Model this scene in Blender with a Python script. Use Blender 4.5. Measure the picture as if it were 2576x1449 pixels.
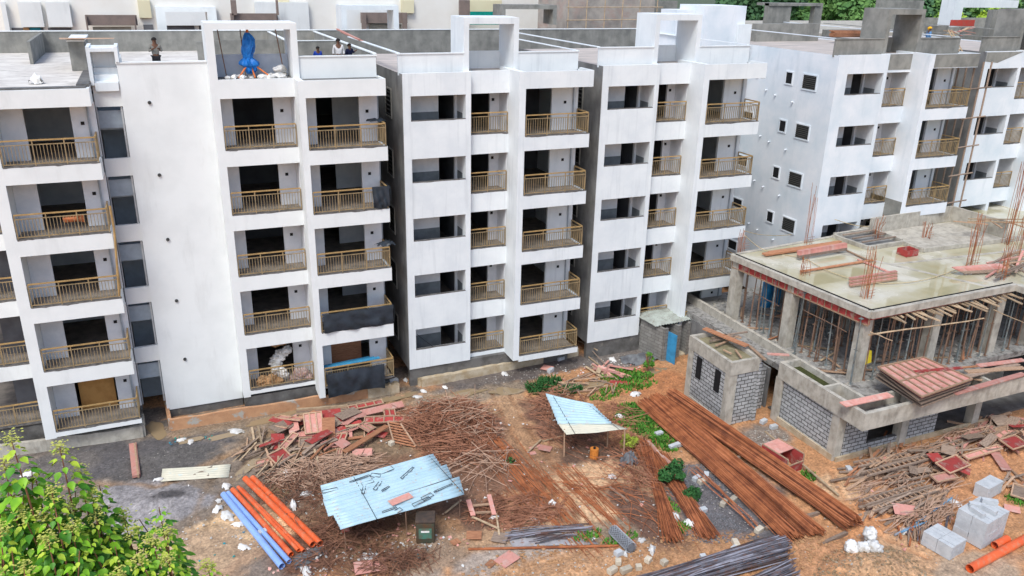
import bpy, bmesh, math, random
import numpy as np
from mathutils import Vector, Matrix, noise as mnoise
random.seed(7)
R_ = math.radians
sc = bpy.context.scene
for o in list(bpy.data.objects): bpy.data.objects.remove(o)
# ------------------------------------------------------------------ camera
CAM = (-2.6364, -38.2533, 19.534); YAW, PITCH, ROLL, FOC = 0.4117, -0.3653, 0.023, 2060.2273
fw = Vector((math.sin(YAW)*math.cos(PITCH), math.cos(YAW)*math.cos(PITCH), math.sin(PITCH)))
rt0 = Vector((math.cos(YAW), -math.sin(YAW), 0)); up0 = rt0.cross(fw)
rt = rt0*math.cos(ROLL) + up0*math.sin(ROLL); up = -rt0*math.sin(ROLL) + up0*math.cos(ROLL)
cd = bpy.data.cameras.new("camera"); cam = bpy.data.objects.new("camera", cd); sc.collection.objects.link(cam)
cam.matrix_world = Matrix(((rt.x, up.x, -fw.x, CAM[0]), (rt.y, up.y, -fw.y, CAM[1]), (rt.z, up.z, -fw.z, CAM[2]), (0, 0, 0, 1)))
cd.sensor_width = 36; cd.lens = 36*FOC/2576; cd.clip_end = 3000; cd.clip_start = 0.1
sc.camera = cam
# ------------------------------------------------------------------ world, sun, exposure
w = bpy.data.worlds.new("World"); sc.world = w; w.use_nodes = True
nt = w.node_tree; bg = nt.nodes['Background']; sky = nt.nodes.new('ShaderNodeTexSky'); sky.sky_type = 'NISHITA'
SUN_EL, SUN_AZ = 56, 222           # azimuth clockwise from +Y
sky.sun_disc = False; sky.sun_elevation = R_(SUN_EL); sky.sun_rotation = R_(SUN_AZ); sky.air_density = 1.0; sky.dust_density = 2.5; sky.ozone_density = 1.0
nt.links.new(sky.outputs[0], bg.inputs[0]); bg.inputs[1].default_value = 0.14
sl = bpy.data.lights.new("sun", 'SUN'); sl.energy = 1.5; sl.angle = R_(20); sl.color = (.965, 1, .965)
so = bpy.data.objects.new("sun", sl); sc.collection.objects.link(so)
a, e = R_(SUN_AZ), R_(SUN_EL)
so.rotation_euler = Vector((math.sin(a)*math.cos(e), math.cos(a)*math.cos(e), math.sin(e))).to_track_quat('Z', 'Y').to_euler()
sc.view_settings.view_transform = 'Standard'; sc.view_settings.look = 'None'; sc.view_settings.gamma = 1
sc.view_settings.exposure = 0.56
G = -1.2                                                              # ground level

def un(u, v, ax, val):
    """the point where the line of sight through a picture point meets a level or an upright plane of the place"""
    d = fw + rt*((u-1288)/FOC) - up*((v-724.5)/FOC); i = 'XYZ'.index(ax)
    t = (val-CAM[i])/d[i]
    return Vector(CAM) + d*t
def gd(u, v, z=0.0): return un(u, v, 'Z', G+z)
# ------------------------------------------------------------------ materials
MATS = {}
def nd(nt, t, **k):
    n = nt.nodes.new(t)
    for a, b in k.items():
        if a.startswith('i_'): n.inputs[int(a[2:])].default_value = b
        else: setattr(n, a, b)
    return n
def mat(name, col, col2=None, rough=.8, scale=3., amt=1., bump=.0, bscale=30., stretch=(1, 1, 1), metal=0, lo=.4, hi=.65, stain=None, stscale=(.5, .5, .12), stlo=.55, sthi=.8, space='world', spec=.3):
    if name in MATS: return MATS[name]
    m = bpy.data.materials.new(name); m.use_nodes = True; nt = m.node_tree; b = nt.nodes['Principled BSDF']
    b.inputs['Roughness'].default_value = rough; b.inputs['Metallic'].default_value = metal; b.inputs['Specular IOR Level'].default_value = spec
    L = nt.links.new
    if space == 'world': pos = nd(nt, 'ShaderNodeNewGeometry').outputs['Position']
    else: pos = nd(nt, 'ShaderNodeTexCoord').outputs['Object']
    mp = nd(nt, 'ShaderNodeMapping'); mp.inputs['Scale'].default_value = stretch; L(pos, mp.inputs[0])
    n = nd(nt, 'ShaderNodeTexNoise'); n.inputs['Scale'].default_value = scale; n.inputs['Detail'].default_value = 6; n.inputs['Roughness'].default_value = .6; L(mp.outputs[0], n.inputs[0])
    r = nd(nt, 'ShaderNodeMapRange'); r.inputs[1].default_value = lo; r.inputs[2].default_value = hi; r.inputs[4].default_value = amt; L(n.outputs[0], r.inputs[0])
    mx = nd(nt, 'ShaderNodeMix', data_type='RGBA'); mx.inputs[6].default_value = (*col, 1); mx.inputs[7].default_value = (*(col2 or [c*.75 for c in col]), 1); L(r.outputs[0], mx.inputs[0])
    out = mx.outputs[2]
    if stain:
        mp2 = nd(nt, 'ShaderNodeMapping'); mp2.inputs['Scale'].default_value = stscale; L(pos, mp2.inputs[0])
        n2 = nd(nt, 'ShaderNodeTexNoise'); n2.inputs['Scale'].default_value = 2.2; n2.inputs['Detail'].default_value = 7; n2.inputs['Roughness'].default_value = .65; L(mp2.outputs[0], n2.inputs[0])
        r2 = nd(nt, 'ShaderNodeMapRange'); r2.inputs[1].default_value = stlo; r2.inputs[2].default_value = sthi; L(n2.outputs[0], r2.inputs[0])
        m2 = nd(nt, 'ShaderNodeMix', data_type='RGBA'); L(r2.outputs[0], m2.inputs[0]); L(out, m2.inputs[6]); m2.inputs[7].default_value = (*stain, 1); out = m2.outputs[2]
    oi = nd(nt, 'ShaderNodeObjectInfo'); rr = nd(nt, 'ShaderNodeMapRange'); rr.inputs[3].default_value = .9 if space == 'world' else .72; rr.inputs[4].default_value = 1.05 if space == 'world' else 1.2
    L(oi.outputs['Random'], rr.inputs[0])
    if space != 'world':
        m3 = nd(nt, 'ShaderNodeMix', data_type='RGBA', blend_type='MULTIPLY'); m3.inputs[0].default_value = 1; L(out, m3.inputs[6])
        cc = nd(nt, 'ShaderNodeCombineColor'); [L(rr.outputs[0], cc.inputs[i]) for i in range(3)]; L(cc.outputs[0], m3.inputs[7]); out = m3.outputs[2]
    L(out, b.inputs['Base Color'])
    if bump:
        n3 = nd(nt, 'ShaderNodeTexNoise'); n3.inputs['Scale'].default_value = bscale; n3.inputs['Detail'].default_value = 4; L(pos, n3.inputs[0])
        bp = nd(nt, 'ShaderNodeBump'); bp.inputs['Strength'].default_value = bump; bp.inputs['Distance'].default_value = .05; L(n3.outputs[0], bp.inputs['Height']); L(bp.outputs[0], b.inputs['Normal'])
    MATS[name] = m; return m
def blockmat(name, bw=.42, bh=.2, c1=(.5, .51, .52), c2=(.36, .37, .38), mort=(.13, .13, .13), ms=.022):
    m = bpy.data.materials.new(name); m.use_nodes = True; nt = m.node_tree; b = nt.nodes['Principled BSDF']; L = nt.links.new
    b.inputs['Roughness'].default_value = .9
    g = nd(nt, 'ShaderNodeNewGeometry'); s = nd(nt, 'ShaderNodeSeparateXYZ'); L(g.outputs['Position'], s.inputs[0])
    ad = nd(nt, 'ShaderNodeMath', operation='ADD'); L(s.outputs[0], ad.inputs[0]); L(s.outputs[1], ad.inputs[1])
    nz = nd(nt, 'ShaderNodeTexNoise'); nz.inputs['Scale'].default_value = 5; L(g.outputs['Position'], nz.inputs[0])
    cb = nd(nt, 'ShaderNodeCombineXYZ'); L(ad.outputs[0], cb.inputs[0]); L(s.outputs[2], cb.inputs[1])
    vm = nd(nt, 'ShaderNodeVectorMath', operation='MULTIPLY_ADD'); L(nz.outputs['Color'], vm.inputs[0]); vm.inputs[1].default_value = (.10, .07, 0); L(cb.outputs[0], vm.inputs[2])
    br = nd(nt, 'ShaderNodeTexBrick'); L(vm.outputs[0], br.inputs[0]); br.inputs['Scale'].default_value = 1; br.inputs['Brick Width'].default_value = bw; br.inputs['Row Height'].default_value = bh
    br.inputs['Mortar Size'].default_value = ms; br.inputs['Mortar Smooth'].default_value = .3; br.inputs['Color1'].default_value = (*c1, 1); br.inputs['Color2'].default_value = (*c2, 1); br.inputs['Mortar'].default_value = (*mort, 1); br.inputs['Bias'].default_value = -.2
    mu = nd(nt, 'ShaderNodeMix', data_type='RGBA', blend_type='MULTIPLY'); mu.inputs[0].default_value = .5; L(br.outputs[0], mu.inputs[6])
    n2 = nd(nt, 'ShaderNodeTexNoise'); n2.inputs['Scale'].default_value = 2.5; n2.inputs['Detail'].default_value = 6; L(g.outputs['Position'], n2.inputs[0]); L(n2.outputs[0], mu.inputs[7]); 
    L(mu.outputs[2], b.inputs['Base Color'])
    bp = nd(nt, 'ShaderNodeBump'); bp.inputs['Strength'].default_value = .6; bp.inputs['Distance'].default_value = .02; bp.invert = True; L(br.outputs[1], bp.inputs['Height']); L(bp.outputs[0], b.inputs['Normal'])
    MATS[name] = m; return m

white1 = mat('white_paint_warm', (.79, .82, .825), (.74, .77, .775), stain=(.60, .62, .62), stlo=.54, sthi=.9, scale=.8, rough=.75)
white2 = mat('white_paint_cool', (.78, .82, .84), (.70, .745, .775), stain=(.50, .54, .57), stlo=.54, sthi=.98, stscale=(1.8, 1.8, .12), scale=.8, rough=.75)
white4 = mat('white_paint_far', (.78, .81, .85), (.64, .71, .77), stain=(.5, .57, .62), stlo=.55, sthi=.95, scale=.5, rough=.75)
plasterw = mat('interior_primer', (.78, .80, .83), (.66, .69, .73), scale=1.5, rough=.85)
conc = mat('concrete_grey', (.30, .295, .27), (.20, .20, .185), stain=(.12, .12, .115), stlo=.5, sthi=.85, scale=1.3, bump=.25, rough=.9)
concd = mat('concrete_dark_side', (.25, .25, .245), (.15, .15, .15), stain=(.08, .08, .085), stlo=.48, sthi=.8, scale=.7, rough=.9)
concw = mat('wet_concrete', (.16, .155, .15), (.09, .085, .08), scale=1.6, rough=.5, bump=.3, stain=(.3, .27, .22), stlo=.6, sthi=.8, stscale=(1, 1, 1))
concl = mat('concrete_light', (.50, .47, .41), (.36, .33, .28), stain=(.17, .155, .135), stlo=.5, sthi=.85, stscale=(1.4, 1.4, .5), scale=2.2, bump=.3, rough=.9)
roofm = mat('roof_screed', (.56, .49, .45), (.38, .35, .32), scale=.7, stretch=(.5, 2.5, 1), stain=(.15, .14, .13), stlo=.6, sthi=.75, stscale=(.4, 2.2, 1), bump=.2)
roofp = mat('roof_screed_pale', (.70, .665, .62), (.56, .52, .48), scale=.9, stain=(.26, .24, .21), stlo=.54, sthi=.74, stscale=(.6, 1.5, 1))
floorm = mat('balcony_floor_dust', (.30, .26, .22), (.17, .15, .13), scale=2, rough=.85)
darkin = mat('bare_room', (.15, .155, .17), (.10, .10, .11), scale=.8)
dado = mat('grey_dado', (.20, .22, .235), (.13, .145, .155), scale=1.5)
rail = mat('ochre_rail', (.50, .33, .14), (.36, .24, .11), scale=3, rough=.45, metal=.2)
railp = mat('ochre_baluster', (.36, .26, .14), (.22, .17, .10), scale=3, rough=.5)
pvc = mat('grey_pipe', (.36, .41, .46), rough=.5)
black = mat('black_hole', (.012, .012, .014))
louv = mat('louvre_dark', (.05, .05, .045), (.03, .03, .03), rough=.6)
cream = mat('cream_paint', (.84, .83, .79), (.80, .78, .73), scale=.6)
yellowc = mat('pale_yellow_paint', (.76, .71, .50), (.72, .66, .46), scale=.6)
brownf = mat('brown_frame', (.24, .19, .17), (.19, .155, .14), scale=2)
teal = mat('teal_sheet', (.0, .30, .24), (.0, .22, .19))
earthwall = mat('muddy_kerb', (.52, .29, .16), (.42, .22, .12), stain=(.4, .38, .34), stlo=.55, sthi=.6, stscale=(.6, .6, .6), scale=2, bump=.4)
kerbl = mat('kerb_concrete', (.54, .46, .34), (.40, .31, .20), stain=(.30, .20, .10), stlo=.5, sthi=.75, stscale=(.6, .6, .6), scale=2, bump=.3)
timber = mat('old_timber', (.50, .34, .23), (.30, .18, .115), scale=5, stretch=(1, 8, 8), space='obj')
timberg = mat('grey_timber', (.36, .27, .21), (.18, .13, .10), scale=5, stretch=(1, 8, 8), space='obj')
timbero = mat('orange_timber', (.46, .215, .115), (.32, .14, .075), scale=4, stretch=(1, 6, 6), space='obj')
redply = mat('red_shuttering', (.40, .055, .05), (.27, .045, .04), scale=2.5, space='obj', stain=(.44, .28, .24), stlo=.52, sthi=.7, stscale=(1, 1, 1))
pinkply = mat('faded_pink_shuttering', (.62, .30, .25), (.50, .22, .18), scale=2.5, space='obj', stain=(.60, .42, .36), stlo=.5, sthi=.7, stscale=(1, 1, 1))
rust = mat('rusty_bar', (.39, .135, .055), (.22, .07, .03), scale=2.2, rough=.85)
rustd = mat('dark_rusty_wire', (.23, .11, .065), (.13, .06, .04), scale=3)
rust2 = mat('bright_rusty_bar', (.50, .19, .085), (.34, .11, .05), scale=2.2); rust3 = mat('dark_rusty_bar', (.20, .065, .03), (.11, .035, .02), scale=2.2); steel2 = mat('pale_steel_bar', (.30, .30, .36), (.2, .19, .22), scale=2); steel3 = mat('dark_steel_bar', (.06, .055, .06), (.10, .05, .04), scale=2)
steel = mat('raw_steel_bar', (.17, .165, .19), (.09, .08, .09), scale=2.5, rough=.5, metal=.3, stain=(.2, .10, .07), stlo=.5, sthi=.7, stscale=(2, 2, 2))
pole = mat('rusty_prop', (.25, .15, .10), (.15, .10, .08), scale=4, space='obj')
bamboo = mat('pale_pole', (.50, .38, .25), (.36, .26, .17), scale=4, space='obj')
orangep = mat('orange_pvc', (.76, .13, .035), (.62, .10, .03), scale=1.2, rough=.4, spec=.5, stain=(.50, .26, .15), stlo=.5, sthi=.8, stscale=(2, 2, 2))
bluep = mat('pale_blue_wrap', (.26, .42, .80), (.21, .35, .70), scale=1.5, rough=.35, spec=.5)
bluesheet = mat('pale_blue_steel', (.44, .60, .68), (.37, .53, .61), scale=1.5, rough=.4, stain=(.46, .36, .28), stlo=.56, sthi=.72, stscale=(2.2, 2.2, 2))
creamsheet = mat('cream_steel', (.66, .62, .50), (.56, .55, .45), scale=2, rough=.5, stain=(.45, .62, .68), stlo=.58, sthi=.72, stscale=(.8, .8, 1))
greysheet = mat('weathered_steel', (.40, .44, .40), (.26, .27, .24), scale=2, rough=.6, stain=(.2, .15, .11), stlo=.55, sthi=.75, stscale=(2, 2, 2))
tarpb = mat('blue_tarp', (.015, .20, .62), (.01, .13, .45), scale=4, rough=.4)
tarpk = mat('black_tarp', (.035, .045, .06), (.02, .025, .03), scale=2, rough=.45, stain=(.3, .3, .3), stlo=.72, sthi=.76, stscale=(3, 3, 3))
tarpg = mat('grey_tarp', (.17, .18, .19), (.09, .09, .10), scale=2, rough=.6)
bagw = mat('white_bag', (.74, .74, .74), (.54, .51, .46), scale=5, rough=.7, space='obj', stain=(.35, .27, .2), stlo=.58, sthi=.75, stscale=(2.5, 2.5, 2.5))
bagb = mat('tan_bag', (.62, .36, .18), (.4, .22, .1), scale=4, space='obj')
aac = mat('pale_block', (.52, .54, .56), (.43, .45, .47), scale=3.5, bump=.2, rough=.9)
brickc = mat('dirty_cream_block', (.58, .52, .42), (.44, .37, .28), scale=4, rough=.9, space='obj')
bdoor = mat('blue_door', (.05, .30, .56), (.04, .22, .42), scale=3, rough=.5)
blockm = blockmat('grey_blockwork', c1=(.56, .57, .58), c2=(.42, .43, .44), mort=(.14, .14, .135), ms=.028); blockd = blockmat('rough_blockwork', c1=(.33, .32, .30), c2=(.25, .24, .22), mort=(.2, .19, .175), ms=.02)
gravelm = mat('grey_chippings', (.22, .22, .235), (.08, .08, .085), scale=14, bump=.8, bscale=25, rough=.9)
ashm = mat('cement_powder', (.27, .28, .30), (.19, .195, .21), scale=1.5, stain=(.12, .12, .13), stlo=.5, sthi=.6, stscale=(.9, .9, .9), bump=.5, bscale=6)
soilh = mat('gravelly_soil', (.30, .21, .12), (.2, .13, .075), scale=6, bump=.8, bscale=14, stain=(.35, .33, .27), stlo=.5, sthi=.7, stscale=(1, 1, 1))
skin = mat('skin', (.16, .08, .05), rough=.6); hairm = mat('hair', (.012, .01, .01))
ropem = mat('pale_rope', (.55, .44, .26))
wmark = mat('mortar_light', (.42, .43, .44))
ORD = ['first', 'second', 'third', 'fourth', 'fifth', 'sixth', 'seventh', 'eighth', 'ninth', 'tenth', 'eleventh', 'twelfth', 'thirteenth', 'fourteenth', 'fifteenth', 'sixteenth', 'seventeenth', 'eighteenth', 'nineteenth', 'twentieth', 'twenty first', 'twenty second', 'twenty third', 'twenty fourth', 'twenty fifth', 'twenty sixth']
# ------------------------------------------------------------------ mesh builder
class MB:
    def __init__(s): s.v = []; s.f = []; s.sm = False
    def box(s, x0, x1, y0, y1, z0, z1):
        if x0 > x1: x0, x1 = x1, x0
        if y0 > y1: y0, y1 = y1, y0
        b = len(s.v); s.v += [(x, y, z) for z in (z0, z1) for y in (y0, y1) for x in (x0, x1)]
        s.f += [tuple(b+i for i in q) for q in ((0, 2, 3, 1), (4, 5, 7, 6), (0, 1, 5, 4), (2, 6, 7, 3), (0, 4, 6, 2), (1, 3, 7, 5))]; return s
    def hexa(s, pts):                       # 4 bottom, 4 top, both in order round
        b = len(s.v); s.v += [tuple(p) for p in pts]
        s.f += [tuple(b+i for i in q) for q in ((3, 2, 1, 0), (4, 5, 6, 7), (0, 1, 5, 4), (1, 2, 6, 5), (2, 3, 7, 6), (3, 0, 4, 7))]; return s
    def poly(s, pts, z0, z1):
        b = len(s.v); n = len(pts); s.v += [(p[0], p[1], z0) for p in pts] + [(p[0], p[1], z1) for p in pts]
        s.f += [tuple(b+n-1-i for i in range(n)), tuple(b+n+i for i in range(n))] + [(b+i, b+(i+1) % n, b+n+(i+1) % n, b+n+i) for i in range(n)]; return s
    def beam(s, p, q, w, h, upv=(0, 0, 1)):
        p = Vector(p); q = Vector(q); d = (q-p).normalized(); u = Vector(upv)
        if abs(d.dot(u)) > .95: u = Vector((1, 0, 0))
        r = d.cross(u).normalized()*w/2; t = r.cross(d).normalized()*h/2
        s.hexa([p-r-t, p+r-t, q+r-t, q-r-t, p-r+t, p+r+t, q+r+t, q-r+t]); return s
    def tube(s, pts, r, n=6, cap=True, r2=None):
        pts = [Vector(p) for p in pts]; b0 = len(s.v); prev = None
        for i, p in enumerate(pts):
            d = (pts[min(i+1, len(pts)-1)]-pts[max(i-1, 0)]).normalized()
            u = Vector((0, 0, 1)) if abs(d.z) < .9 else Vector((1, 0, 0))
            a = d.cross(u).normalized(); c = a.cross(d)
            rr = r if r2 is None else r+(r2-r)*i/(len(pts)-1)
            s.v += [tuple(p+(a*math.cos(2*math.pi*k/n)+c*math.sin(2*math.pi*k/n))*rr) for k in range(n)]
        for i in range(len(pts)-1):
            for k in range(n):
                s.f.append((b0+i*n+k, b0+i*n+(k+1) % n, b0+(i+1)*n+(k+1) % n, b0+(i+1)*n+k))
        if cap: s.f += [tuple(b0+n-1-k for k in range(n)), tuple(b0+(len(pts)-1)*n+k for k in range(n))]
        return s
    def pipe(s, p, q, r, t=.01, n=14):       # hollow pipe
        p = Vector(p); q = Vector(q); d = (q-p).normalized(); u = Vector((0, 0, 1)); a = d.cross(u).normalized(); c = a.cross(d); b = len(s.v)
        for (o, rr) in ((p, r), (q, r), (q, r-t), (p, r-t)):
            s.v += [tuple(o+(a*math.cos(2*math.pi*k/n)+c*math.sin(2*math.pi*k/n))*rr) for k in range(n)]
        for j in range(4):
            for k in range(n):
                k2 = (k+1) % n; s.f.append((b+j*n+k, b+j*n+k2, b+((j+1) % 4)*n+k2, b+((j+1) % 4)*n+k))
        return s
    def build(s, name, m, parent=None, smooth=False, loc=None, bevel=0):
        me = bpy.data.meshes.new(name)
        if parent is not None: off = Vector(parent['_loc']) if '_loc' in parent else Vector((0, 0, 0))
        elif loc is not None: off = Vector(loc)
        else:
            A = np.array(s.v); off = Vector(((A[:, 0].min()+A[:, 0].max())/2, (A[:, 1].min()+A[:, 1].max())/2, A[:, 2].min()))
        me.from_pydata([(x-off.x, y-off.y, z-off.z) for x, y, z in s.v], [], s.f); me.materials.append(m)
        if smooth: me.polygons.foreach_set('use_smooth', [True]*len(me.polygons))
        o = bpy.data.objects.new(name, me); sc.collection.objects.link(o)
        if parent is None: o.location = off
        else: o.parent = parent
        o['_loc'] = tuple(off)
        if bevel:
            bv = o.modifiers.new('b', 'BEVEL'); bv.width = bevel; bv.segments = 2; bv.limit_method = 'ANGLE'
        return o
def tag(o, label=None, cat=None, group=None, kind=None):
    if label: o['label'] = label
    if cat: o['category'] = cat
    if group: o['group'] = group
    if kind: o['kind'] = kind
    return o
def empty(name, loc, label, cat, group=None, rz=0):
    o = bpy.data.objects.new(name, None); sc.collection.objects.link(o); o.location = loc; o.rotation_euler.z = rz; o.empty_display_size = .1
    o['_loc'] = tuple(loc); return tag(o, label, cat, group)
def kids(o): return [c for c in bpy.data.objects if c.parent == o]
def copy_tree(o, loc=None, rot=None, parent=None, scale=None):
    c = o.copy(); sc.collection.objects.link(c); c.parent = parent
    if loc is not None: c.location = loc
    if rot is not None: c.rotation_euler = rot
    if scale is not None: c.scale = scale
    for ch in o.children: copy_tree(ch, parent=c)
    return c
# ================================================================== APARTMENT BLOCKS
def rail_mesh(w, side=0, panel=False):
    """front railing from x=0..w at y=0, with a return of depth `side` at the right end"""
    m = MB(); h = MB()
    def run(p, q):
        p = Vector(p); q = Vector(q); L = (q-p).length; d = (q-p)/L
        for z, t in ((.86, .035), (.10, .035)): m.beam(p+Vector((0, 0, z)), q+Vector((0, 0, z)), .035, t)
        h.beam(p+Vector((0, 0, 1.04)), q+Vector((0, 0, 1.04)), .06, .055)
        n = max(2, int(L/.125))
        for i in range(n+1):
            a = p+d*(L*i/n); m.beam(a+Vector((0, 0, .11)), a+Vector((0, 0, .85)), .022, .022)
        k = max(1, round(L/1.1))
        for i in range(k+1):
            a = p+d*(L*i/k); m.beam(a, a+Vector((0, 0, 1.02)), .045, .045)
    run((.03, 0, 0), (w-.03, 0, 0))
    if side: run((w-.03, .06, 0), (w-.03, side, 0))
    return m, h
RC = {}
rag = mat('ragged_mortar', (.16, .155, .15), (.08, .075, .075), scale=6)
def ragged(P, x0, x1, y, z, d=.07):
    m = MB(); n = int((x1-x0)/.09); h = [(-.012-d*.6*max(0, mnoise.noise(Vector((x0*3+i*.13, z, y)))*1.5+.5*mnoise.noise(Vector((i*.71, z*3, x0))))) for i in range(n+1)]
    for i in range(n):
        a = x0+(x1-x0)*i/n; b = x0+(x1-x0)*(i+1)/n; k = len(m.v)
        m.v += [(a, y-.006, z+h[i]), (b, y-.006, z+h[i+1]), (b, y-.006, z+.018), (a, y-.006, z+.018), (b, y+.12, z+.018), (a, y+.12, z+.018)]
        m.f += [(k, k+1, k+2, k+3), (k+3, k+2, k+4, k+5)]
    return m.build('ragged_edge', rag, P)
def add_rail(parent, x, y, z, w, side=0):
    k = (round(w, 2), round(side, 2))
    if k not in RC:
        m, h = rail_mesh(w, side); o = m.build('balcony_railing', railp, loc=(0, 0, 0)); hh = h.build('handrail', rail, loc=(0, 0, 0)); hh.parent = o; RC[k] = o; c = o
    else: c = copy_tree(RC[k])
    c.parent = parent; pl = Vector(parent['_loc']); c.location = Vector((x, y, z))-pl; return c
def wall_with_hole(m, x0, x1, y0, y1, z0, z1, hx0, hx1, hz1):
    m.box(x0, hx0, y0, y1, z0, z1); m.box(hx1, x1, y0, y1, z0, z1); m.box(hx0, hx1, y0, y1, hz1, z1)
def sconce(P, x, y, z):
    MB().box(x-.07, x+.07, y-.02, y+.01, z-.07, z+.07).build('wall_box', black, P)

def block(X, Y, Z, label, aL=0.0, wmat=white2, sidem=concd, dep=10.6, capmat=None, parm=None, framem=None, skip=(), fasc=None, raild=None, scafgap=False):
    P = empty('apartment_block', (X+4.7, Y, G), label, 'building')
    W = MB(); S = MB(); I = MB(); F = MB(); D = MB(); PW = MB(); FR = MB(); BW = MB(); RF = MB(); FC = MB(); PL = MB()
    q = lambda mb, x0, x1, y0, y1, z0, z1: mb.box(X+x0, X+x1, Y+y0, Y+y1, Z+z0, Z+z1)
    yA = -.33; zb = -.19-Z; T = 15.13
    fc = W if fasc is None else FC
    # column A: solid wall with wide openings
    q(W, aL, .38, yA, yA+.15, zb, T); q(W, 3.15, 3.42, yA, .15, zb, T)
    zs = [zb]+[v for k in range(1, 6) for v in (3*k-2.08, 3*k-.92)]+[T]
    for i in range(0, len(zs), 2): q(W, .38, 3.15, yA, yA+.15, zs[i], zs[i+1])
    # side walls
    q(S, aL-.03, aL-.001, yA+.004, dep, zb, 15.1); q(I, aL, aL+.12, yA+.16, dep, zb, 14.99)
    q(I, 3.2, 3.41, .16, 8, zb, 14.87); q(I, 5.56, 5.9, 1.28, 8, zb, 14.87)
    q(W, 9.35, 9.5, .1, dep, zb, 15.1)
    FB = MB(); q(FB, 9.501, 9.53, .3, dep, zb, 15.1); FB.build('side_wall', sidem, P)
    # pier between B and C
    q(W, 5.56, 5.9, -1.29, 1.27, zb, 15.18)
    for k in range(0, 6):
        z = 3*k
        # slabs
        q(F, aL+.13, 3.19, -.17, dep-.1, z-.12, z-.003); q(F, 3.43, 5.55, .16, dep-.1, z-.12, z+.03); q(F, 5.91, 9.34, -1.16, dep-.1, z-.12, z+.03 if k < 5 else z)
        # fascias
        lo = .95 if k else .42
        q(fc, 3.42, 5.56, 0, .15, z-lo, z+(.05 if k < 5 else .13))
        if k: 
            x1 = 9.52 if k < 5 else 9.6
            q(fc, 5.9, x1, -1.29, -1.17, z-.66 if k < 5 else z-.62, z+(.05 if k < 5 else .18)); q(W, x1-.12, x1, -1.169, .098, z-.66, z+(.05 if k < 5 else .18))
            q(W, 5.9, 9.34, .1, .25, z-.66, z-.125)
        else: q(W, 5.9, 9.52, -1.29, -1.17, z-.3, z+.05)
        if k < 5:
            # back walls with door openings
            wall_with_hole(BW, X+aL+.13, X+3.19, Y+1.05, Y+1.2, Z+z, Z+z+2.87, X+2.2, X+3.05, Z+z+2.3); BW.box(X+3.18, X+3.199, Y-.17, Y+1.049, Z+z, Z+z+2.86)
            D.box(X+aL+.13, X+2.19, Y+1.04, Y+1.049, Z+z, Z+z+1.1); D.box(X+3.17, X+3.179, Y-.17, Y+1.0, Z+z, Z+z+1.1)
            wall_with_hole(BW, X+3.43, X+5.55, Y+1.25, Y+1.4, Z+z, Z+z+2.87, X+3.5, X+5.03, Z+z+2.25)
            BW.box(X+5.545, X+5.559, Y+.16, Y+1.24, Z+z+.03, Z+z+2.1)
            wall_with_hole(W, X+5.91, X+9.34, Y+.1, Y+.25, Z+z+.03, Z+z+2.34, X+5.95, X+8.0, Z+z+2.2)
            q(I, aL+.13, 3.19, 4.4, 4.5, z, z+2.87); q(I, 3.43, 5.55, 7, 7.1, z, z+2.87)
            wall_with_hole(I, X+5.91, X+9.34, Y+4.5, Y+4.6, Z+z, Z+z+2.87, X+7.3, X+8.3, Z+z+2.1)
            q(I, aL+.13, 9.3, dep-.2, dep-.1, z+.04, z+2.87)
            if ('A', k) not in skip: pass
            sconce(P, X+5.2, Y+1.25, Z+z+1.55); sconce(P, X+8.75, Y+.1, Z+z+1.45)
            PL.tube([(X+9.2, Y+.05, Z+z+.03), (X+9.2, Y+.05, Z+z+2.3)], .04)
            add_rail(P, X+3.44, Y+.06, Z+z+.05, 2.1); ragged(P, X+3.43, X+5.55, Y-.001, Z+z+.05); ragged(P, X+5.92, X+9.5, Y-1.291, Z+z+.05)
            ragged(P, X+.38, X+3.15, Y-.331, Z+z+.915, .04)
            add_rail(P, X+5.95, Y-1.23, Z+z+.05, 3.52, 1.25)
            # small ledge on the right flank
            if k: LG = MB(); q(LG, 9.531, 10.15, 1.2, 2.2, z-.66, z+.03); LG.build('ledge', sidem, P)
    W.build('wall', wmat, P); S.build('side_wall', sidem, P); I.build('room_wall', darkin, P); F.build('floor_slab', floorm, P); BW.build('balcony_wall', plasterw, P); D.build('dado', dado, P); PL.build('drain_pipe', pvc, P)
    if fasc is not None: FC.build('fascia', fasc, P)
    # roof parapets
    parm = parm or wmat
    q(PW, aL-.06, 3.2, .1, .22, 15.001, 15.95); q(PW, 3.46, 5.8, 1.9, 2.0, 15.001, 15.9); q(PW, 6.06, 9.4, .1, .22, 15.001, 15.95)
    q(PW, aL-.1, 3.2, .06, .26, 15.951, 16.0); q(PW, 6.06, 9.44, .06, .26, 15.951, 16.0)
    q(S, aL-.08, aL+.06, .27, dep, 15.101, 15.98); q(S, 9.34, 9.46, .27, dep, 15.101, 15.98); q(S, aL+.061, 9.33, dep-.14, dep, 15.001, 15.98)
    PW.build('parapet', parm, P); 
    q(RF, aL+.07, 9.33, .23, dep-.15, 15.002, 15.04); RF.build('roof_floor', roofm, P)
    CP = MB(); q(CP, aL-.1, aL+.08, .261, dep, 15.981, 16.02); q(CP, 9.32, 9.48, .261, dep, 15.981, 16.02); CP.build('coping', capmat or wmat, P)
    q(FR, 3.2, 3.459, .08, 2.0, 15.001, 17.3); q(FR, 5.801, 6.059, .08, 2.0, 15.001, 17.3); q(FR, 3.2, 6.059, .08, 2.0, 17.3, 17.6); FR.build('roof_portal', framem or wmat, P)
    # plinth
    PT = MB(); q(PT, aL+.02, 9.45, yA+.06, .0, G-Z-.1, zb-.002); PT.build('plinth', concw, P)
    return P
B2 = block(8.105, 0.0, 0.0, 'white five storey block with raw grey left flank, second of the row from the left')
B3 = block(18.57, -.32, .185, 'white five storey block standing right behind the corrugated roofed block hut')
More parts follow.
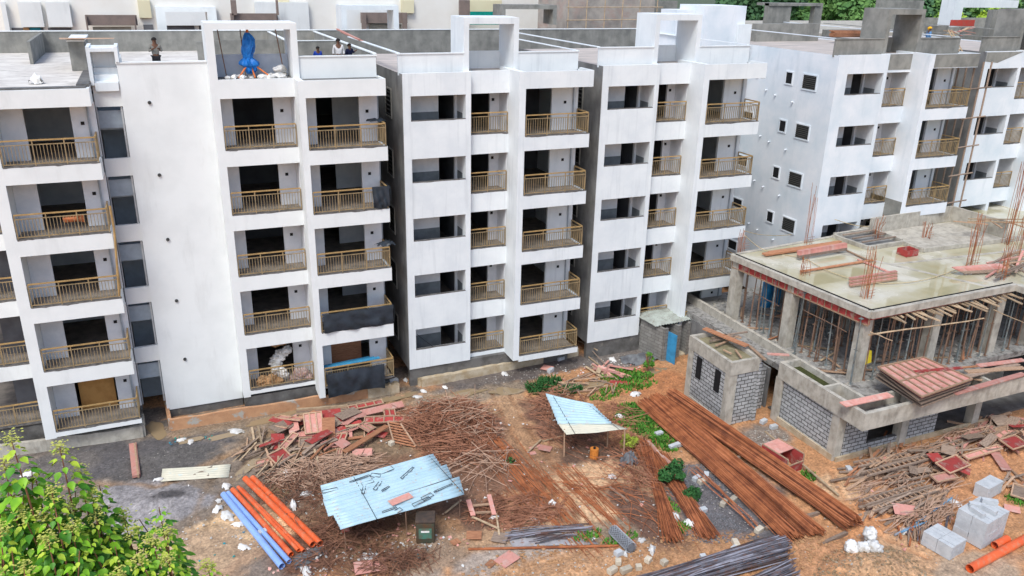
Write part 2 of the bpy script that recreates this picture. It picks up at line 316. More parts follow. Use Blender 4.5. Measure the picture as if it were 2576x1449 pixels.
B4 = block(33.57, -1.3, .56, 'white block whose broad left flank has louvred windows, unpainted grey concrete parapets on its roof', aL=-.37, wmat=white4, sidem=white4, dep=16, parm=conc, framem=conc, capmat=white4)
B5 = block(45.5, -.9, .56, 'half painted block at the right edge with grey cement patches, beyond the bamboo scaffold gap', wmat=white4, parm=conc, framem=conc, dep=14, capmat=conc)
# windows of the left flank of B4
WX = 33.57-.37-.03
def flank_window(P, y0, y1, z0, z1, nl, x=WX, fm_=None):
    f = MB(); t = .08
    f.box(x-.05, x-.001, y0-t, y0, z0-t, z1+t); f.box(x-.05, x-.001, y1, y1+t, z0-t, z1+t); f.box(x-.05, x-.001, y0, y1, z1, z1+t); f.box(x-.05, x-.001, y0, y1, z0-t, z0)
    o = f.build('louvre_window' if nl else 'narrow_window', fm_ or white4, P)
    g = MB(); g.box(x-.006, x-.002, y0, y1, z0, z1); gg = g.build('dark_pane', black, P); gg.parent = o
    if nl:
        l = MB()
        for i in range(nl):
            z = z0+(z1-z0)*(i+.5)/nl; l.hexa([(x-.04, y0, z-.05), (x-.04, y1, z-.05), (x-.008, y1, z), (x-.008, y0, z), (x-.04, y0, z-.035), (x-.04, y1, z-.035), (x-.008, y1, z+.015), (x-.008, y0, z+.015)])
        ll = l.build('louvre', mat('louvre_slat', (.045, .045, .042)), P); ll.parent = o
for zt in (14.36, 11.44, 8.5, 5.58, 2.6):
    flank_window(B4, -.13, .97, zt-.8, zt, 7); flank_window(B4, 1.92, 2.47, zt-.68, zt-.02, 0); flank_window(B4, 5.1, 6.0, zt-.6, zt, 0)
    v = MB(); 
    for y, z in ((3.2, zt-1.5), (1.6, zt-1.7), (4.1, zt-1.3)): v.tube([(WX-.16, y, z-.02), (WX-.002, y, z)], .05, 8)
    v.build('vent_pipe', white4, B4)
for P_, xx, u_, v_ in ((B2, 8.105-.03, 978, 257), (B3, 18.57-.03, 1455, 238)):
    q_ = un(u_, v_, 'X', xx)
    for k in range(5): flank_window(P_, q_.y-.5, q_.y+.5, q_.z-.65-3*k, q_.z+.65-3*k, 6, xx, conc)
# bare cement patch on B4
m = MB(); m.box(33.57+5.545, 33.57+5.556, -1.3-1.28, -1.3+1.2, 2.2, 6.9); m.build('bare_cement_patch', conc, B4)
m = MB(); m.box(33.57+3.43, 33.57+5.55, -1.3-.012, -1.3-.002, .56+14.2, .56+15.1); m.box(33.57+5.95, 33.57+9.59, -1.3-1.302, -1.3-1.292, .56+14.42, .56+15.17); m.build('bare_fascia', conc, B4)
m = MB(); m.hexa([(45.5+.0, -.9-.345, 15.1), (45.5+1.1, -.9-.345, 15.0), (45.5+1.1, -.9-.335, 15.0), (45.5+.0, -.9-.335, 15.1), (45.5, -.9-.345, 15.65), (45.5+3.3, -.9-.345, 15.65), (45.5+3.3, -.9-.335, 15.65), (45.5, -.9-.335, 15.65)]); m.build('bare_cement_patch', conc, B5)

# ---------- left block (B1)
P = B1 = empty('apartment_block', (-1, 0, G), 'large white block at the left with a broad blank wall and a stair window strip', 'building')
W = MB(); S = MB(); I = MB(); F = MB(); BW = MB(); PL = MB()
zo = .014
W.box(-.34, 0, 0, 1.2, -.41, 17.09); W.box(3.2, 3.5, -1.04, .55, -.6, 15.0)                  # piers of C1 / C2
W.box(3.48, 3.5, .551, 1.2, -.4, 15)
W.box(-3.9, -.341, .7, .9, -.75, 15.7)                                                        # blank wall
W.box(-3.95, -.341, .66, .95, 15.701, 15.76)
W.box(-3.9, -3.8, .901, 5, -.75, 15.7)
W.box(-8.95, -8.5, -1.0, .9, -.35, 14.95)                                                     # fin
for k in range(0, 6):
    z = 3*k+zo
    if k: W.box(0, 3.2, 0, .15, z-.81, z-.07 if k < 5 else z+.0)
    else: W.box(0, 3.2, 0, .15, z-.3, z-.07)
    if k:
        W.box(3.5, 7.12, -1.04, -.92, z-.75, z-.07 if k < 5 else z+.0); W.box(7.0, 7.12, -.919, .38, z-.75, z-.07 if k < 5 else z)
        W.box(3.51, 6.99, .4, .55, z-.8, z-.16)
        W.box(-8.5, -4.98, -1.0, -.88, z-.78, z-.07 if k < 5 else z-.08); W.box(-5.1, -4.98, -.879, .3, z-.78, z-.07 if k < 5 else z-.08)
        W.box(-12.5, -8.951, .22, .35, z-.8, z-.07)
        W.box(-4.95, -3.9, .8, .95, z-1.08, z-.3 if k < 5 else z-.15)
    else:
        W.box(-8.5, -4.98, -1.0, -.88, -.3, -.08)
    F.box(.01, 3.19, .16, 9, z-.2, z-.08); F.box(3.51, 6.98, -.91, 9, z-.2, z-.085 if k < 5 else z-.08); F.box(-8.49, -5.11, -.87, 9, z-.2, z-.085); F.box(-12.5, -8.96, .36, 9, z-.2, z-.085)
    if k < 5:
        wall_with_hole(BW, .01, 3.19, 1.25, 1.4, z-.08, z+2.8, .6, 2.38, z+2.15)
        BW.box(3.18, 3.195, .16, 1.24, z-.08, z+2.12)
        wall_with_hole(BW, 3.51, 7.05, .4, .55, z-.08, z+2.2, 4.17, 6.18, z+2.05)
        wall_with_hole(BW, -8.49, -4.96, .32, .45, z-.08, z+2.2, -7.6, -5.9, z+2.05)
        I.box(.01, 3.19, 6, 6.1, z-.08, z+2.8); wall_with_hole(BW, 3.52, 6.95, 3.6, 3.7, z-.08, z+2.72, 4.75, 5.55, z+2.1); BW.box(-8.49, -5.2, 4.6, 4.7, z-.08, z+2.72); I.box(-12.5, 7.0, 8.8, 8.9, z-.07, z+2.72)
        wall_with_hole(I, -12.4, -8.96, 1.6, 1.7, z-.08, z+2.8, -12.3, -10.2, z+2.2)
        sconce(P, 2.75, 1.25, z+1.4); sconce(P, 6.55, .4, z+1.35); sconce(P, -5.5, .32, z+1.35)
        PL.tube([(-5.25, .25, z-.08), (-5.25, .25, z+2.3)], .045)
        PL.tube([(7.09, .5, z-.08), (7.09, .5, z+2.3)], .045)
        ragged(P, .02, 3.18, -.001, z-.07); ragged(P, 3.52, 7.1, -1.041, z-.07); ragged(P, -8.48, -5.0, -1.001, z-.07, .09); ragged(P, -12.4, -8.97, .219, z-.07)
        add_rail(P, .02, .06, z-.07, 3.16); add_rail(P, 3.52, -.98, z-.07, 3.56, 1.3); add_rail(P, -8.48, -.94, z-.07, 3.46, 1.2); add_rail(P, -12.4, .28, z-.07, 3.4)
I.box(.0, .1, 1.41, 6, -.4, 14.8); I.box(3.2, 3.47, .56, 8, -.4, 14.8); I.box(6.96, 7.05, .56, 8, -.4, 14.8); I.box(-8.9, -8.6, .91, 8, -.4, 14.8); I.box(-5.05, -4.96, .46, 5, -.4, 14.5)
# stair bay: flights behind the opening
ST = MB(); ST.box(-4.95, -3.91, 2.6, 2.7, -.8, 14.8)
for k in range(0, 5):
    z = 3*k
    ST.hexa([(-4.94, 1.2, z+.9), (-3.92, 1.2, z+.9), (-3.92, 2.5, z+1.6), (-4.94, 2.5, z+1.6), (-4.94, 1.2, z+1.25), (-3.92, 1.2, z+1.25), (-3.92, 2.5, z+1.9), (-4.94, 2.5, z+1.9)])
    ST.box(-4.94, -3.92, 1.0, 1.1, z+1.0, z+1.75)
ST.build('stair_flight', mat('stair_plaster', (.36, .42, .48), (.3, .35, .4)), P)
FRM = MB()
for k in range(1, 6):
    z = 3*k+zo; FRM.box(-4.0, -3.93, .86, .9, z-3.3, z-1.08); FRM.box(-4.95, -4.90, .83, .9, z-3.3, z-1.08)
FRM.build('stair_window_frame', mat('aluminium', (.5, .52, .54), rough=.4), P)
# open shaft above the stair
SH = MB(); SH.box(-4.98, -4.84, .62, 2.4, 14.85, 16.4); SH.box(-3.93, -3.79, .62, 2.4, 15.77, 16.4); SH.box(-4.84, -3.93, .62, 1.44, 16.2, 16.34); SH.box(-4.98, -3.76, -.0, 1.75, 16.451, 16.55) if False else None
SH.box(-4.83, -3.94, 1.45, 1.6, 14.8, 16.39); SH.box(-4.83, -3.94, .63, .72, 14.6, 14.95)
SH.build('stair_shaft', white2, P)
SS = MB(); SS.box(-4.83, -3.92, .73, .95, 14.7, 15.0); SS.box(-4.83, -3.92, .951, 1.2, 14.7, 15.25); SS.box(-4.83, -3.92, 1.201, 1.44, 14.7, 15.5); SS.build('step', white2, P)
# roof
RF = MB(); RF.box(-12.5, -5.0, -.86, 15.3, 14.8, 14.93); RF.box(-4.99, 7.0, 2.9, 15.3, 14.8, 14.93); RF.box(-3.79, -.35, .96, 2.89, 14.8, 14.93); RF.build('roof_floor', roofp, P)
RE = MB(); RE.box(-12.5, -5.1, -.85, -.5, 14.935, 15.0); RE.box(0.0, 3.2, .16, 1.2, 14.8, 15.0); RE.box(3.5, 6.99, -.91, .1, 14.85, 14.95); RE.box(-5.45, -4.99, -.5, 5, 14.935, 15.05); RE.build('roof_edge', concw, P)
# C1 portal + parapets
PW = MB(); PW.box(3.2, 3.48, 0, 1.9, 15.001, 17.09); PW.box(-.34, 0, 1.2, 1.9, 15, 17.09); PW.box(-.34, 3.48, 0, 1.9, 17.091, 17.36); PW.build('roof_portal', white1, P)
PW = MB(); PW.box(3.49, 7.0, .1, .24, 14.96, 15.9); PW.box(3.49, 7.04, .06, .28, 15.901, 15.95); PW.build('parapet', white1, P)
PW = MB(); PW.box(-.0, 3.19, 1.3, 1.42, 14.94, 15.95); PW.build('inner_parapet', mat('pale_blue_plaster', (.50, .56, .64), (.44, .5, .58)), P)
PG = MB(); PG.box(6.92, 7.06, .29, 15.3, 14.2, 15.97); PG.box(-12.5, 31, 15.31, 15.5, 14, 16.05); PG.box(4.18, 4.3, 8.0, 15.3, 14.94, 15.98); PG.box(4.31, 6.91, 8.0, 8.12, 14.94, 15.98); PG.box(-.3, .0, 8, 8.2, 14.94, 15.98) ; PG.box(.01, 4.17, 9.2, 9.32, 14.94, 15.98)
PG.box(-5.95, -5.3, 5.5, 8.8, 14.94, 16.25); PG.box(-8.0, -7.85, 9, 15.3, 14.94, 16.0); PG.build('grey_parapet', conc, P)
PC = MB(); PC.box(6.9, 7.08, .29, 15.3, 15.971, 16.02); PC.box(-12.5, 31, 15.28, 15.53, 16.051, 16.1); PC.box(4.15, 6.9, 7.97, 8.15, 15.981, 16.02); PC.box(4.15, 4.33, 8.16, 15.2, 15.981, 16.02); PC.box(-6.0, -5.25, 5.4, 8.9, 16.251, 16.32); PC.build('coping', white1, P)
W.build('wall', white1, P); I.build('room_wall', darkin, P); F.build('floor_slab', floorm, P); BW.build('balcony_wall', plasterw, P); PL.build('drain_pipe', pvc, P)
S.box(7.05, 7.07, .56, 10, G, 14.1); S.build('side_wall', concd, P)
# weep holes in the blank wall
for u, v in ((376, 258), (401, 440), (422, 602), (444, 756), (465, 903)):
    p = un(u, v, 'Y', .7); m = MB(); m.tube([(p.x, .64, p.z), (p.x, .699, p.z)], .075, 12); o = m.build('weep_pipe', mat('pipe_rim', (.06, .06, .06)), P)
# faint joint lines
# plinth pieces
m = MB(); m.box(-3.85, -.35, .76, 1.2, G-.1, -.752); m.box(-.3, 7.0, .05, 1.2, G-.1, -.43); m.box(3.4, 7.0, -.35, .04, G-.1, -.6); m.box(-8.9, -5.0, -.2, 1, G-.1, -.36); m.box(-12.5, -8.96, .3, 1, G-.1, -.2); m.build('plinth', concw, P)
# lean of a yellow pipe at L1 corner
m = MB(); m.tube([un(276, 518, 'Y', -1.05), un(286, 570, 'Y', -1.05), un(290, 610, 'Y', -1.1), un(300, 745, 'Y', -1.08)], .05, 7); tag(m.build('hanging_hose', rail), 'ochre hose hanging down the corner of the balcony beside the stair windows', 'hose')

# ---------- background row
P = empty('apartment_block', (6, 24, G), 'white and cream block filling the top left beyond the grey roof parapets', 'building')
W = MB(); W.box(-20, 34, 30, 31, 0, 20); W.build('wall', cream, P)
def bgbox(name, u0, v0, u1, v1, y, m, th=.3, P=P):
    a = un(u0, v0, 'Y', y); b = un(u1, v1, 'Y', y); mb = MB(); mb.box(a.x, b.x, y-.001, y+th, min(a.z, b.z), max(a.z, b.z)); return mb.build(name, m, P)
for u0, v0, u1, v1 in ((0, 5, 28, 90), (43, 5, 112, 68), (112, 5, 183, 68), (390, 17, 548, 64), (640, 5, 780, 80), (850, 10, 1000, 80)):
    bgbox('white_panel', u0, v0, u1, v1, 29.6, white1)
for u0, v0, u1, v1 in ((29, 70, 112, 90), (120, 70, 182, 90), (410, 64, 490, 78), (500, 64, 520, 78), (360, 62, 388, 90)): bgbox('window', u0, v0, u1, v1, 29.9, darkin)
bgbox('teal_cloth', 75, 69, 103, 80, 29.8, mat('turquoise_cloth', (.03, .25, .32)), .02); bgbox('tan_cloth', 58, 69, 74, 79, 29.8, mat('tan_cloth', (.5, .3, .15)), .02)
bgbox('pale_panel', 345, 0, 382, 45, 29.7, yellowc); bgbox('pale_panel', 700, 0, 730, 40, 29.7, yellowc); bgbox('pale_panel', 1010, 0, 1042, 33, 29.7, yellowc)
bgbox('pale_panel', 1182, 0, 1262, 30, 29.7, yellowc)
for (u0, u1, v0) in ((213, 347, 38), (580, 700, 34), (910, 1025, 32)):
    bgbox('brown_balcony', u0, v0, u1, v0+26, 29.0, brownf, .5); bgbox('brown_post', u0, v0, u0+13, v0+58, 28.7, brownf, .25); bgbox('brown_post', u1-12, v0, u1, v0+58, 28.7, brownf, .25); bgbox('cream_shade', u0+20, v0+30, u1-15, v0+48, 29.3, mat('dim_cream', (.35, .33, .27)), .2)
bgbox('brown_post', 1157, 0, 1182, 40, 28.7, brownf); bgbox('brown_post', 580, 0, 597, 38, 28.7, brownf); bgbox('brown_post', 694, 0, 702, 38, 28.7, brownf)
tag(bgbox('teal_sheet', 1183, 29, 1262, 62, 28.6, teal, .05, None), 'bright teal sheet hung behind the white roof portal', 'sheet')
def portal(u0, v0, u1, v1, y, legs, m, label):
    a = un(u0, v0, 'Y', y); b = un(u1, v1, 'Y', y); mb = MB(); t = legs
    mb.box(a.x, a.x+t, y, y+1.6, b.z, a.z-.28); mb.box(b.x-t, b.x, y, y+1.6, b.z, a.z-.28); mb.box(a.x, b.x, y, y+1.6, a.z-.279, a.z)
    return tag(mb.build('roof_portal_frame', m), label, 'roof frame', 'portal frames on the roofs behind')
portal(390, 17, 548, 80, 16.2, .5, white1, 'white portal frame on the rear roof above the man in the grey shirt')
portal(857, 13, 1004, 75, 16.2, .35, white2, 'white portal frame on the rear roof behind the three standing people')
portal(1262, 12, 1400, 62, 16.6, .3, conc, 'grey trimmed portal frame on the rear roof right of the teal sheet')
# ---------- unfinished concrete tower behind B2/B3
a = un(1422, 100, 'Y', 19); b = un(1640, 100, 'Y', 19)
P = empty('unfinished_tower', ((a.x+b.x)/2, 19, G), 'bare stained concrete tower wrapped in thin scaffolding, behind the white roofs', 'building')
m = MB(); m.box(a.x, b.x, 19, 24, 0, 22); m.build('wall', mat('patchy_concrete', (.44, .40, .36), (.28, .26, .24), scale=.9, stain=(.42, .30, .26), stlo=.5, sthi=.7, stscale=(.3, .3, .5), bump=.3), P)
p = un(1555, 96, 'Y', 19); m = MB(); m.box(p.x-.55, p.x+.5, 18.97, 18.999, p.z-.6, p.z+.4); m.build('window', black, P)
P = empty('scaffold', ((a.x+b.x)/2, 18.3, 15), 'rusty pole scaffold standing against the bare concrete tower', 'scaffolding')
m = MB()
for i in range(6):
    x = a.x-.2+(b.x-a.x)*i/5; m.tube([(x, 18.3, 13.5), (x, 18.3, 20)], .035, 5)
for z in (14.6, 15.3, 16.5, 17.4, 18.4): m.tube([(a.x-.4, 18.25, z), (b.x+.3, 18.25, z+.06)], .03, 5)
m.build('pole', bamboo, P)
# stair head tower between B3 and B4
P = empty('stair_tower', (31.2, 7, G), 'plain white stair tower rising behind the roofs beside the louvred flank wall', 'building')
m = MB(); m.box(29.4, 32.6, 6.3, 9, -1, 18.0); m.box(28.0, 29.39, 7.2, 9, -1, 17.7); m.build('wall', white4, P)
m = MB(); m.box(32.0, 33.0, 6.1, 6.29, 14, 16.9); m.build('edge_wall', white2, P)
# plain building behind B3's portal
P = empty('unfinished_block', (40, 24, G), 'grey unplastered rooftop rooms at the top right behind the white blocks', 'building')
m = MB()
for u0, v0, u1, v1, y in ((1480, 0, 1700, 60, 24), (1905, 60, 2060, 85, 9), (1935, 8, 1985, 65, 17), (2052, 8, 2062, 72, 17), (2215, 0, 2320, 32, 22), (2080, 75, 2185, 90, 17), (2325, 45, 2500, 75, 22), (2340, 65, 2380, 100, 14), (2430, 70, 2500, 100, 12), (2500, 25, 2560, 95, 9), (2560, 30, 2600, 120, 8)):
    aa = un(u0, v0, 'Y', y); bb = un(u1, v1, 'Y', y); m.box(aa.x, bb.x, y, y+.5, bb.z-1.5, aa.z)
aa = un(1935, 8, 'Y', 17); bb = un(2062, 22, 'Y', 17); m.box(aa.x, bb.x, 16.9, 18.5, bb.z+.2, aa.z+.01)
m.build('wall', conc, P)
m = MB(); aa = un(1905, 66, 'Y', 20); m.box(aa.x-4, 90, 20, 40, 12, un(2100, 66, 'Y', 20).z-.6); m.build('roof_slab', concl, P)
m = MB(); a0 = un(2405, 8, 'Y', 16); b0 = un(2560, 20, 'Y', 16); m.box(a0.x, b0.x, 16, 17.5, b0.z, a0.z+.3); a1 = un(2435, 50, 'Y', 16); m.box(a0.x, a0.x+1.0, 16, 17.5, a1.z-.6, b0.z); m.build('white_portal', white2, P)

# ================================================================== UNFINISHED BUILDING ON THE RIGHT
P = CB = empty('unfinished_building', (30, -9, G), 'half built concrete and block building with a flooded flat roof slab propped from below', 'building')
FL = 1.35; ZT = 5.2
slabpts = [(26.9, -12.55), (37.0, -12.3), (37.0, -13.4), (56, -13.0), (56, 4), (40.5, 4), (38.6, -1.5), (34.0, -2.5), (26.0, -3.3)]
water = bpy.data.materials.new('flooded_slab'); water.use_nodes = True
def flooded(m):
    nt = m.node_tree; b = nt.nodes['Principled BSDF']; L = nt.links.new
    g = nd(nt, 'ShaderNodeNewGeometry'); n = nd(nt, 'ShaderNodeTexNoise'); n.inputs['Scale'].default_value = .42; n.inputs['Detail'].default_value = 5; L(g.outputs['Position'], n.inputs[0])
    r = nd(nt, 'ShaderNodeValToRGB'); r.color_ramp.elements[0].position = .38; r.color_ramp.elements[0].color = (.40, .36, .22, 1); r.color_ramp.elements[1].position = .68; r.color_ramp.elements[1].color = (.58, .555, .48, 1)
    e = r.color_ramp.elements.new(.52); e.color = (.48, .445, .32, 1); L(n.outputs[0], r.inputs[0]); L(r.outputs[0], b.inputs['Base Color'])
    rr = nd(nt, 'ShaderNodeMapRange'); rr.inputs[1].default_value = .56; rr.inputs[2].default_value = .70; rr.inputs[3].default_value = .04; rr.inputs[4].default_value = .7; L(n.outputs[0], rr.inputs[0]); L(rr.outputs[0], b.inputs['Roughness'])
flooded(water)
m = MB(); m.poly(slabpts, ZT-.16, ZT-.03); m.build('roof_slab', water, P)
RM = MB()
def rimrun(pts, w=.22, zt=ZT+.03, zb=ZT-.3):
    for (a, b) in zip(pts[:-1], pts[1:]):
        a = Vector((*a, (zt+zb)/2)); b = Vector((*b, (zt+zb)/2)); RM.beam(a, b, w, zt-zb)
        zt += .004; zb -= .003
rimrun([slabpts[8], slabpts[0]]); rimrun([slabpts[0], slabpts[1]], zt=ZT+.045); rimrun([slabpts[1], slabpts[2]], zt=ZT+.02); rimrun([slabpts[2], slabpts[3]], zt=ZT+.01); rimrun([slabpts[8], slabpts[7]], zt=ZT+.02, zb=ZT-.2); rimrun([slabpts[7], slabpts[6]], zt=ZT+.05, zb=ZT-.2)
RM.build('slab_edge', concl, P)
LN = MB()
for (a, b) in ((slabpts[8], slabpts[0]), (slabpts[0], slabpts[1])):
    a = Vector((*a, ZT+.02)); b = Vector((*b, ZT+.02)); c = Vector((31.5, -7, ZT+.02)); d = (c-(a+b)/2).normalized()*.2; LN.beam(a+d, b+d, .05, .06)
LN.build('edge_strip', black, P)
m = MB(); m.beam((31.2, -3.2, ZT-.026), (35.5, -12.2, ZT-.026), .28, .012); m.build('seam_strip', concl, P); m = MB(); m.beam((33.3, -7.6, ZT-.022), (45, -8.4, ZT-.022), .22, .012); m.build('seam_strip', concl, P)
# sunken stair well walls on the slab
SW = MB(); 
def wl(pts, h, w=.16, z0=ZT-.02):
    for a, b in zip(pts[:-1], pts[1:]):
        SW.beam((*a, z0+h/2), (*b, z0+h/2), w, h); h += .006
wl([(33.9, -2.7), (34.1, -5.2), (36.9, -5.1), (36.8, -6.6), (45.2, -6.9)], .22)
wl([(36.6, -2.8), (44, -2.3), (44.1, -6.2)], 1.0); wl([(33.9, -2.7), (37.2, -2.6)], .3); wl([(37, -2.7), (37, -4.9)], .28); SW.build('upstand_wall', concl, P)
m = MB(); m.box(37.2, 43.8, -6.4, -2.6, ZT-.02, ZT+.01); m.build('screed_floor', concl, P)
m = MB(); m.box(34.15, 36.85, -5.0, -2.75, ZT-.02, ZT+.02); m.build('stair_opening', concd, P)
for i in range(3):
    m = MB(); m.beam((34.2, -3.1-i*.75, ZT+.25), (36.9, -3.0-i*.75, ZT+.28), .12, .06); m.build('cross_beam', timberg, P)
# shuttering below the slab edge
m = MB(); a = Vector((26.15, -3.3, ZT-.5)); b = Vector((27.0, -12.45, ZT-.5)); m.beam(a, b, .06, .42); m.beam(Vector((27.0, -12.5, ZT-.36)), Vector((37, -12.2, ZT-.36)), .05, .12); m.build('edge_shuttering', redply, P)
m = MB(); 
m.beam(a+Vector((-.06, 0, .24)), b+Vector((-.06, 0, .24)), .08, .05); m.beam(a+Vector((-.06, 0, -.24)), b+Vector((-.06, 0, -.24)), .06, .05)
for i in range(22): 
    c = a.lerp(b, i/21.); m.beam(c+Vector((-.055, 0, -.2)), c+Vector((-.055, 0, .2)), .05, .04)
m.build('shutter_batten', timber, P)
m = MB(); m.poly([(26.35, -3.45), (34, -2.8), (37.5, -1.8), (55, -1), (55, -12.4), (27.15, -12.3)], ZT-.3, ZT-.2); m.build('soffit_shuttering', timberg, P)
# bearers poking out under the front edge
for i in range(26):
    x = 28.2+i*.34; m = MB(); l = random.uniform(.35, 1.3); a = Vector((x+random.uniform(-.08, .08), -12.1, ZT-.42)); b = Vector((x+random.uniform(-.1, .35), -12.35-l, ZT-.45-random.uniform(0, .12))); m.beam(a, b, .09, .06)
    tag(m.build('timber_bearer', bamboo), f'pale timber bearer under the front slab edge, {ORD[i]} from the corner column', 'timber', 'bearers under the front slab edge')
# floor slab, planters, ground floor
F1 = MB(); F1.poly([(25.0, -14.6), (34.4, -14.6), (34.4, -12.6), (56, -12.6), (56, 1), (24.6, 0)], FL-.3, FL); F1.build('floor_slab', mat('debris_floor', (.34, .33, .31), (.2, .195, .19), scale=3, stain=(.12, .11, .1), stlo=.52, sthi=.62, stscale=(1.5, 1.5, 1.5), bump=.6, bscale=12), P)
PP = MB(); zt, zb = 2.0, 1.15
PP.box(24.15, 24.36, -15.65, -10.1, zb, zt); PP.box(24.361, 40, -15.65, -15.44, zb, zt-.004); PP.box(24.361, 25.3, -10.3, -10.1, zb, zt-.003)
PP.box(25.3, 25.48, -14.3, -10.1, FL-.05, zt-.05); PP.box(24.361, 25.3, -13.0, -12.85, zb, zt-.02); PP.box(25.0, 34.5, -14.45, -14.3, FL-.05, zt-.06); PP.box(27.6, 27.75, -15.43, -14.46, zb, zt-.03); PP.box(32.3, 32.45, -15.43, -14.46, zb, zt-.03)
PP.box(24.36, 25.3, -15.43, -10.31, zb, zb+.12); PP.box(25.31, 40, -15.43, -14.46, zb, zb+.12); PP.box(25.5, 25.7, -10.0, 0, FL, FL+.45)
PP.box(40, 56, -15.2, -15.0, zb, zt-.01)
PP.build('planter_parapet', concl, P)
m = MB(); m.box(24.362, 25.298, -12.84, -10.31, zt-.5, zt-.35); o = m.build('green_water', mat('algae_water', (.05, .06, .012), (.03, .035, .01), rough=.06), P)
CO = MB()
def col(x, y, w=.5, d=.55, z0=FL, z1=ZT-.3): MB().box(x-w/2, x+w/2, y-d/2, y+d/2, z0, z1).build('column', concl, P)
for (x, y) in ((27.25, -11.95), (26.75, -7.55), (26.35, -3.5), (32.0, -11.9), (36.5, -11.9), (39.5, -12.0), (45, -12), (31.5, -7), (36.5, -7), (31, -2.6), (41, -7), (50, -12)): col(x, y)
for (x, y) in ((24.45, -14.05), (24.4, -10.2), (28.3, -14.25), (33.3, -14.2), (39, -14.2), (45, -14.2)): col(x, y, .45, .45, G-.2, zb)

GW = MB(); GW.box(24.3, 24.5, -13.8, -10.45, G, zb); GW.box(24.7, 26.1, -14.32, -14.14, G, zb); GW.box(26.1, 28.1, -14.32, -14.14, G, G+.55); GW.box(28.5, 30.6, -14.32, -14.14, G, zb); GW.box(26.1, 28.07, -14.31, -14.15, .95, zb)
GW.box(23.1, 23.3, -9.9, -6.5, G, 2.0) ; GW.box(23.3, 24.4, -9.0, -8.85, G, zb); GW.build('block_wall', blockm, P)
GP = MB(); GP.box(24.2, 24.299, -14.2, -10, G-.1, G+.28); GP.box(24.3, 34, -14.42, -14.321, G-.1, G+.22); GP.build('plinth', kerbl, P)
m = MB(); m.box(24.75, 54, -14.05, -9.1, G-.05, G+.06); m.build('ground_floor', concw, P)
m = MB(); m.box(26, 56, -9, -8.8, G, FL-.3); m.box(24.6, 24.7, -9, -1, G, FL-.31); m.build('inner_wall', concd, P)
# AC: props
pp = MB(); pp.tube([(0, 0, 0), (0, 0, 1.9)], .04, 6); pp.tube([(0, 0, 1.9), (0, 0, 3.42)], .028, 6); pp.box(-.09, .09, -.09, .09, 3.42, 3.45); pp.box(-.09, .09, -.09, .09, -.002, .02); pp.beam((-.12, 0, 1.8), (.12, 0, 1.8), .03, .03)
proto = pp.build('steel_prop', pole, loc=(0, 0, 0)); tag(proto, 'thin rusty steel prop standing under the flooded slab', 'prop', 'props holding up the flooded slab')
proto2 = copy_tree(proto); proto2.data = proto.data.copy(); proto2.data.materials[0] = mat('grey_prop', (.2, .24, .25), (.14, .12, .1), scale=3, space='obj'); tag(proto2, 'thin grey painted steel prop standing under the flooded slab', 'prop', 'grey props holding up the flooded slab')
first = {0: True, 1: True}
xs = [26.7+i*1.02 for i in range(14)]; ys = [-12.1+j*1.15 for j in range(8)]
for i, x in enumerate(xs):
    for j, y in enumerate(ys):
        if j > 5 and i > 5: continue
        X_ = x+random.uniform(-.25, .25); Y_ = y+random.uniform(-.3, .3)
        if any(abs(X_-a) < .42 and abs(Y_-b) < .45 for a, b in ((27.25, -11.95), (26.75, -7.55), (26.35, -3.5), (32, -11.9), (36.5, -11.9), (39.5, -12))): continue
        g = int(random.random() < .3); src = proto2 if g else proto
        rot = (random.gauss(0, .02), random.gauss(0, .02), random.uniform(0, 3))
        if first[g]: src.location = (X_, Y_, FL); src.rotation_euler = rot; first[g] = False; c = src
        else: c = copy_tree(src, (X_, Y_, FL), rot)
        c['label'] = f"{'grey' if g else 'rusty'} prop under the flooded slab, {ORD[i]} line from the left side, {ORD[j]} row back"
for i in range(22):
    x = 27.7+i*.46+random.uniform(-.1, .1)
    if any(abs(x-q) < .4 for q in (32, 36.5)): continue
    c = copy_tree(proto2 if i % 4 == 1 else proto, (x, -12.28+random.uniform(-.1, .12), FL), (random.gauss(0, .025), random.gauss(0, .025), random.uniform(0, 3))); c['label'] = f"{'grey' if i % 4 == 1 else 'rusty'} front edge prop under the flooded slab, {ORD[i]} from the corner column"
for i in range(15):
    y = -11.3+i*.55
    if abs(y+7.55) < .4: continue
    c = copy_tree(proto2 if i % 4 == 2 else proto, (26.35+(y+3.3)/-9*.75+.18, y, FL), (random.gauss(0, .025), random.gauss(0, .025), random.uniform(0, 3))); c['label'] = f"{'grey' if i % 4 == 2 else 'rusty'} left edge prop under the flooded slab, {ORD[i]} from the corner column"
mb = MB()
for i in range(900):
    x = random.uniform(25.6, 36); y = random.uniform(-12.4, -1); r = random.uniform(.03, .11); b_ = len(mb.v)
    for (dx, dy, dz) in ((1, 0, 0), (0, 1, 0), (-1, 0, 0), (0, -1, 0), (0, 0, .5)): mb.v.append((x+dx*r*random.uniform(.5, 1.3), y+dy*r*random.uniform(.5, 1.3), FL+.005+dz*r))
    mb.f += [(b_+a_, b_+(a_+1) % 4, b_+4) for a_ in range(4)]
tag(mb.build('rubble', concl), 'grey rubble and mortar lumps littering the floor among the props', 'rubble', kind='stuff')
for i in range(34):
    x = random.uniform(26.3, 36); y = random.uniform(-12, -3); a_ = random.uniform(-1, 1.4); L_ = random.uniform(.8, 2.2); d_ = Vector((math.cos(a_), math.sin(a_), 0))*L_/2; c_ = Vector((x, y, FL+.05+random.random()*.1)); mb = MB(); mb.beam(c_-d_, c_+d_, .1, .05)
    tag(mb.build('scrap_timber', random.choice((timber, timberg, bamboo, timbero))), 'scrap timber lying on the littered floor among the props', 'timber', 'scrap timbers on the propped floor')
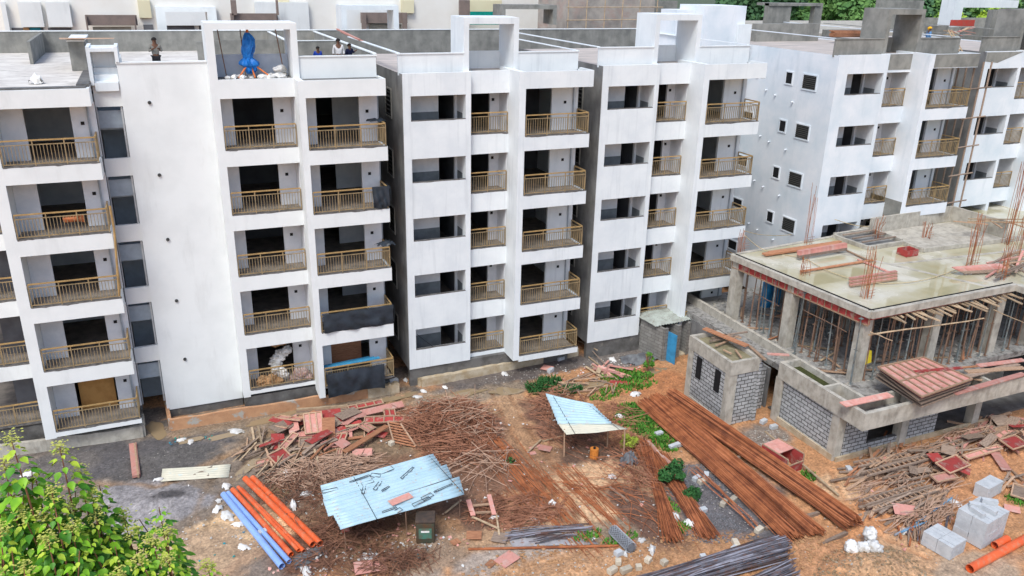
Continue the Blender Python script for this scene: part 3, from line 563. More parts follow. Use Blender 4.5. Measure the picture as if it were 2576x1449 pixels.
# diagonal / horizontal ties
def polething(p, q, r, m, label, cat='pole', group=None, name='timber_pole', n=6, sag=0):
    p = Vector(p); q = Vector(q); pts = [p.lerp(q, t/6)+Vector((random.gauss(0, r*.3), random.gauss(0, r*.3), random.gauss(0, r*.3)-sag*(1-(2*t/6-1)**2))) for t in range(7)]
    mb = MB(); mb.tube(pts, r, n, r2=r*.75); return tag(mb.build(name, m), label, cat, group)
a = un(2185, 842, 'Y', -12.6); b = un(2475, 802, 'Y', -12.6); polething(a, b, .045, bamboo, 'long crooked pale pole tied level across the props at the front of the slab')
polething(un(2190, 835, 'Y', -12.7), un(2245, 857, 'Y', -12.7), .035, bamboo, 'short pale pole tied slanting to the front corner props')
polething(un(2018, 778, 'X', 26.8), un(2130, 835, 'X', 26.9), .03, pole, 'rusty tube tied slanting across the props on the left side of the slab')
polething(un(2010, 868, 'X', 26.6), un(2090, 905, 'X', 26.6), .02, rustd, 'thin dark bar lying slanted across the left side props')
polething(un(1895, 735, 'X', 26.6), un(1960, 770, 'X', 26.6), .025, pole, 'short rusty tube between the first two columns on the left side')
polething(un(2500, 780, 'Y', -12.7), un(2576, 812, 'Y', -12.7), .03, bamboo, 'pale pole tied across the props by the right picture edge')
# blue drums and yellow bag inside
m = MB(); 
def drumtube(x, y, z, r, h, mm, label, cat='barrel', name='barrel'):
    mb = MB(); mb.tube([(x, y, z), (x, y, z+.02), (x, y, z+h*.33), (x, y, z+h*.66), (x, y, z+h)], r, 16); o = tag(mb.build(name, mm, smooth=False), label, cat); return o
for i, (u, v) in enumerate(((1925, 770), (1948, 765))):
    p = un(u, v, 'Z', FL); mb = MB(); mb.tube([p, p+Vector((0, 0, 1.5))], .3, 14); mb.tube([p+Vector((0, 0, 1.5)), p+Vector((0, 0, 1.65))], .3, 14, r2=.15)
    tag(mb.build('water_barrel', mat('blue_plastic', (.03, .28, .6), (.02, .2, .45), rough=.4)), ('blue plastic barrel nearer the first column under the slab', 'blue plastic barrel further right under the slab')[i], 'barrel')
# rooftop clutter of the slab ------------------------------------------------
def pane(name, w, h, n, m_face, m_fr, label, cat, group, loc, rot, first=None):
    pass
PAN = {}
def panel(kind, w, h, n, loc, rot, label, group=None, name='formwork_shutter'):
    """a plywood shuttering panel with a timber frame; centre at loc"""
    key = (kind, w, h, n)
    if key not in PAN:
        e = empty(name, (0, 0, 0), label, 'panel', group)
        mb = MB(); mb.box(-w/2, w/2, -h/2, h/2, 0, .018); mb.build('plywood_sheet', {'r': redply, 'p': pinkply, 'o': timbero, 'g': timberg}[kind], e)
        if n:
            mb = MB(); t = .06
            mb.box(-w/2, w/2, -h/2, -h/2+t, .0185, .075); mb.box(-w/2, w/2, h/2-t, h/2, .0185, .075); mb.box(-w/2, -w/2+t, -h/2+t, h/2-t, .0185, .073); mb.box(w/2-t, w/2, -h/2+t, h/2-t, .0185, .073)
            for i in range(1, n): x = -w/2+w*i/n; mb.box(x-t/2, x+t/2, -h/2+t, h/2-t, .0185, .071)
            mb.build('batten_frame', timber, e)
        PAN[key] = e; c = e
    else: c = copy_tree(PAN[key])
    c.location = loc; c.rotation_euler = rot; c['label'] = label
    if group: c['group'] = group
    elif 'group' in c: del c['group']
    return c
PLK = {}
def plank(loc, rot, L, w, t, m, label, group=None, name='plank'):
    L = round(L*2)/2 or .5; key = (L, w, t, m.name)
    if key not in PLK:
        mb = MB(); mb.box(-L/2, L/2, -w/2, w/2, -t/2, t/2); c = mb.build(name, m, loc=(0, 0, 0)); c['category'] = 'plank'; PLK[key] = c
    else: c = copy_tree(PLK[key])
    c.name = name; c.location = loc; c.rotation_euler = rot; c['label'] = label
    if group: c['group'] = group
    elif 'group' in c: del c['group']
    return c
def plank2(u0, v0, u1, v1, z, w, t, m, label, group=None, dz=0, base=G):
    a = un(u0, v0, 'Z', base+z); b = un(u1, v1, 'Z', base+z+dz); mb = MB(); mb.beam(a, b, w, t)
    o = tag(mb.build('plank', m), label, 'plank', group); return o
top = ZT
plank2(1922, 640, 2112, 612, .1, .35, .1, timbero, 'long dark red timber beam along the back of the flooded slab', base=top)
plank2(1935, 634, 2115, 607, .05, .2, .06, timbero, 'second long red timber beam behind the first at the back of the slab', base=top)
plank2(2015, 683, 2195, 654, .06, .18, .06, timbero, 'long brown board lying across the middle of the flooded slab', base=top)
plank2(2158, 652, 2250, 690, .06, .12, .06, pinkply, 'pinkish board running towards the bound rack in the middle of the slab', base=top)
plank2(2130, 630, 2185, 655, .06, .12, .06, timber, 'narrow board lying between the two plank stacks on the slab', base=top)
for i in range(6): plank2(2008, 632+i*3, 2128, 612+i*3, .42-i*.05, .2, .06, pinkply if i < 4 else timberg, f'pinkish plank, {ORD[i]} from the top of the neat stack behind the front column bars', 'stacked planks at the back left of the slab', base=top)
for i in range(6): plank2(2138, 700+i*4, 2255, 682+i*4, .3-i*.05, .16, .06, pinkply if i % 2 == 0 else timber, f'plank, {ORD[i]} from the top of the low stack around the front column bars', 'planks around the front column bars', base=top)
for i in range(6): plank2(2400+i*4, 675+i*2, 2520+i*3, 666+i*3, .35-i*.05, .35, .05, pinkply if i < 3 else timberg, f'board, {ORD[i]} from the top of the fanned stack at the right of the flooded slab', 'boards fanned at the right of the slab', base=top)
for i in range(16): plank2(2480+random.uniform(0, 90), 700-random.uniform(0, 50), 2530+random.uniform(0, 70), 690-random.uniform(0, 60), .08+random.random()*.25, .12, .06, random.choice((timber, pinkply, timberg)), 'loose board in the messy pile at the far right of the flooded slab', 'loose boards at the far right of the slab', base=top)
for i in range(9): plank2(2390+random.uniform(0, 150), 560-random.uniform(0, 12), 2420+random.uniform(20, 170), 575-random.uniform(0, 25), .9+random.random()*.2, .1, .05, random.choice((timber, bamboo)), 'thin board on the wall tops at the back of the flooded slab', 'boards on the wall tops at the back of the slab', base=top)
# red box with hole
p = un(2282, 640, 'Z', top); mb = MB(); mb.box(p.x-.45, p.x+.45, p.y-.35, p.y-.3, p.z, p.z+.35); mb.box(p.x-.45, p.x+.45, p.y+.3, p.y+.35, p.z, p.z+.35); mb.box(p.x-.45, p.x-.4, p.y-.3, p.y+.3, p.z, p.z+.35); mb.box(p.x+.4, p.x+.45, p.y-.3, p.y+.3, p.z, p.z+.35); tag(mb.build('open_box', redply), 'small red open topped box on the flooded slab', 'box')
# starter bars
def starter(u, v, n, h, label, z=top, r=.014, sp=.25):
    p = un(u, v, 'Z', z); mb = MB()
    for i in range(n):
        ax = p.x+random.uniform(-sp, sp); ay = p.y+random.uniform(-sp, sp); hh = h*random.uniform(.75, 1.05)
        mb.tube([(ax, ay, z-.2), (ax+random.gauss(0, .03), ay+random.gauss(0, .03), z+hh*.5), (ax+random.gauss(0, .1), ay+random.gauss(0, .1), z+hh)], r, 4)
    for k in range(3): mb.box(p.x-sp, p.x+sp, p.y-sp, p.y-sp+.012, z+.15+k*.15, z+.165+k*.15)
    return tag(mb.build('starter_bars', rust), label, 'rebar')
for u, v, n, h, l in ((2020, 690, 9, 1.0, 'cluster of rusty column bars at the left front of the flooded slab'), (2031, 612, 7, 3.6, 'tall rusty column bars at the back left of the slab'), (2179, 748, 14, 2.6, 'dense rusty column bars standing near the front corner of the slab'), (2443, 671, 12, 3.0, 'rusty column bars rising among the pink boards at the right'), (2532, 612, 12, 5.2, 'tall bunch of rusty bars at the far back right of the slab'), (2520, 700, 8, 2.0, 'short rusty bars near the right end of the slab'), (2205, 600, 10, 1.4, 'rusty bars beside the stair opening of the slab'), (2330, 600, 12, 1.0, 'low row of rusty bars inside the sunken stair area'), (1868, 628, 8, 1.2, 'rusty bars at the back left corner post of the slab'), (2560, 640, 8, 2.6, 'rusty bars at the right picture edge above the slab')):
    starter(u, v, n, h, l)
def rope(pts, r, m, label, name='rope', cat='rope'):
    P_ = [Vector(p) for p in pts]; out = []
    for i in range(len(P_)-1):
        a = P_[max(i-1, 0)]; b = P_[i]; c = P_[i+1]; d = P_[min(i+2, len(P_)-1)]
        for k in range(6):
            t = k/6; out.append(.5*((2*b)+(-a+c)*t+(2*a-5*b+4*c-d)*t*t+(-a+3*b-3*c+d)*t**3))
    out.append(P_[-1]); mb = MB(); mb.tube(out, r, 5); return tag(mb.build(name, m, smooth=True), label, cat)
T_ = lambda u, v, z=.05: un(u, v, 'Z', top+z)
rope([T_(1872, 592, 1.0), T_(1925, 630), T_(2020, 650), T_(2080, 680), T_(2150, 703), T_(2230, 713), T_(2320, 705), T_(2400, 680), T_(2450, 655)], .022, ropem, 'long pale rope curling across the flooded slab')
rope([un(1870, 580, 'Y', -2.5), un(1920, 591, 'Y', -1.5), un(1990, 590, 'Y', 0), un(2065, 570, 'Y', 1)], .02, ropem, 'pale rope hanging from the balcony corner towards the slab')
rope([un(2100, 552, 'Y', -2), un(2160, 568, 'Y', -2), un(2240, 568, 'Y', -2), un(2330, 555, 'Y', -1), un(2385, 535, 'Y', 0)], .022, ropem, 'pale rope drooping in front of the balconies above the back wall')
# planter deck clutter
big = [(2206, 925), (2328, 900), (2440, 955), (2315, 1000)]
Zp = 2.0
for i in range(4):
    q = [un(u+random.uniform(-6, 6), v+26-i*8, 'Z', Zp+.05+i*.2) for u, v in big]
    mb = MB(); mb.hexa([p for p in q]+[p+Vector((0, 0, .05)) for p in q])
    if i < 3: tag(mb.build('formwork_sheet', timberg), f'weathered board, {ORD[2-i]} below the large pink panel on the planter parapet', 'panel', 'boards under the large pink panel')
    else:
        e = empty('formwork_shutter', q[0], 'large pink panel with a timber grid resting on the planter parapet', 'panel')
        mb.build('plywood_sheet', pinkply, e); mb = MB(); u3 = Vector((0, 0, .08))
        for t in range(3): mb.beam(q[0].lerp(q[3], t/2)+u3, q[1].lerp(q[2], t/2)+u3, .08, .06)
        for t in range(8): mb.beam(q[0].lerp(q[1], t/7)+u3*1.05, q[3].lerp(q[2], t/7)+u3*1.05, .07, .055)
        mb.build('batten_frame', timber, e)
plank2(2120, 1018, 2240, 993, .1, .42, .05, pinkply, 'broad pink board laid over the planter trough at the front corner', base=Zp)
plank2(2300, 935, 2420, 925, .75, .2, .05, redply, 'red plank lying on top of the large pink panel', base=Zp)
for i, (a, b, c, d) in enumerate(((2400, 990, 2576, 940), (2380, 960, 2560, 915), (2430, 935, 2576, 925), (2460, 920, 2576, 905))): plank2(a, b, c, d, .1+i*.05, .3, .05, (pinkply, timberg, timber, pinkply)[i], ('pink board along the front parapet at the right edge', 'grey board behind the pink board on the front parapet', 'tan board across the planter near the right edge', 'faded board by the column at the right edge')[i], base=Zp)
for i in range(14): plank2(2200+random.uniform(0, 300), 960-random.uniform(0, 30), 2230+random.uniform(0, 330), 975-random.uniform(0, 60), .0+random.random()*.2, .12, .05, random.choice((timberg, timber, timbero)), 'scrap timber lying in the open planter behind the front parapet', 'scrap timber in the open planter', base=Zp-.3)
p = un(2180, 905, 'Y', -12.2)
mb = MB(); mb.hexa([p+Vector(v) for v in ((-.35, 0, -.3), (.35, 0, -.2), (.35, .2, -.2), (-.35, .2, -.3), (.0, .05, .45), (.3, .05, .4), (.3, .15, .4), (0, .15, .45))]); tag(mb.build('yellow_sack', mat('yellow_plastic', (.65, .5, .03), (.5, .38, .02))), 'yellow sack leaning by the front corner column', 'sack')

# ---------- small block cabin left of it
P = empty('block_cabin', (22.3, -8.2, G), 'small flat roofed cabin of pale blocks with two dark window slots', 'building')
m = MB(); m.box(21.45, 21.6, -9.5, -6.8, G, 1.6); m.box(21.9, 22.95, -9.82, -9.68, G, 1.6); m.box(22.95, 23.09, -9.8, -6.6, G, 1.6); m.build('block_wall', blockm, P)
m = MB(); m.box(21.4, 21.86, -9.85, -9.5, G, 1.6); m.box(21.4, 21.8, -6.8, -6.4, G, 1.6)
m.box(21.38, 23.2, -9.88, -9.7, 1.6, 2.3); m.box(21.38, 21.56, -9.7, -6.38, 1.601, 2.299); m.box(21.56, 23.2, -6.56, -6.38, 1.6, 2.298); m.box(23.02, 23.2, -9.7, -6.56, 1.602, 2.296); m.box(21.4, 21.5, -9.5, -6.8, G-.1, G+.2); m.build('ring_beam', concl, P)
m = MB(); m.box(21.57, 23.01, -9.69, -6.57, 1.95, 2.12); m.build('roof_floor', mat('mossy_roof', (.28, .25, .16), (.18, .16, .09), scale=3, rough=.4), P)
for y in (-7.35, -8.9):
    m = MB(); m.box(21.43, 21.449, y-.22, y+.22, .25, 1.45); m.build('window_slot', black, P)
for i, (a, b, c, d, w) in enumerate(((1772, 826, 1880, 870, .35), (1790, 850, 1860, 845, .12), (1785, 858, 1850, 848, .12), (1780, 835, 1865, 850, .12), (1800, 870, 1850, 850, .1), (1810, 845, 1880, 835, .12), (1850, 880, 1865, 900, .08), (1820, 880, 1840, 890, .08))):
    plank2(a, b, c, d, .1 if i else .35, w, .06, timbero if i == 0 else random.choice((timber, timberg)), 'orange plank laid diagonally over the cabin roof' if i == 0 else 'old grey plank lying on the cabin roof', None if i == 0 else 'old planks on the cabin roof', base=2.2)
plank2(1885, 870, 1925, 905, .2, .15, .06, timber, 'narrow board bridging from the cabin roof to the larger building', base=2.2)
plank2(1930, 890, 1985, 893, .1, .2, .05, pinkply, 'pale pink board laid beside the planter corner', base=2.2)

# ---------- toilet hut
P = empty('site_hut', (23.4, -2.2, G), 'small rough block hut with corrugated metal roof and blue doors', 'hut')
c0 = gd(1608, 880); c1 = gd(1665, 908); c2 = gd(1728, 890); hz = .85
c3 = c0+(c2-c1)
m = MB()
def wseg(mb, a, b, z1, t=.15, z0=G):
    a = Vector((a.x, a.y, (z0+z1)/2)); b = Vector((b.x, b.y, (z0+z1)/2)); mb.beam(a, b, t, z1-z0)
wseg(m, c0, c1, hz); wseg(m, c1, c1.lerp(c2, .12), hz-.01); wseg(m, c1.lerp(c2, .5), c1.lerp(c2, .62), hz-.02); wseg(m, c2.lerp(c1, .08), c2, hz-.01); wseg(m, c2, c3, hz+.01); wseg(m, c3, c0, hz+.02); wseg(m, c1.lerp(c2, .56), c0.lerp(c3, .56), hz-.03)
m.build('block_wall', blockd, P)
def corr(quad, nw, amp, m, name, parent=None, label=None, th=.0, nu=2, cat=None, group=None, wave_n=4, droop=0):
    a, b, c, d = [Vector(p) for p in quad]; n = nw*wave_n; nm = (b-a).cross(d-a).normalized()
    if nm.z < 0: nm = -nm
    mb = MB()
    for j in range(nu+1):
        for i in range(n+1):
            s = i/n; t = j/nu; p = a.lerp(b, t).lerp(d.lerp(c, t), s); mb.v.append(tuple(p+nm*(amp*math.sin(2*math.pi*i/wave_n)+mnoise.noise(p*.9)*.05)+Vector((0, 0, -droop*t))))
    for j in range(nu):
        for i in range(n): q = j*(n+1)+i; mb.f.append((q, q+1, q+n+2, q+n+1))
    o = mb.build(name, m, parent, smooth=True); sd = o.modifiers.new('s', 'SOLIDIFY'); sd.thickness = .012
    if label: tag(o, label, cat, group)
    return o
rz = 1.0
q = [un(1592, 788, 'Z', rz), un(1650, 822, 'Z', rz-.1), un(1767, 798, 'Z', rz), un(1690, 771, 'Z', rz+.12)]
corr([q[0], q[1], q[2], q[3]], 17, .03, greysheet, 'corrugated_roof', P, nu=6)
da = c1.lerp(c2, .12); m = MB(); m.hexa([da+Vector(v) for v in ((0, -.05, .02), (.12, -.75, .02), (.16, -.75, .02), (.04, -.05, .02), (0, -.05, 1.85), (.12, -.75, 1.85), (.16, -.75, 1.85), (.04, -.05, 1.85))]); m.build('door', bdoor, P)
m = MB(); db = c1.lerp(c2, .66); dc = c1.lerp(c2, .9); m.beam(db+Vector((0, .3, .95)), dc+Vector((-.1, .8, .95)), .04, 1.8); m.build('door', bdoor, P)
m = MB(); m.poly([tuple(p.xy) for p in (c0, c1, c2, c3)], G-.05, G+.06); m.build('hut_floor', kerbl, P)
# ================================================================== GROUND
rs = np.random.RandomState(3); LAT = rs.rand(64, 64, 4)
def vn(x, y, k=0):
    xi = np.floor(x).astype(int); yi = np.floor(y).astype(int); fx = x-xi; fy = y-yi; fx = fx*fx*(3-2*fx); fy = fy*fy*(3-2*fy)
    g = lambda a, b: LAT[a % 64, b % 64, k]
    return (g(xi, yi)*(1-fx)+g(xi+1, yi)*fx)*(1-fy)+(g(xi, yi+1)*(1-fx)+g(xi+1, yi+1)*fx)*fy
def fbm(x, y, s, k=0, o=4): return sum(vn(x*s*2**i+7*i, y*s*2**i+3*i, k)*.5**i for i in range(o))/sum(.5**i for i in range(o))
def grid(a, b, st): return list(np.arange(a, b, st))
gx = np.array([-900, -400, -150, -60, -30, -20]+grid(-14, 42, .11)+[44, 48, 56, 70, 100, 180, 400, 1000]); gy = np.array([-600, -200, -90, -50, -34]+grid(-27, 3, .11)+[4, 6, 10, 20, 40, 90, 200, 500, 1500])
GX, GY = np.meshgrid(gx, gy); N1 = fbm(GX, GY, .55, 0, 5); N2 = fbm(GX, GY, 2.3, 1, 3); N3 = fbm(GX, GY, 7, 2, 2)
dense = ((GX > -14) & (GX < 42) & (GY > -27) & (GY < 3))
Hh = np.where(dense, (N1-.5)*.18+(N2-.5)*.09+(N3-.5)*.09, 0)
fl = np.clip((-GY-1.5)/3, 0, 1); Hh *= .25+.75*fl
bm = np.clip(1-np.hypot((GX-27.5)/8, (GY+9)/7.5), 0, 1) > 0; Hh = np.where((GX > 24) & (GY > -15.5), np.minimum(Hh, -.02), Hh)
def mound(u, v, rx, ry, h, rot=0, rough=.3):
    global Hh
    c = gd(u, v); dx = GX-c.x; dy = GY-c.y; a = dx*math.cos(rot)+dy*math.sin(rot); b = -dx*math.sin(rot)+dy*math.cos(rot)
    r = np.hypot(a/rx, b/ry)+(N2-.5)*rough; Hh = np.maximum(Hh, np.where(r < 1, h*(1-r)**1.0*(1+.5*(N3-.5)), -9))
COL = np.zeros(GX.shape+(3,)); COL[:] = (.45, .245, .115); WET = np.zeros(GX.shape)
def blob(u, v, rx, ry, col, rot=0, s=.35, st=1.0, wet=0):
    c = gd(u, v); dx = GX-c.x; dy = GY-c.y; a = dx*math.cos(rot)+dy*math.sin(rot); b = -dx*math.sin(rot)+dy*math.cos(rot)
    r = np.hypot(a/rx, b/ry)+(N1-.5)*.9+(N2-.5)*.5; wgt = np.clip((1-r)/s+.5, 0, 1)*st
    COL[:] = COL*(1-wgt[..., None])+np.array(col)*wgt[..., None]; WET[:] = WET*(1-wgt)+wet*wgt
blob(300, 1250, 9, 7, (.20, .17, .135), wet=.3); blob(0, 1200, 7, 6, (.19, .17, .145), wet=.3); blob(700, 1050, 8, 2.0, (.225, .185, .135), wet=1)
FW = [(430, 1062), (520, 1050), (620, 1030), (720, 1015), (820, 1000), (920, 985)]
for u, v in FW: blob(u, v, 1.3, .45, (.13, .125, .115), s=.2)
for u, v in ((390, 1045), (60, 1135), (200, 1115), (300, 1100), (1000, 940), (985, 880)): blob(u, v, 1.3, .9, (.14, .125, .11), s=.3)
blob(330, 1150, 4.6, 1.6, (.095, .095, .10), rot=-.1, wet=.35); blob(430, 1165, 2.5, 1.3, (.10, .10, .10)); blob(120, 1180, 2, 1.2, (.13, .125, .12)); blob(400, 1280, 2.3, 1.4, (.27, .275, .29), s=.25); blob(300, 1243, 1.4, .8, (.25, .255, .27), s=.25); blob(430, 1262, .8, .4, (.08, .08, .085), s=.5)
blob(620, 1340, 2.4, 1.9, (.62, .45, .26)); blob(590, 1430, 2.6, 1.5, (.36, .25, .16)); blob(450, 1400, 2.5, 1.5, (.42, .31, .2)); blob(720, 1420, 1.6, .8, (.2, .17, .14), wet=.4)
blob(780, 1240, 2.2, 1.6, (.17, .12, .085)); blob(950, 1120, 3.5, 2.2, (.20, .145, .09), wet=.5); blob(1000, 1250, 4, 3.0, (.20, .12, .07)); blob(870, 1370, 2.6, 1.6, (.16, .085, .055))
blob(1150, 1060, 3.6, 2.2, (.19, .105, .07)); blob(1200, 1180, 4.0, 3, (.21, .115, .07)); blob(1000, 1370, 2.6, 1.6, (.25, .16, .09)); blob(1110, 1400, 2, 1.2, (.3, .22, .15))
blob(1280, 1020, 1.2, 2.6, (.40, .26, .15)); blob(1350, 1100, 1.2, 2.2, (.36, .22, .12)); blob(1420, 1170, 1.6, 1.5, (.30, .18, .1)); blob(1420, 1060, 1.6, 2.6, (.17, .09, .06)); blob(1500, 1150, 1.7, 1.6, (.13, .08, .055))
blob(1540, 1220, 2.2, 2.0, (.60, .41, .24)); blob(1520, 1300, 2.4, 1.3, (.62, .44, .26)); blob(1330, 1330, 3, 1.2, (.40, .27, .16)); blob(1330, 1395, 4, .9, (.38, .33, .28)); blob(1400, 1440, 4, 1.0, (.46, .28, .15))
blob(1180, 990, 4.2, .9, (.25, .205, .15), wet=1); blob(1330, 930, 6, 1.15, (.12, .11, .105), wet=.7); blob(1560, 900, 2.6, 1.2, (.16, .15, .14)); blob(1500, 975, 2.6, .6, (.33, .19, .09), wet=.7); blob(1640, 960, 2.4, 1.6, (.42, .19, .08))
blob(1830, 1270, 2.6, 3.2, (.13, .13, .14), rot=.1); blob(1600, 1330, 2, 1, (.25, .2, .14)); blob(1900, 1100, 1.6, 1.0, (.22, .19, .16)); blob(2120, 1230, 1.2, 1.1, (.56, .38, .22)); blob(2280, 1330, 3, 2.2, (.54, .27, .12)); blob(2250, 1420, 3, 1.6, (.50, .32, .18)); blob(2500, 1200, 5, 2.4, (.50, .26, .12)); blob(2050, 1400, 2, 1.2, (.44, .24, .12)); blob(2450, 1440, 2, .9, (.40, .31, .22))
blob(1700, 1400, 3, .8, (.42, .24, .12)); blob(1150, 1250, .8, 2.2, (.17, .10, .065)); blob(1620, 1290, 1.0, 2.4, (.14, .08, .055))
for (pts, w_, h_, cc) in (([(1235, 985), (1262, 1040), (1300, 1110), (1345, 1180), (1400, 1260)], .16, -.07, (.26, .14, .07)), ([(1275, 980), (1305, 1035), (1345, 1100), (1395, 1170), (1455, 1240)], .16, -.07, (.26, .14, .07)), ([(640, 1085), (560, 1150), (520, 1230), (480, 1320)], .18, -.05, (.20, .15, .10)), ([(700, 1100), (620, 1160), (560, 1240), (520, 1330)], .18, -.05, (.22, .16, .10)), ([(0, 1270), (200, 1215), (400, 1225), (560, 1150), (760, 1050), (1000, 1005), (1200, 985)], .3, -.04, (.30, .20, .11)), ([(2090, 1180), (2130, 1270), (2200, 1340), (2330, 1400)], .2, -.05, (.50, .26, .12))):
    for q0, q1 in zip(pts[:-1], pts[1:]):
        a_ = gd(*q0); b_ = gd(*q1); ex, ey = b_.x-a_.x, b_.y-a_.y; tt = np.clip(((GX-a_.x)*ex+(GY-a_.y)*ey)/(ex*ex+ey*ey), 0, 1); dd_ = np.hypot(GX-a_.x-tt*ex, GY-a_.y-tt*ey)+(N2-.5)*.25
        wg = np.clip(1-dd_/w_, 0, 1)**.7; Hh += wg*h_*(dense)*.8; COL[:] = COL*(1-wg[..., None]*.7)+np.array(cc)*wg[..., None]*.7
        Hh += np.clip(1-np.abs(dd_-w_*1.4)/(w_*.6), 0, 1)*.03*dense
mn = COL.mean(-1, keepdims=True); COL[:] = np.clip(mn*1.04+(COL-mn)*1.0, .01, .75)
COL *= np.array((1.08, .99, .95)); COL[:] = np.where((GY > 30)[..., None] | (GX > 60)[..., None], np.array((.10, .13, .07)), COL)
N4 = fbm(GX*1.0+5, GY+9, 4.2, 3, 3)
COL *= (.72+.56*N4)[..., None]
COL *= (.80+.4*N3)[..., None]*(.85+.3*N2)[..., None]
mound(403, 1275, 2.3, 1.5, .55, .1); mound(300, 1243, 1.3, .8, .3); mound(2190, 1452, 2.6, 1.7, .75); mound(1780, 1395, 3.6, .9, .28); mound(1500, 1420, 3.4, .8, .2); mound(300, 1150, 3.4, 1.0, .14); mound(2040, 1372, 1.2, .8, .2)
mound(1420, 1050, 1.5, 3.0, .35, 0, .6); mound(1110, 1060, 2.8, 1.6, .4, 0, .6); mound(1590, 1180, .9, 1.8, .3)
me = bpy.data.meshes.new('ground'); ny, nx = GX.shape
co = np.stack([GX, GY, Hh+G], -1).reshape(-1, 3); me.vertices.add(len(co)); me.vertices.foreach_set('co', co.ravel())
idx = np.arange(ny*nx).reshape(ny, nx); fq = np.stack([idx[:-1, :-1], idx[:-1, 1:], idx[1:, 1:], idx[1:, :-1]], -1).reshape(-1, 4)
me.loops.add(fq.size); me.loops.foreach_set('vertex_index', fq.ravel()); me.polygons.add(len(fq)); me.polygons.foreach_set('loop_start', np.arange(0, fq.size, 4)); me.polygons.foreach_set('use_smooth', np.ones(len(fq), bool)); me.update(); me.validate()
at = me.attributes.new('soil', 'FLOAT_COLOR', 'POINT'); at.data.foreach_set('color', np.concatenate([COL, WET[..., None]], -1).reshape(-1, 4).astype(np.float32).ravel())
gm = bpy.data.materials.new('soil'); gm.use_nodes = True; nt = gm.node_tree; b = nt.nodes['Principled BSDF']; L = nt.links.new
an = nd(nt, 'ShaderNodeAttribute', attribute_name='soil'); g_ = nd(nt, 'ShaderNodeNewGeometry')
n = nd(nt, 'ShaderNodeTexNoise'); n.inputs['Scale'].default_value = 9; n.inputs['Detail'].default_value = 8; n.inputs['Roughness'].default_value = .7; L(g_.outputs['Position'], n.inputs[0])
r = nd(nt, 'ShaderNodeMapRange'); r.inputs[1].default_value = .3; r.inputs[2].default_value = .7; r.inputs[3].default_value = .45; r.inputs[4].default_value = 1.4; L(n.outputs[0], r.inputs[0])
mu = nd(nt, 'ShaderNodeVectorMath', operation='SCALE'); L(an.outputs['Color'], mu.inputs[0]); L(r.outputs[0], mu.inputs['Scale'])
vo = nd(nt, 'ShaderNodeTexVoronoi'); vo.inputs['Scale'].default_value = 7; L(g_.outputs['Position'], vo.inputs[0])
vr = nd(nt, 'ShaderNodeMapRange'); vr.inputs[1].default_value = .10; vr.inputs[2].default_value = .16; vr.inputs[3].default_value = 1; vr.inputs[4].default_value = 0; L(vo.outputs['Distance'], vr.inputs[0])
sep = nd(nt, 'ShaderNodeSeparateColor'); L(vo.outputs['Color'], sep.inputs[0]); gt = nd(nt, 'ShaderNodeMath', operation='GREATER_THAN'); gt.inputs[1].default_value = .80; L(sep.outputs[0], gt.inputs[0])
pm = nd(nt, 'ShaderNodeMath', operation='MULTIPLY'); L(vr.outputs[0], pm.inputs[0]); L(gt.outputs[0], pm.inputs[1])
mx = nd(nt, 'ShaderNodeMix', data_type='RGBA'); L(pm.outputs[0], mx.inputs[0]); L(mu.outputs[0], mx.inputs[6]); mx.inputs[7].default_value = (.45, .42, .37, 1); L(mx.outputs[2], b.inputs['Base Color'])
n2 = nd(nt, 'ShaderNodeTexNoise'); n2.inputs['Scale'].default_value = 1.1; n2.inputs['Detail'].default_value = 3; L(g_.outputs['Position'], n2.inputs[0])
wr = nd(nt, 'ShaderNodeMapRange'); wr.inputs[1].default_value = .42; wr.inputs[2].default_value = .52; L(n2.outputs[0], wr.inputs[0])
wm = nd(nt, 'ShaderNodeMath', operation='MULTIPLY'); L(an.outputs['Alpha'], wm.inputs[0]); L(wr.outputs[0], wm.inputs[1])
rr = nd(nt, 'ShaderNodeMapRange'); rr.inputs[3].default_value = .92; rr.inputs[4].default_value = .06; L(wm.outputs[0], rr.inputs[0]); L(rr.outputs[0], b.inputs['Roughness'])
bp = nd(nt, 'ShaderNodeBump'); bp.inputs['Distance'].default_value = .06; L(n.outputs[0], bp.inputs['Height']); bs = nd(nt, 'ShaderNodeMapRange'); bs.inputs[3].default_value = .8; bs.inputs[4].default_value = .05; L(wm.outputs[0], bs.inputs[0]); L(bs.outputs[0], bp.inputs['Strength']); L(bp.outputs[0], b.inputs['Normal'])
me.materials.append(gm); go = bpy.data.objects.new('ground', me); sc.collection.objects.link(go); go['kind'] = 'structure'
def gz(x, y):
    i = int(np.clip(np.searchsorted(gx, x)-1, 0, nx-2)); j = int(np.clip(np.searchsorted(gy, y)-1, 0, ny-2)); return G+float(Hh[j:j+2, i:i+2].mean())
def gp(u, v, dz=0):
    p = gd(u, v); z = gz(p.x, p.y); p = un(u, v, 'Z', z); return Vector((p.x, p.y, gz(p.x, p.y)+dz))
pud = bpy.data.materials.new('muddy_water'); pud.use_nodes = True; pb_ = pud.node_tree.nodes['Principled BSDF']; pb_.inputs['Base Color'].default_value = (.30, .22, .13, 1); pb_.inputs['Roughness'].default_value = .04; pb_.inputs['Specular IOR Level'].default_value = .6
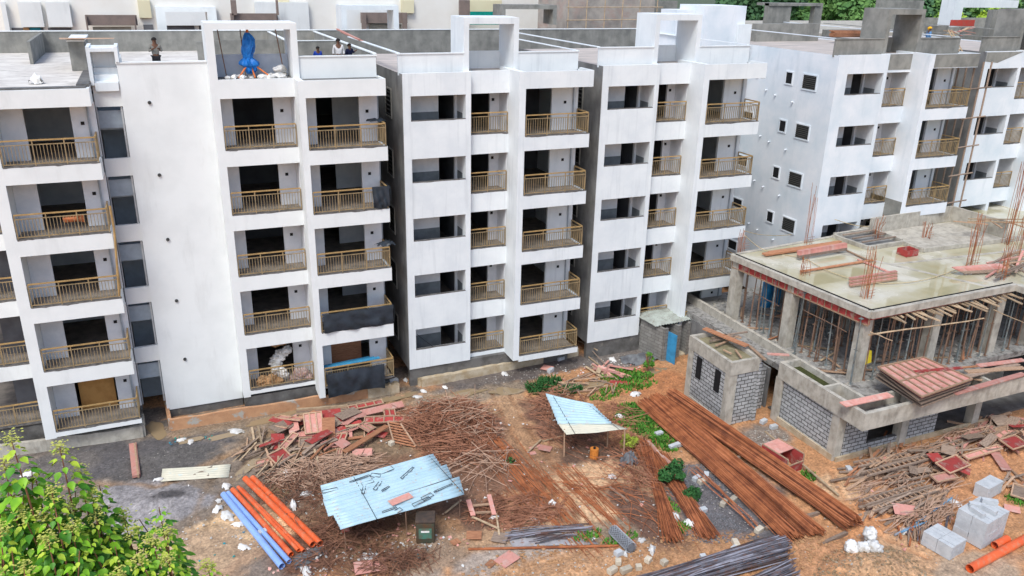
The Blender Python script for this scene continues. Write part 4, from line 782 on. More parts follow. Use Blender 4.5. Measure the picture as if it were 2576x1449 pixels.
for u, v, rx, ry, rz_ in ((395, 1082, .35, .9, .2), (560, 1098, 1.1, .25, .15), (690, 1052, 1.5, .3, .2), (1165, 995, 1.3, .35, .1), (1270, 985, .9, .5, -.3), (1000, 1000, 1.2, .3, .1), (1470, 972, 1.4, .35, .1), (1640, 938, 1.0, .3, .2), (1760, 985, .5, .5, 0), (620, 1180, .9, .25, .9), (700, 1225, .4, .7, 0), (480, 1110, .8, .2, .1), (1250, 925, 1.6, .25, .12), (380, 1405, .7, .3, .5)):
    c_ = gd(u, v); zl = gz(c_.x, c_.y)+.022; mb = MB(); N_ = 26; mb.v.append((c_.x, c_.y, zl))
    for i in range(N_):
        a_ = 6.2832*i/N_; q_ = 1+.55*mnoise.noise(Vector((math.cos(a_)*1.3+u, math.sin(a_)*1.3, v*.1))); x_ = rx*q_*math.cos(a_); y_ = ry*q_*math.sin(a_); mb.v.append((c_.x+x_*math.cos(rz_)-y_*math.sin(rz_), c_.y+x_*math.sin(rz_)+y_*math.cos(rz_), zl))
    mb.f = [(0, 1+i, 1+(i+1) % N_) for i in range(N_)]; mb.build('puddle', pud)['kind'] = 'structure'
# ================================================================== KERBS AND TROUGHS
def kerb(pts, h, w, m, label, base=-.1):
    mb = MB(); k = 0
    for a, b in zip(pts[:-1], pts[1:]):
        a = gd(*a); b = gd(*b); n = 14; prev = None
        d = (b-a); d.z = 0; nn = Vector((-d.y, d.x, 0)).normalized()*w/2
        for i in range(n+1):
            p = a+d*(i/n); j = random.uniform(-.035, .035); jn = nn.normalized()*random.uniform(-.02, .02)
            cur = [p-nn+jn+Vector((0, 0, base)), p+nn+Vector((0, 0, base)), p+nn+jn+Vector((0, 0, h+j+k)), p-nn+jn+Vector((0, 0, h+j+k))]
            b0 = len(mb.v); mb.v += [tuple(c) for c in cur]
            if i: mb.f += [(b0-4+q, b0-4+(q+1) % 4, b0+(q+1) % 4, b0+q) for q in range(4)]
            else: mb.f.append((b0+3, b0+2, b0+1, b0))
        mb.f.append(tuple(len(mb.v)-4+q for q in range(4))); k += .004
    return tag(mb.build('low_wall', m), label, 'low wall')
kerb([(421, 1030), (431, 1082), (925, 1000)], .56, .16, earthwall, 'low muddy orange wall in front of the blank white wall')
kerb([(925, 1000), (1003, 985)], .56, .3, kerbl, 'short pale concrete end of the muddy wall below the black tarps')
kerb([(-60, 1158), (362, 1098), (360, 1068)], .6, .2, concl, 'pale concrete kerb wall before the leftmost balconies')
kerb([(1042, 938), (1060, 972), (1250, 935), (1452, 893)], .46, .3, kerbl, 'pale low trough wall curving along the foot of the second block')
kerb([(1495, 888), (1612, 862)], .45, .25, kerbl, 'pale low wall at the foot of the third block beside the hut')
m = MB(); a = gd(1680, 840); m.beam(gd(1735, 850)+Vector((0, 0, .3)), gd(1830, 820)+Vector((0, 0, .3)), .3, .8); tag(m.build('low_wall', concw), 'grey low wall behind the hut at the foot of the third block', 'low wall')
# ================================================================== STUFF: STICKS, GRAVEL, GRASS
def sticks(name, areas, n, lr, ang, spread, r, m, zmax, label, cat, tilt=.25, bend=.1):
    mb = MB()
    for _ in range(n):
        u, v, rx, ry = random.choice(areas); c = gd(u, v); t = random.uniform(0, 2*math.pi); k = math.sqrt(random.random()); x = c.x+rx*k*math.cos(t); y = c.y+ry*k*math.sin(t)
        l = random.uniform(*lr); a = random.gauss(ang, spread); z = gz(x, y)+random.uniform(.01, zmax)*(1-k*.7); dz = random.gauss(0, tilt)*min(l, 1)*.5
        d = Vector((math.cos(a), math.sin(a), 0))*l/2; mid = Vector((x, y, z+abs(random.gauss(0, bend))*l*.3))
        p0 = Vector((x, y, z))-d; p1 = Vector((x, y, z))+d+Vector((0, 0, dz)); p0.z = max(p0.z, gz(p0.x, p0.y)+.01); p1.z = max(p1.z, gz(p1.x, p1.y)+.01)
        b = d.cross(Vector((0, 0, 1))).normalized()*random.gauss(0, bend)*l*.3
        mb.tube([p0, mid+b, p1], r*random.uniform(.7, 1.4), 3, cap=False)
    o = mb.build(name, m); return tag(o, label, cat, kind='stuff')
twig = mat('dry_twig', (.35, .16, .095), (.17, .07, .04), scale=2); twigp = mat('pale_twig', (.44, .29, .21), (.30, .18, .12), scale=3)
sticks('scrap_tangle', [(1110, 1050, 2.2, 1.3), (1170, 1080, 1.6, 1.5), (1060, 1090, 1.4, 1.0), (1150, 1130, 1.6, 1.4)], 1300, (.4, 1.9), -1.2, 1.0, .013, twig, .7, 'tangled heap of brown twigs and wire between the red panels and the dirt track', 'scrap heap')
sticks('scrap_tangle', [(1120, 1045, 2.4, 1.2), (1180, 1080, 1.4, 1.6), (1200, 1180, 1.6, 1.4)], 170, (.8, 2.4), .3, 1.2, .016, twigp, .8, 'pale grey brown sticks strewn on top of the tangled heap', 'sticks')
sticks('rusty_wire_tangle', [(760, 1220, 1.8, 1.3), (830, 1290, 1.6, 1.6), (900, 1330, 1.6, 1.2), (870, 1400, 2.0, .9), (1000, 1420, 1.4, .5)], 850, (.4, 1.5), 0, 1.6, .012, rustd, .35, 'dark rusty wire tangle between the orange pipes and the blue sheet canopy', 'wire', bend=.5)
sticks('scrap_tangle', [(780, 1190, 1.8, 1.0), (860, 1180, 1.6, .9)], 420, (.5, 2), -.6, .9, .016, twigp, .5, 'loose pale sticks spilling below the red shuttering panels', 'sticks')
sticks('scrap_tangle', [(1400, 1010, 1.6, 1.3), (1420, 1080, 1.4, 1.8), (1540, 1050, 1.3, 1.3), (1570, 1120, 1.0, 1.5), (1600, 1200, .8, 1.6)], 650, (.4, 1.8), -1.3, .8, .013, twig, .55, 'brown twig and root heap around the tilted blue sheet canopy', 'scrap heap')
sticks('loose_bars', [(1240, 1110, .35, 3.2), (1330, 1210, 1.2, 2.4), (1440, 1270, 1.6, 1.8)], 150, (2.5, 5.5), -1.52, .07, .013, rust, .12, 'old rusty bars half buried along the dirt track', 'rebar', tilt=.02, bend=.02)
sticks('loose_bars', [(1500, 1230, 2.4, 2.0), (1640, 1280, 1.4, 2.0)], 45, (1.5, 4), -1.2, .5, .012, rust, .15, 'bent rusty bars strewn over the pale sand patch', 'rebar', tilt=.05, bend=.25)
sticks('scrap_tangle', [(1270, 1280, 1.8, .8), (1340, 1300, 1.5, .6)], 350, (.4, 1.6), .2, 1.3, .013, twig, .3, 'sparse twigs scattered on bare soil in the lower centre', 'sticks')
sticks('scrap_tangle', [(2300, 1160, 3.0, 1.2), (2280, 1230, 2.8, 1.2), (2320, 1300, 1.6, .7), (2480, 1100, 2.6, 1.2)], 500, (.6, 2.4), .35, .35, .02, twigp, .5, 'thin sticks and slats mixed through the scrap timber on the right', 'sticks')
def stones(name, areas, n, rr, m, label, cat='gravel', flat=.6):
    mb = MB()
    for _ in range(n):
        u, v, rx, ry = random.choice(areas); c = gd(u, v); t = random.uniform(0, 6.283); k = math.sqrt(random.random()); x = c.x+rx*k*math.cos(t); y = c.y+ry*k*math.sin(t); z = gz(x, y); r = random.uniform(*rr)*random.choice((.6, .8, 1, 1.3))
        b = len(mb.v); rot = random.uniform(0, 3)
        for (dx, dy, dz) in ((1, 0, 0), (0, 1, 0), (-1, 0, 0), (0, -1, 0), (0, 0, flat), (0, 0, -flat)):
            j = [random.uniform(.7, 1.2) for _ in range(3)]; X_ = dx*j[0]*math.cos(rot)-dy*j[1]*math.sin(rot); Y_ = dx*j[0]*math.sin(rot)+dy*j[1]*math.cos(rot); mb.v.append((x+X_*r, y+Y_*r, z+(dz*j[2]+.35)*r))
        mb.f += [(b+a, b+(a+1) % 4, b+4) for a in range(4)]+[(b+(a+1) % 4, b+a, b+5) for a in range(4)]
    return tag(mb.build(name, m), label, cat, kind='stuff')
chipw = mat('pale_chip', (.5, .48, .44), (.3, .27, .24), scale=9); chipo = mat('orange_clod', (.42, .24, .12), (.3, .16, .08), scale=5)
stones('gravel', [(1830, 1250, 1.6, 2.6), (1790, 1330, 1.2, 1.2), (1760, 1200, .8, 1)], 2600, (.02, .05), gravelm, 'dark crushed stone spread between the two rusty bar bundles')
stones('gravel', [(1830, 1250, 1.5, 2.4), (1930, 1100, 1.2, .7)], 350, (.02, .045), chipw, 'pale chips among the dark crushed stone')
stones('rubble', [(1500, 1420, 4.5, .8), (1760, 1400, 3, .7), (2030, 1390, 1.5, .8), (1350, 1400, 3, .6)], 900, (.025, .09), chipo, 'orange clods and stones along the bottom edge of the yard', 'rubble')
stones('rubble', [(1300, 1300, 9, 5), (1400, 930, 5, .7), (1950, 1150, 1.4, 1), (2250, 1330, 5, 2.4), (650, 1300, 3, 2), (1500, 1400, 5, .9), (950, 1400, 2.5, .6)], 1100, (.015, .055), chipw, 'pale stone chips and scraps scattered over the whole yard', 'rubble')
stones('gravel', [(2190, 1445, 2.4, 1.5)], 900, (.02, .07), soilh, 'coarse gravelly soil covering the mound at the bottom right')
def litter(n, areas, m, label, r0=.03, r1=.09):
    mb = MB()
    for _ in range(n):
        u, v, rx, ry = random.choice(areas); c = gd(u, v); t = random.uniform(0, 6.283); k = math.sqrt(random.random()); x = c.x+rx*k*math.cos(t); y = c.y+ry*k*math.sin(t); z = gz(x, y)+.03; r = random.uniform(r0, r1); a = random.uniform(0, 6.3); b = len(mb.v)
        for j in range(5): q = a+j*1.257; rr_ = r*random.uniform(.4, 1.2); mb.v.append((x+rr_*math.cos(q), y+rr_*math.sin(q), z+random.uniform(-.02, .05)))
        mb.v.append((x, y, z+random.uniform(.01, .05))); mb.f += [(b+j, b+(j+1) % 5, b+5) for j in range(5)]
    return tag(mb.build('litter', m), label, 'litter', kind='stuff')
litter(260, [(1300, 1250, 7, 4), (700, 1250, 5, 3), (1150, 1100, 4, 3), (1500, 930, 4, .8), (950, 1390, 3, 1)], bagw, 'small white plastic and paper scraps strewn over the yard')
litter(160, [(1300, 1250, 7, 4), (900, 1390, 4, 1), (2250, 1300, 4, 2), (1500, 940, 3, .8)], pinkply, 'small pinkish plywood chips strewn over the yard', .04, .12)
litter(40, [(600, 1380, 1.5, 1), (470, 1110, 1.2, .5), (1000, 1390, 2, .8), (1570, 960, 2, .6)], mat('teal_scrap', (.0, .28, .2), (.02, .2, .4)), 'tiny teal and blue plastic scraps in the litter patches', .03, .07)
litter(300, [(1300, 1250, 8, 4), (2250, 1250, 5, 3), (1800, 1150, 2, 4)], timber, 'small timber splinters strewn over the soil', .03, .1)
leafd = mat('leaf_deep', (.035, .13, .03), (.02, .08, .02), scale=2); leafm = mat('leaf_mid', (.10, .27, .03), (.05, .16, .02), scale=2); leafy = mat('leaf_yellow', (.34, .40, .05), (.2, .3, .03), scale=3)
def blades(name, areas, n, h, m, label, wd=.03, lean=.5):
    mb = MB()
    for _ in range(n):
        u, v, rx, ry = random.choice(areas); c = gd(u, v); t = random.uniform(0, 6.283); k = random.random()**.6; x = c.x+rx*k*math.cos(t); y = c.y+ry*k*math.sin(t); z = gz(x, y); hh = h*random.uniform(.4, 1.2); a = random.uniform(0, 6.28)
        d = Vector((math.cos(a), math.sin(a), 0)); s = d.cross(Vector((0, 0, 1)))*wd; b = len(mb.v); p = Vector((x, y, z))
        for q in (p-s, p+s, p+d*hh*lean*.5+Vector((0, 0, hh*.7))+s, p+d*hh*lean*.5+Vector((0, 0, hh*.7))-s, p+d*hh*lean+Vector((0, 0, hh))): mb.v.append(tuple(q))
        mb.f += [(b, b+1, b+2, b+3), (b+3, b+2, b+4)]
    return tag(mb.build(name, m), label, 'grass', kind='stuff')
blades('grass', [(1600, 1050, 1.2, 1.0), (1640, 1080, .9, 1.1), (1670, 1115, .6, .9), (1590, 1035, .8, .8), (1630, 1065, 1.4, 1.3)], 3000, .15, leafm, 'green weeds growing in a strip along the left side of the rusty bar bundle')
blades('grass', [(1560, 945, 1.3, .6), (1600, 950, 1.1, .5), (1580, 975, 1.8, .5)], 1300, .18, leafm, 'green weeds on orange soil before the small hut')
blades('grass', [(1360, 980, .7, .5), (1380, 965, .8, .4), (1430, 985, .8, .4)], 1200, .3, leafd, 'dark weeds behind the tilted blue sheet canopy')
blades('grass', [(1520, 1000, .9, .4), (1480, 1350, .6, .3), (1560, 1360, .8, .3), (2030, 1200, .5, .4), (1710, 1330, .5, .3), (1680, 1270, .3, .8), (2560, 1260, .5, .5)], 1100, .16, leafm, 'small weed tufts scattered across the yard')
def shrub(u, v, r, h, n, m, label, leaf=.12, name='shrub', extra=None):
    b = gp(u, v); e = empty(name, b, label, 'plant'); mb = MB(); st = MB()
    for i in range(7):
        a = random.uniform(0, 6.28); st.tube([b, b+Vector((math.cos(a)*r*.4, math.sin(a)*r*.4, h*.5)), b+Vector((math.cos(a)*r*.7, math.sin(a)*r*.7, h*.85))], .015, 4)
    st.build('stem', twig, e)
    lobes = [(b+Vector((random.uniform(-.6, .6)*r, random.uniform(-.6, .6)*r, h*random.uniform(.3, .85))), r*random.uniform(.25, .5)) for _ in range(7)]
    for i in range(n):
        c, lr_ = random.choice(lobes); d = Vector((random.gauss(0, 1), random.gauss(0, 1), random.gauss(0, .8))).normalized(); p = c+d*lr_*random.uniform(.5, 1.05)
        if p.z < b.z: continue
        add_leaf(mb, p, d+Vector((0, 0, .4)), leaf*random.uniform(.6, 1.3))
    mb.build('foliage', m, e); return e
def add_leaf(mb, p, d, L_, wid=.62, droop=.25):
    d = d.normalized(); a = Vector((random.gauss(0, 1), random.gauss(0, 1), random.gauss(0, .3))); f = (a-d*a.dot(d)).normalized(); f = (f*.9+d*.35).normalized(); s = f.cross(d).normalized()*L_*wid/2; nn = s.cross(f).normalized()
    if nn.z < 0: nn = -nn
    q = [p, p+f*L_*.35+s*.95-nn*L_*.0, p+f*L_*.7+s*.75-nn*L_*.06, p+f*L_-nn*L_*droop, p+f*L_*.7-s*.75-nn*L_*.06, p+f*L_*.35-s*.95, p+f*L_*.5-nn*L_*.10]
    b = len(mb.v); mb.v += [tuple(x) for x in q]; mb.f += [(b, b+1, b+6), (b+1, b+2, b+6), (b+2, b+3, b+6), (b+3, b+4, b+6), (b+4, b+5, b+6), (b+5, b, b+6)]
shrub(1690, 1215, .65, .9, 1300, leafd, 'dark green broad leaved shrub between the bar bundles above the dark gravel', .14)
shrub(1740, 1250, .45, .5, 500, leafd, 'smaller dark green shrub creeping onto the dark gravel', .13)
shrub(1585, 1130, .6, .7, 1200, leafy, 'yellow green bush beside the grey cloth under the tilted canopy', .09)
shrub(1630, 935, .3, 1.3, 420, leafm, 'slender tall weed standing before the small hut', .12)
shrub(1355, 985, .75, .6, 900, leafd, 'low dark bush at the upper corner of the tilted blue canopy', .1)
shrub(1285, 1165, .2, .3, 90, leafd, 'tiny green plant alone in the tangled heap', .1)
# ================================================================== REBAR BUNDLES
def bundle(pairs, n, r, m, label, zb=.15, width=.8, height=.35, jit=.05, name='rebar_bundle', sagn=6, endj=.25, cat='steel bars'):
    a = gd(*pairs[0]); b = gd(*pairs[1]); a.z = b.z = 0; d = (b-a).normalized(); s = Vector((d.y, -d.x, 0)); L0 = (b-a).length; mb = MB()
    for i in range(n):
        o = random.uniform(-1, 1); hh = math.sqrt(max(0, 1-o*o)); z = random.uniform(0, 1)**.4*height*hh; w0 = o*width/2; fan = random.gauss(0, jit); e0 = random.uniform(-endj, endj); e1 = random.uniform(-endj, endj); ph = random.uniform(0, 6.28); pts = []
        for k in range(sagn+1):
            t = k/sagn; p = a+d*(e0+(L0+e1-e0)*t)+s*(w0*(1+.12*math.sin(t*5+.5))+fan*(t-.5)*2+.02*math.sin(t*9+ph)); x, y = p.x, p.y
            pts.append((x, y, G+zb+z+.02*math.sin(t*7+ph)+.05*math.sin(t*3.1)))
        mb.tube(pts, r*random.uniform(.8, 1.3), 4, cap=False)
    o = mb.build(name, m)
    for mm_ in ((rust2, rust3) if m == rust else (steel2, steel3)): o.data.materials.append(mm_)
    per = sagn*4; mi = np.repeat([random.choice((0, 0, 1, 2)) for _ in range(n)], per).astype(np.int32); o.data.polygons.foreach_set('material_index', mi); return tag(o, label, cat)
bundle(((1628, 1020), (1995, 1360)), 190, .0165, rust, 'wide flat bundle of long rusty bars, nearest the dark gravel', width=.95, height=.28, jit=.10, zb=.12)
bundle(((1650, 1012), (2050, 1352)), 180, .0165, rust, 'middle bundle of long rusty bars between its two neighbours', width=.7, height=.34, jit=.06, zb=.15)
bundle(((1690, 1012), (2138, 1332)), 280, .0165, rust, 'thick rounded bundle of long rusty bars nearest the red box', width=.95, height=.62, jit=.03, zb=.14)
bundle(((1618, 1118), (1694, 1362)), 95, .015, rust, 'narrow bundle of rusty bars running straight down beside the sand', width=.5, height=.22, jit=.16, zb=.05)
bundle(((1655, 1150), (1780, 1355)), 100, .015, rust, 'flat spread of rusty bars passing under the dark green shrub', width=.7, height=.2, jit=.14, zb=.05)
bundle(((1745, 1190), (1900, 1335)), 12, .014, rust, 'a few single rusty bars along the dark gravel edge', width=.35, height=.1, jit=.1, zb=.15)
bundle(((1965, 1385), (1600, 1500)), 120, .024, steel, 'dark bluish steel bar bundle cut off by the bottom edge', width=1.0, height=.5, jit=.10, zb=.1)
bundle(((1985, 1440), (1740, 1560)), 60, .022, steel, 'second dark steel bundle at the bottom edge, right of the first', width=.6, height=.35, jit=.08, zb=.1)
bundle(((1275, 1350), (1480, 1330)), 14, .02, steel, 'dark thin bars lying side by side on the grey sheet', width=.6, height=.05, jit=.08, zb=.06)
bundle(((1340, 1362), (1440, 1352)), 10, .018, steel, 'short dark bars just below the longer ones on the grey sheet', width=.35, height=.05, jit=.06, zb=.05)
for i, (u0, v0, u1, v1) in enumerate(((1700, 1045, 1640, 1055), (1790, 1190, 1860, 1150), (1925, 1330, 2060, 1290), (2060, 1372, 2130, 1340))):
    plank2(u0, v0, u1, v1, .07, .14, .13, timberg, ('timber bearer under the far end of the bar bundles', 'timber bearer under the middle of the bar bundles', 'timber bearer under the near part of the bar bundles', 'timber block under the near tip of the thick bar bundle')[i])
# ================================================================== CANOPIES
def wire(p, q, label, r=.012, name='tie_wire', sag=0.0, parent=None):
    mb = MB(); p = Vector(p); q = Vector(q); mb.tube([p.lerp(q, t/6)+Vector((0, 0, -sag*(1-(t/3-1)**2))) for t in range(7)], r, 4); o = mb.build(name, black, parent)
    if parent is None: tag(o, label, 'wire')
    return o
zc = .15
P = empty('sheet_canopy', gd(985, 1240), 'low canopy of overlapping pale blue corrugated sheets strewn with steel stirrups', 'canopy')
U = lambda u, v, z=zc: un(u, v, 'Z', z)
corr([U(806, 1221), U(815, 1258), U(1111, 1174), U(1089, 1143)][::1] and [U(806, 1221), U(1089, 1143), U(1111, 1174), U(815, 1258)][0:4], 6, .018, bluesheet, 'corrugated_sheet', P) if False else None
def csheet(tl, tr, br, bl, P, m, nw=6, z=zc, amp=.05, dz=0):
    # ridges follow tl->tr
    corr([U(*tl, z), U(*tr, z), U(*br, z+dz), U(*bl, z+dz)], nw, amp, m, 'corrugated_sheet', P, nu=8)
csheet((806, 1221), (1089, 1143), (1111, 1174), (815, 1260), P, bluesheet, 5, zc+.02)
csheet((812, 1257), (1123, 1169), (1138, 1201), (826, 1299), P, bluesheet, 5, zc)
csheet((838, 1295), (1155, 1199), (1168, 1243), (857, 1332), P, bluesheet, 5, zc-.02)
mb = MB()
for u, v in ((825, 1240), (1100, 1165), (1155, 1235), (865, 1320), (1000, 1205), (1020, 1285)): q = U(u, v, zc-.06); mb.tube([q, (q.x+.03, q.y, G)], .022, 6)
mb.build('leg', pole, P)
mb = MB(); mb.beam(U(815, 1235, zc-.06), U(862, 1322, zc-.06), .06, .05); mb.beam(U(1095, 1155, zc-.06), U(1160, 1240, zc-.06), .06, .05); mb.build('bearer', timber, P)
[o_ for o_ in ()]
wire(U(1080, 1147, zc+.05), U(1165, 1240, zc+.05), None, parent=P); wire(U(890, 1200, zc+.06), U(950, 1310, zc+.04), None, parent=P)
def stirrup(u, v, L_, w_, ang, k):
    c = U(u, v, zc+.045); mb = MB(); ca, sa = math.cos(ang), math.sin(ang); pts = [(-L_/2, -w_/2), (L_/2, -w_/2), (L_/2, w_/2), (-L_/2, w_/2)]
    pts = [(c.x+x*ca-y*sa, c.y+x*sa+y*ca, c.z+.01*i) for i, (x, y) in enumerate(pts)]
    if k: pts = pts+[pts[0]]
    mb.tube(pts, .014, 5); return tag(mb.build('steel_stirrup', mat('dark_steel', (.05, .045, .05), rough=.5)), None, 'steel stirrup')
for i, (u, v, l, w_, a, k, lab) in enumerate(((905, 1205, .9, .06, .25, 1, 'long narrow steel stirrup at the upper left of the blue sheets'), (955, 1185, 1.1, .5, .3, 0, 'large open bent bar near the top edge of the blue sheets'), (925, 1215, .5, .16, .2, 1, 'small closed stirrup in the left cluster on the blue sheets'), (945, 1196, .4, .2, -.5, 1, 'square stirrup above the left cluster on the blue sheets'), (915, 1232, .55, .1, 1.2, 1, 'upright lying stirrup below the left cluster on the blue sheets'), (950, 1222, .6, .12, .9, 1, 'slanted stirrup at the right of the left cluster'), (1025, 1190, .9, .08, .7, 1, 'long slanting stirrup on the upper right of the blue sheets'), (970, 1230, .4, .06, .5, 1, 'short hook bar in the middle of the blue sheets'), (980, 1283, .6, .06, .2, 1, 'thin stirrup near the lower edge of the blue sheets'), (1003, 1284, .25, .18, .4, 0, 'small curved hook at the lower edge of the blue sheets'), (830, 1234, .6, .15, 0, 1, 'stirrup on the left corner of the blue sheets'), (1060, 1262, .8, .14, .3, 1, 'stirrup bundle at the lower right of the blue sheets'), (1115, 1228, .9, .05, .3, 1, 'long stirrup by the right end of the blue sheets'), (1075, 1250, .5, .2, .4, 1, 'closed stirrup overlapping the lower right bundle'))):
    stirrup(u, v, l, w_, a, k)['label'] = lab
panel('p', .95, .38, 0, U(1008, 1256, zc+.05), (0, 0, .25), 'small pink board lying on the blue canopy sheets')
P = empty('sheet_canopy', gd(1480, 1060), 'tilted canopy of pale blue corrugated sheets with a cream front sheet', 'canopy')
z2 = .3
csheet((1372, 989), (1491, 1019), (1541, 1067), (1404, 1066), P, bluesheet, 9, z2)
corr([U(1404, 1065, z2-.03), U(1541, 1066, z2-.03), U(1580, 1079, z2-.08), U(1425, 1094, z2-.08)], 5, .012, creamsheet, 'corrugated_sheet', P, nu=6)
mb = MB()
for u, v in ((1390, 1003), (1482, 1025), (1530, 1062), (1572, 1080), (1420, 1080)): q = U(u, v, z2-.06); mb.tube([q, (q.x+.05, q.y, G)], .035, 6)
mb.build('leg', timber, P); wire(U(1392, 997, z2+.05), U(1447, 1092, z2+.0), None, parent=P); wire(U(1480, 1018, z2+.05), U(1560, 1082, z2), None, parent=P)
corr([gp(409, 1182, .06), gp(581, 1171, .06), gp(575, 1202, .06), gp(405, 1214, .06)], 6, .015, creamsheet, 'corrugated_sheet', None, 'cream and pale blue corrugated sheet lying flat on the dark sand', nu=6, cat='sheet')
corr([gp(913, 1396, .1), gp(954, 1398, .1), gp(938, 1434, .1), gp(893, 1432, .1)], 6, .012, mat('white_sheet', (.7, .7, .68)), 'corrugated_sheet', None, 'short white corrugated sheet near the bottom centre left', nu=3, cat='sheet')
corr([gp(1270, 1340, .04), gp(1465, 1326, .04), gp(1505, 1370, .04), gp(1290, 1378, .04)], 2, .005, mat('grey_flat_sheet', (.36, .35, .37), (.27, .26, .27), scale=3, stain=(.22, .1, .06), stlo=.55, sthi=.7, stscale=(2, 2, 2)), 'flat_sheet', None, 'grey flat sheet under the dark bars at the bottom centre', nu=4, cat='sheet')
# ================================================================== PIPES, DRUM, BOX
def pipething(a, b, r, m, label, cat='pipe', group=None, t=.012, z=0, name='plastic_pipe', base=None):
    p = gp(*a, r+z); q = gp(*b, r+z); mb = MB(); mb.pipe(p, q, r, t); return tag(mb.build(name, m, smooth=False), label, cat, group)
for a, b, r, z, l in (((636, 1210), (806, 1376), .135, .02, 'thick orange pipe at the right side of the orange pipe stack'), ((618, 1215), (788, 1382), .13, .1, 'second thick orange pipe from the right in the stack'), ((607, 1236), (765, 1393), .085, .03, 'thin orange pipe in the middle of the orange stack'), ((600, 1233), (752, 1393), .08, .08, 'thin orange pipe left of the middle of the orange stack'), ((586, 1238), (733, 1402), .11, .02, 'orange pipe at the left side touching the pale blue ones')):
    pipething(a, b, r, orangep, l, z=z)
pipething((574, 1244), (728, 1418), .10, bluep, 'pale blue pipe next to the orange ones'); pipething((563, 1250), (710, 1432), .13, bluep, 'outer pale blue pipe of the stack')
pipething((2437, 1440), (2582, 1362), .17, orangep, 'large orange pipe lying at the bottom right corner'); pipething((2500, 1380), (2532, 1364), .16, orangep, 'short orange pipe beside the pale block stack')
# grey film under the pipe end
def cloth(u, v, rx, ry, h, m, label, n=16, rot=0, name='cloth', cat='cloth', base=None, sharp=2.0, hang=0):
    c = gp(u, v) if base is None else Vector(base); mb = MB(); seed = random.uniform(0, 99)
    for j in range(n+1):
        for i in range(n+1):
            a = (i/n*2-1); b = (j/n*2-1); rr = max(abs(a), abs(b)); 
            ex = 1+.35*mnoise.noise(Vector((a*1.6, b*1.6, seed))); x = a*rx*ex; y = b*ry*ex
            z = h*max(0, (1-rr**sharp))*(.55+.9*abs(mnoise.noise(Vector((a*2.2, b*2.2, seed+5)))))+.06*h*mnoise.noise(Vector((a*7, b*7, seed)))+.015
            X_ = c.x+x*math.cos(rot)-y*math.sin(rot); Y_ = c.y+x*math.sin(rot)+y*math.cos(rot); mb.v.append((X_, Y_, (gz(X_, Y_) if base is None else c.z)+max(z, .012)))
    for j in range(n):
        for i in range(n):
            a = (i+.5)/n*2-1; b = (j+.5)/n*2-1
            if math.hypot(a, b)+.25*mnoise.noise(Vector((a*2, b*2, seed+9))) > 1.05: continue
            q = j*(n+1)+i; mb.f.append((q, q+1, q+n+2, q+n+1))
    o = mb.build(name, m, smooth=True); return tag(o, label, cat)
cloth(775, 1400, .7, .35, .1, tarpg, 'grey film scrap under the near end of the orange pipes', rot=.4)
cloth(1584, 1165, .42, .4, .55, tarpg, 'dark grey cloth draped over a stub beside the yellow green bush')
cloth(1610, 905, 1.1, .6, .35, tarpg, 'grey tarpaulin heap in front of the small hut')
# bags and litter
for i, (u, v, r, h, l) in enumerate(((595, 1085, .45, .1, 'flattened white bag on wet ground below the muddy wall'), (570, 1225, .3, .15, 'white bag at the head of the orange and blue pipes'), (548, 1283, .35, .18, 'white bag left of the pale blue pipe, upper of two'), (572, 1298, .4, .16, 'large crumpled white bag left of the pale blue pipe'), (552, 1262, .2, .12, 'small white rag near the pale blue pipe'), (598, 1320, .25, .1, 'white scrap touching the pale blue pipe'), (612, 1378, .3, .1, 'white rag left of the near end of the blue pipe'), (75, 1192, .45, .12, 'white film seen between the tree tops on grey ground'), (400, 1208, .28, .12, 'white bag at the left end of the cream sheet'), (455, 1108, .3, .08, 'white litter heap beyond the dark sand, left part'), (480, 1112, .25, .08, 'white litter heap beyond the dark sand, right part'), (770, 1245, .35, .15, 'white bag in the rusty wire right of the orange pipes'), (738, 1276, .25, .35, 'white paper sack standing by the orange pipes'), (720, 1196, .3, .2, 'white bag among the red panels at their lower end'), (770, 1440, .4, .2, 'white bag at the bottom edge left of centre'), (1020, 958, .3, .12, 'white bag below the black tarps, upper one'), (1050, 1000, .3, .1, 'white bag on the wet strip near the muddy wall end'), (1040, 1035, .3, .15, 'pale bag heap at the end of the red panels'), (1065, 985, .25, .1, 'white rag on the wet strip, right of the wall end'), (1120, 975, .25, .08, 'small white rag at the trough corner'), (1205, 918, .2, .12, 'white stone like bag inside the trough'), (1270, 942, .4, .12, 'white bag along the outside of the trough wall'), (1540, 905, .35, .12, 'white bag at the foot of the third block'), (1600, 993, .45, .2, 'large pale sack right of the tilted canopy corner'), (1560, 1050, .3, .15, 'white bag in the weeds beside the blue sheets'), (1697, 1305, .4, .25, 'large white bag between the two left rusty bundles'), (1735, 1320, .33, .2, 'white bag on the flat spread of rusty bars'), (1640, 1385, .3, .25, 'white bag and tin near the bottom between bars'), (1615, 1360, .25, .1, 'white rag right of the wire mesh roll'), (1572, 1396, .2, .18, 'white bag below the wire mesh roll'), (1245, 1305, .25, .15, 'white bag in the lower centre twigs'), (1390, 1268, .2, .2, 'upright white rag in the centre of the yard'), (1540, 1200, .3, .08, 'white film on the plank at the sand patch'), (2275, 1338, .25, .12, 'white bag beside the blue tubes'), (1345, 1310, .3, .08, 'white litter above the grey flat sheet'), (2400, 1265, .35, .12, 'pinkish white cloth behind the pale block stack'), (1395, 1055, .15, .06, 'tiny white scrap beside the tilted canopy'), (1165, 1140, .2, .1, 'white rag in the brown tangle, middle'))):
    cloth(u, v, r*random.uniform(.6, 1.0), r*random.uniform(.4, .65), h*1.25, bagw, l, n=9, rot=random.uniform(0, 3), name='white_bag', cat='bag')
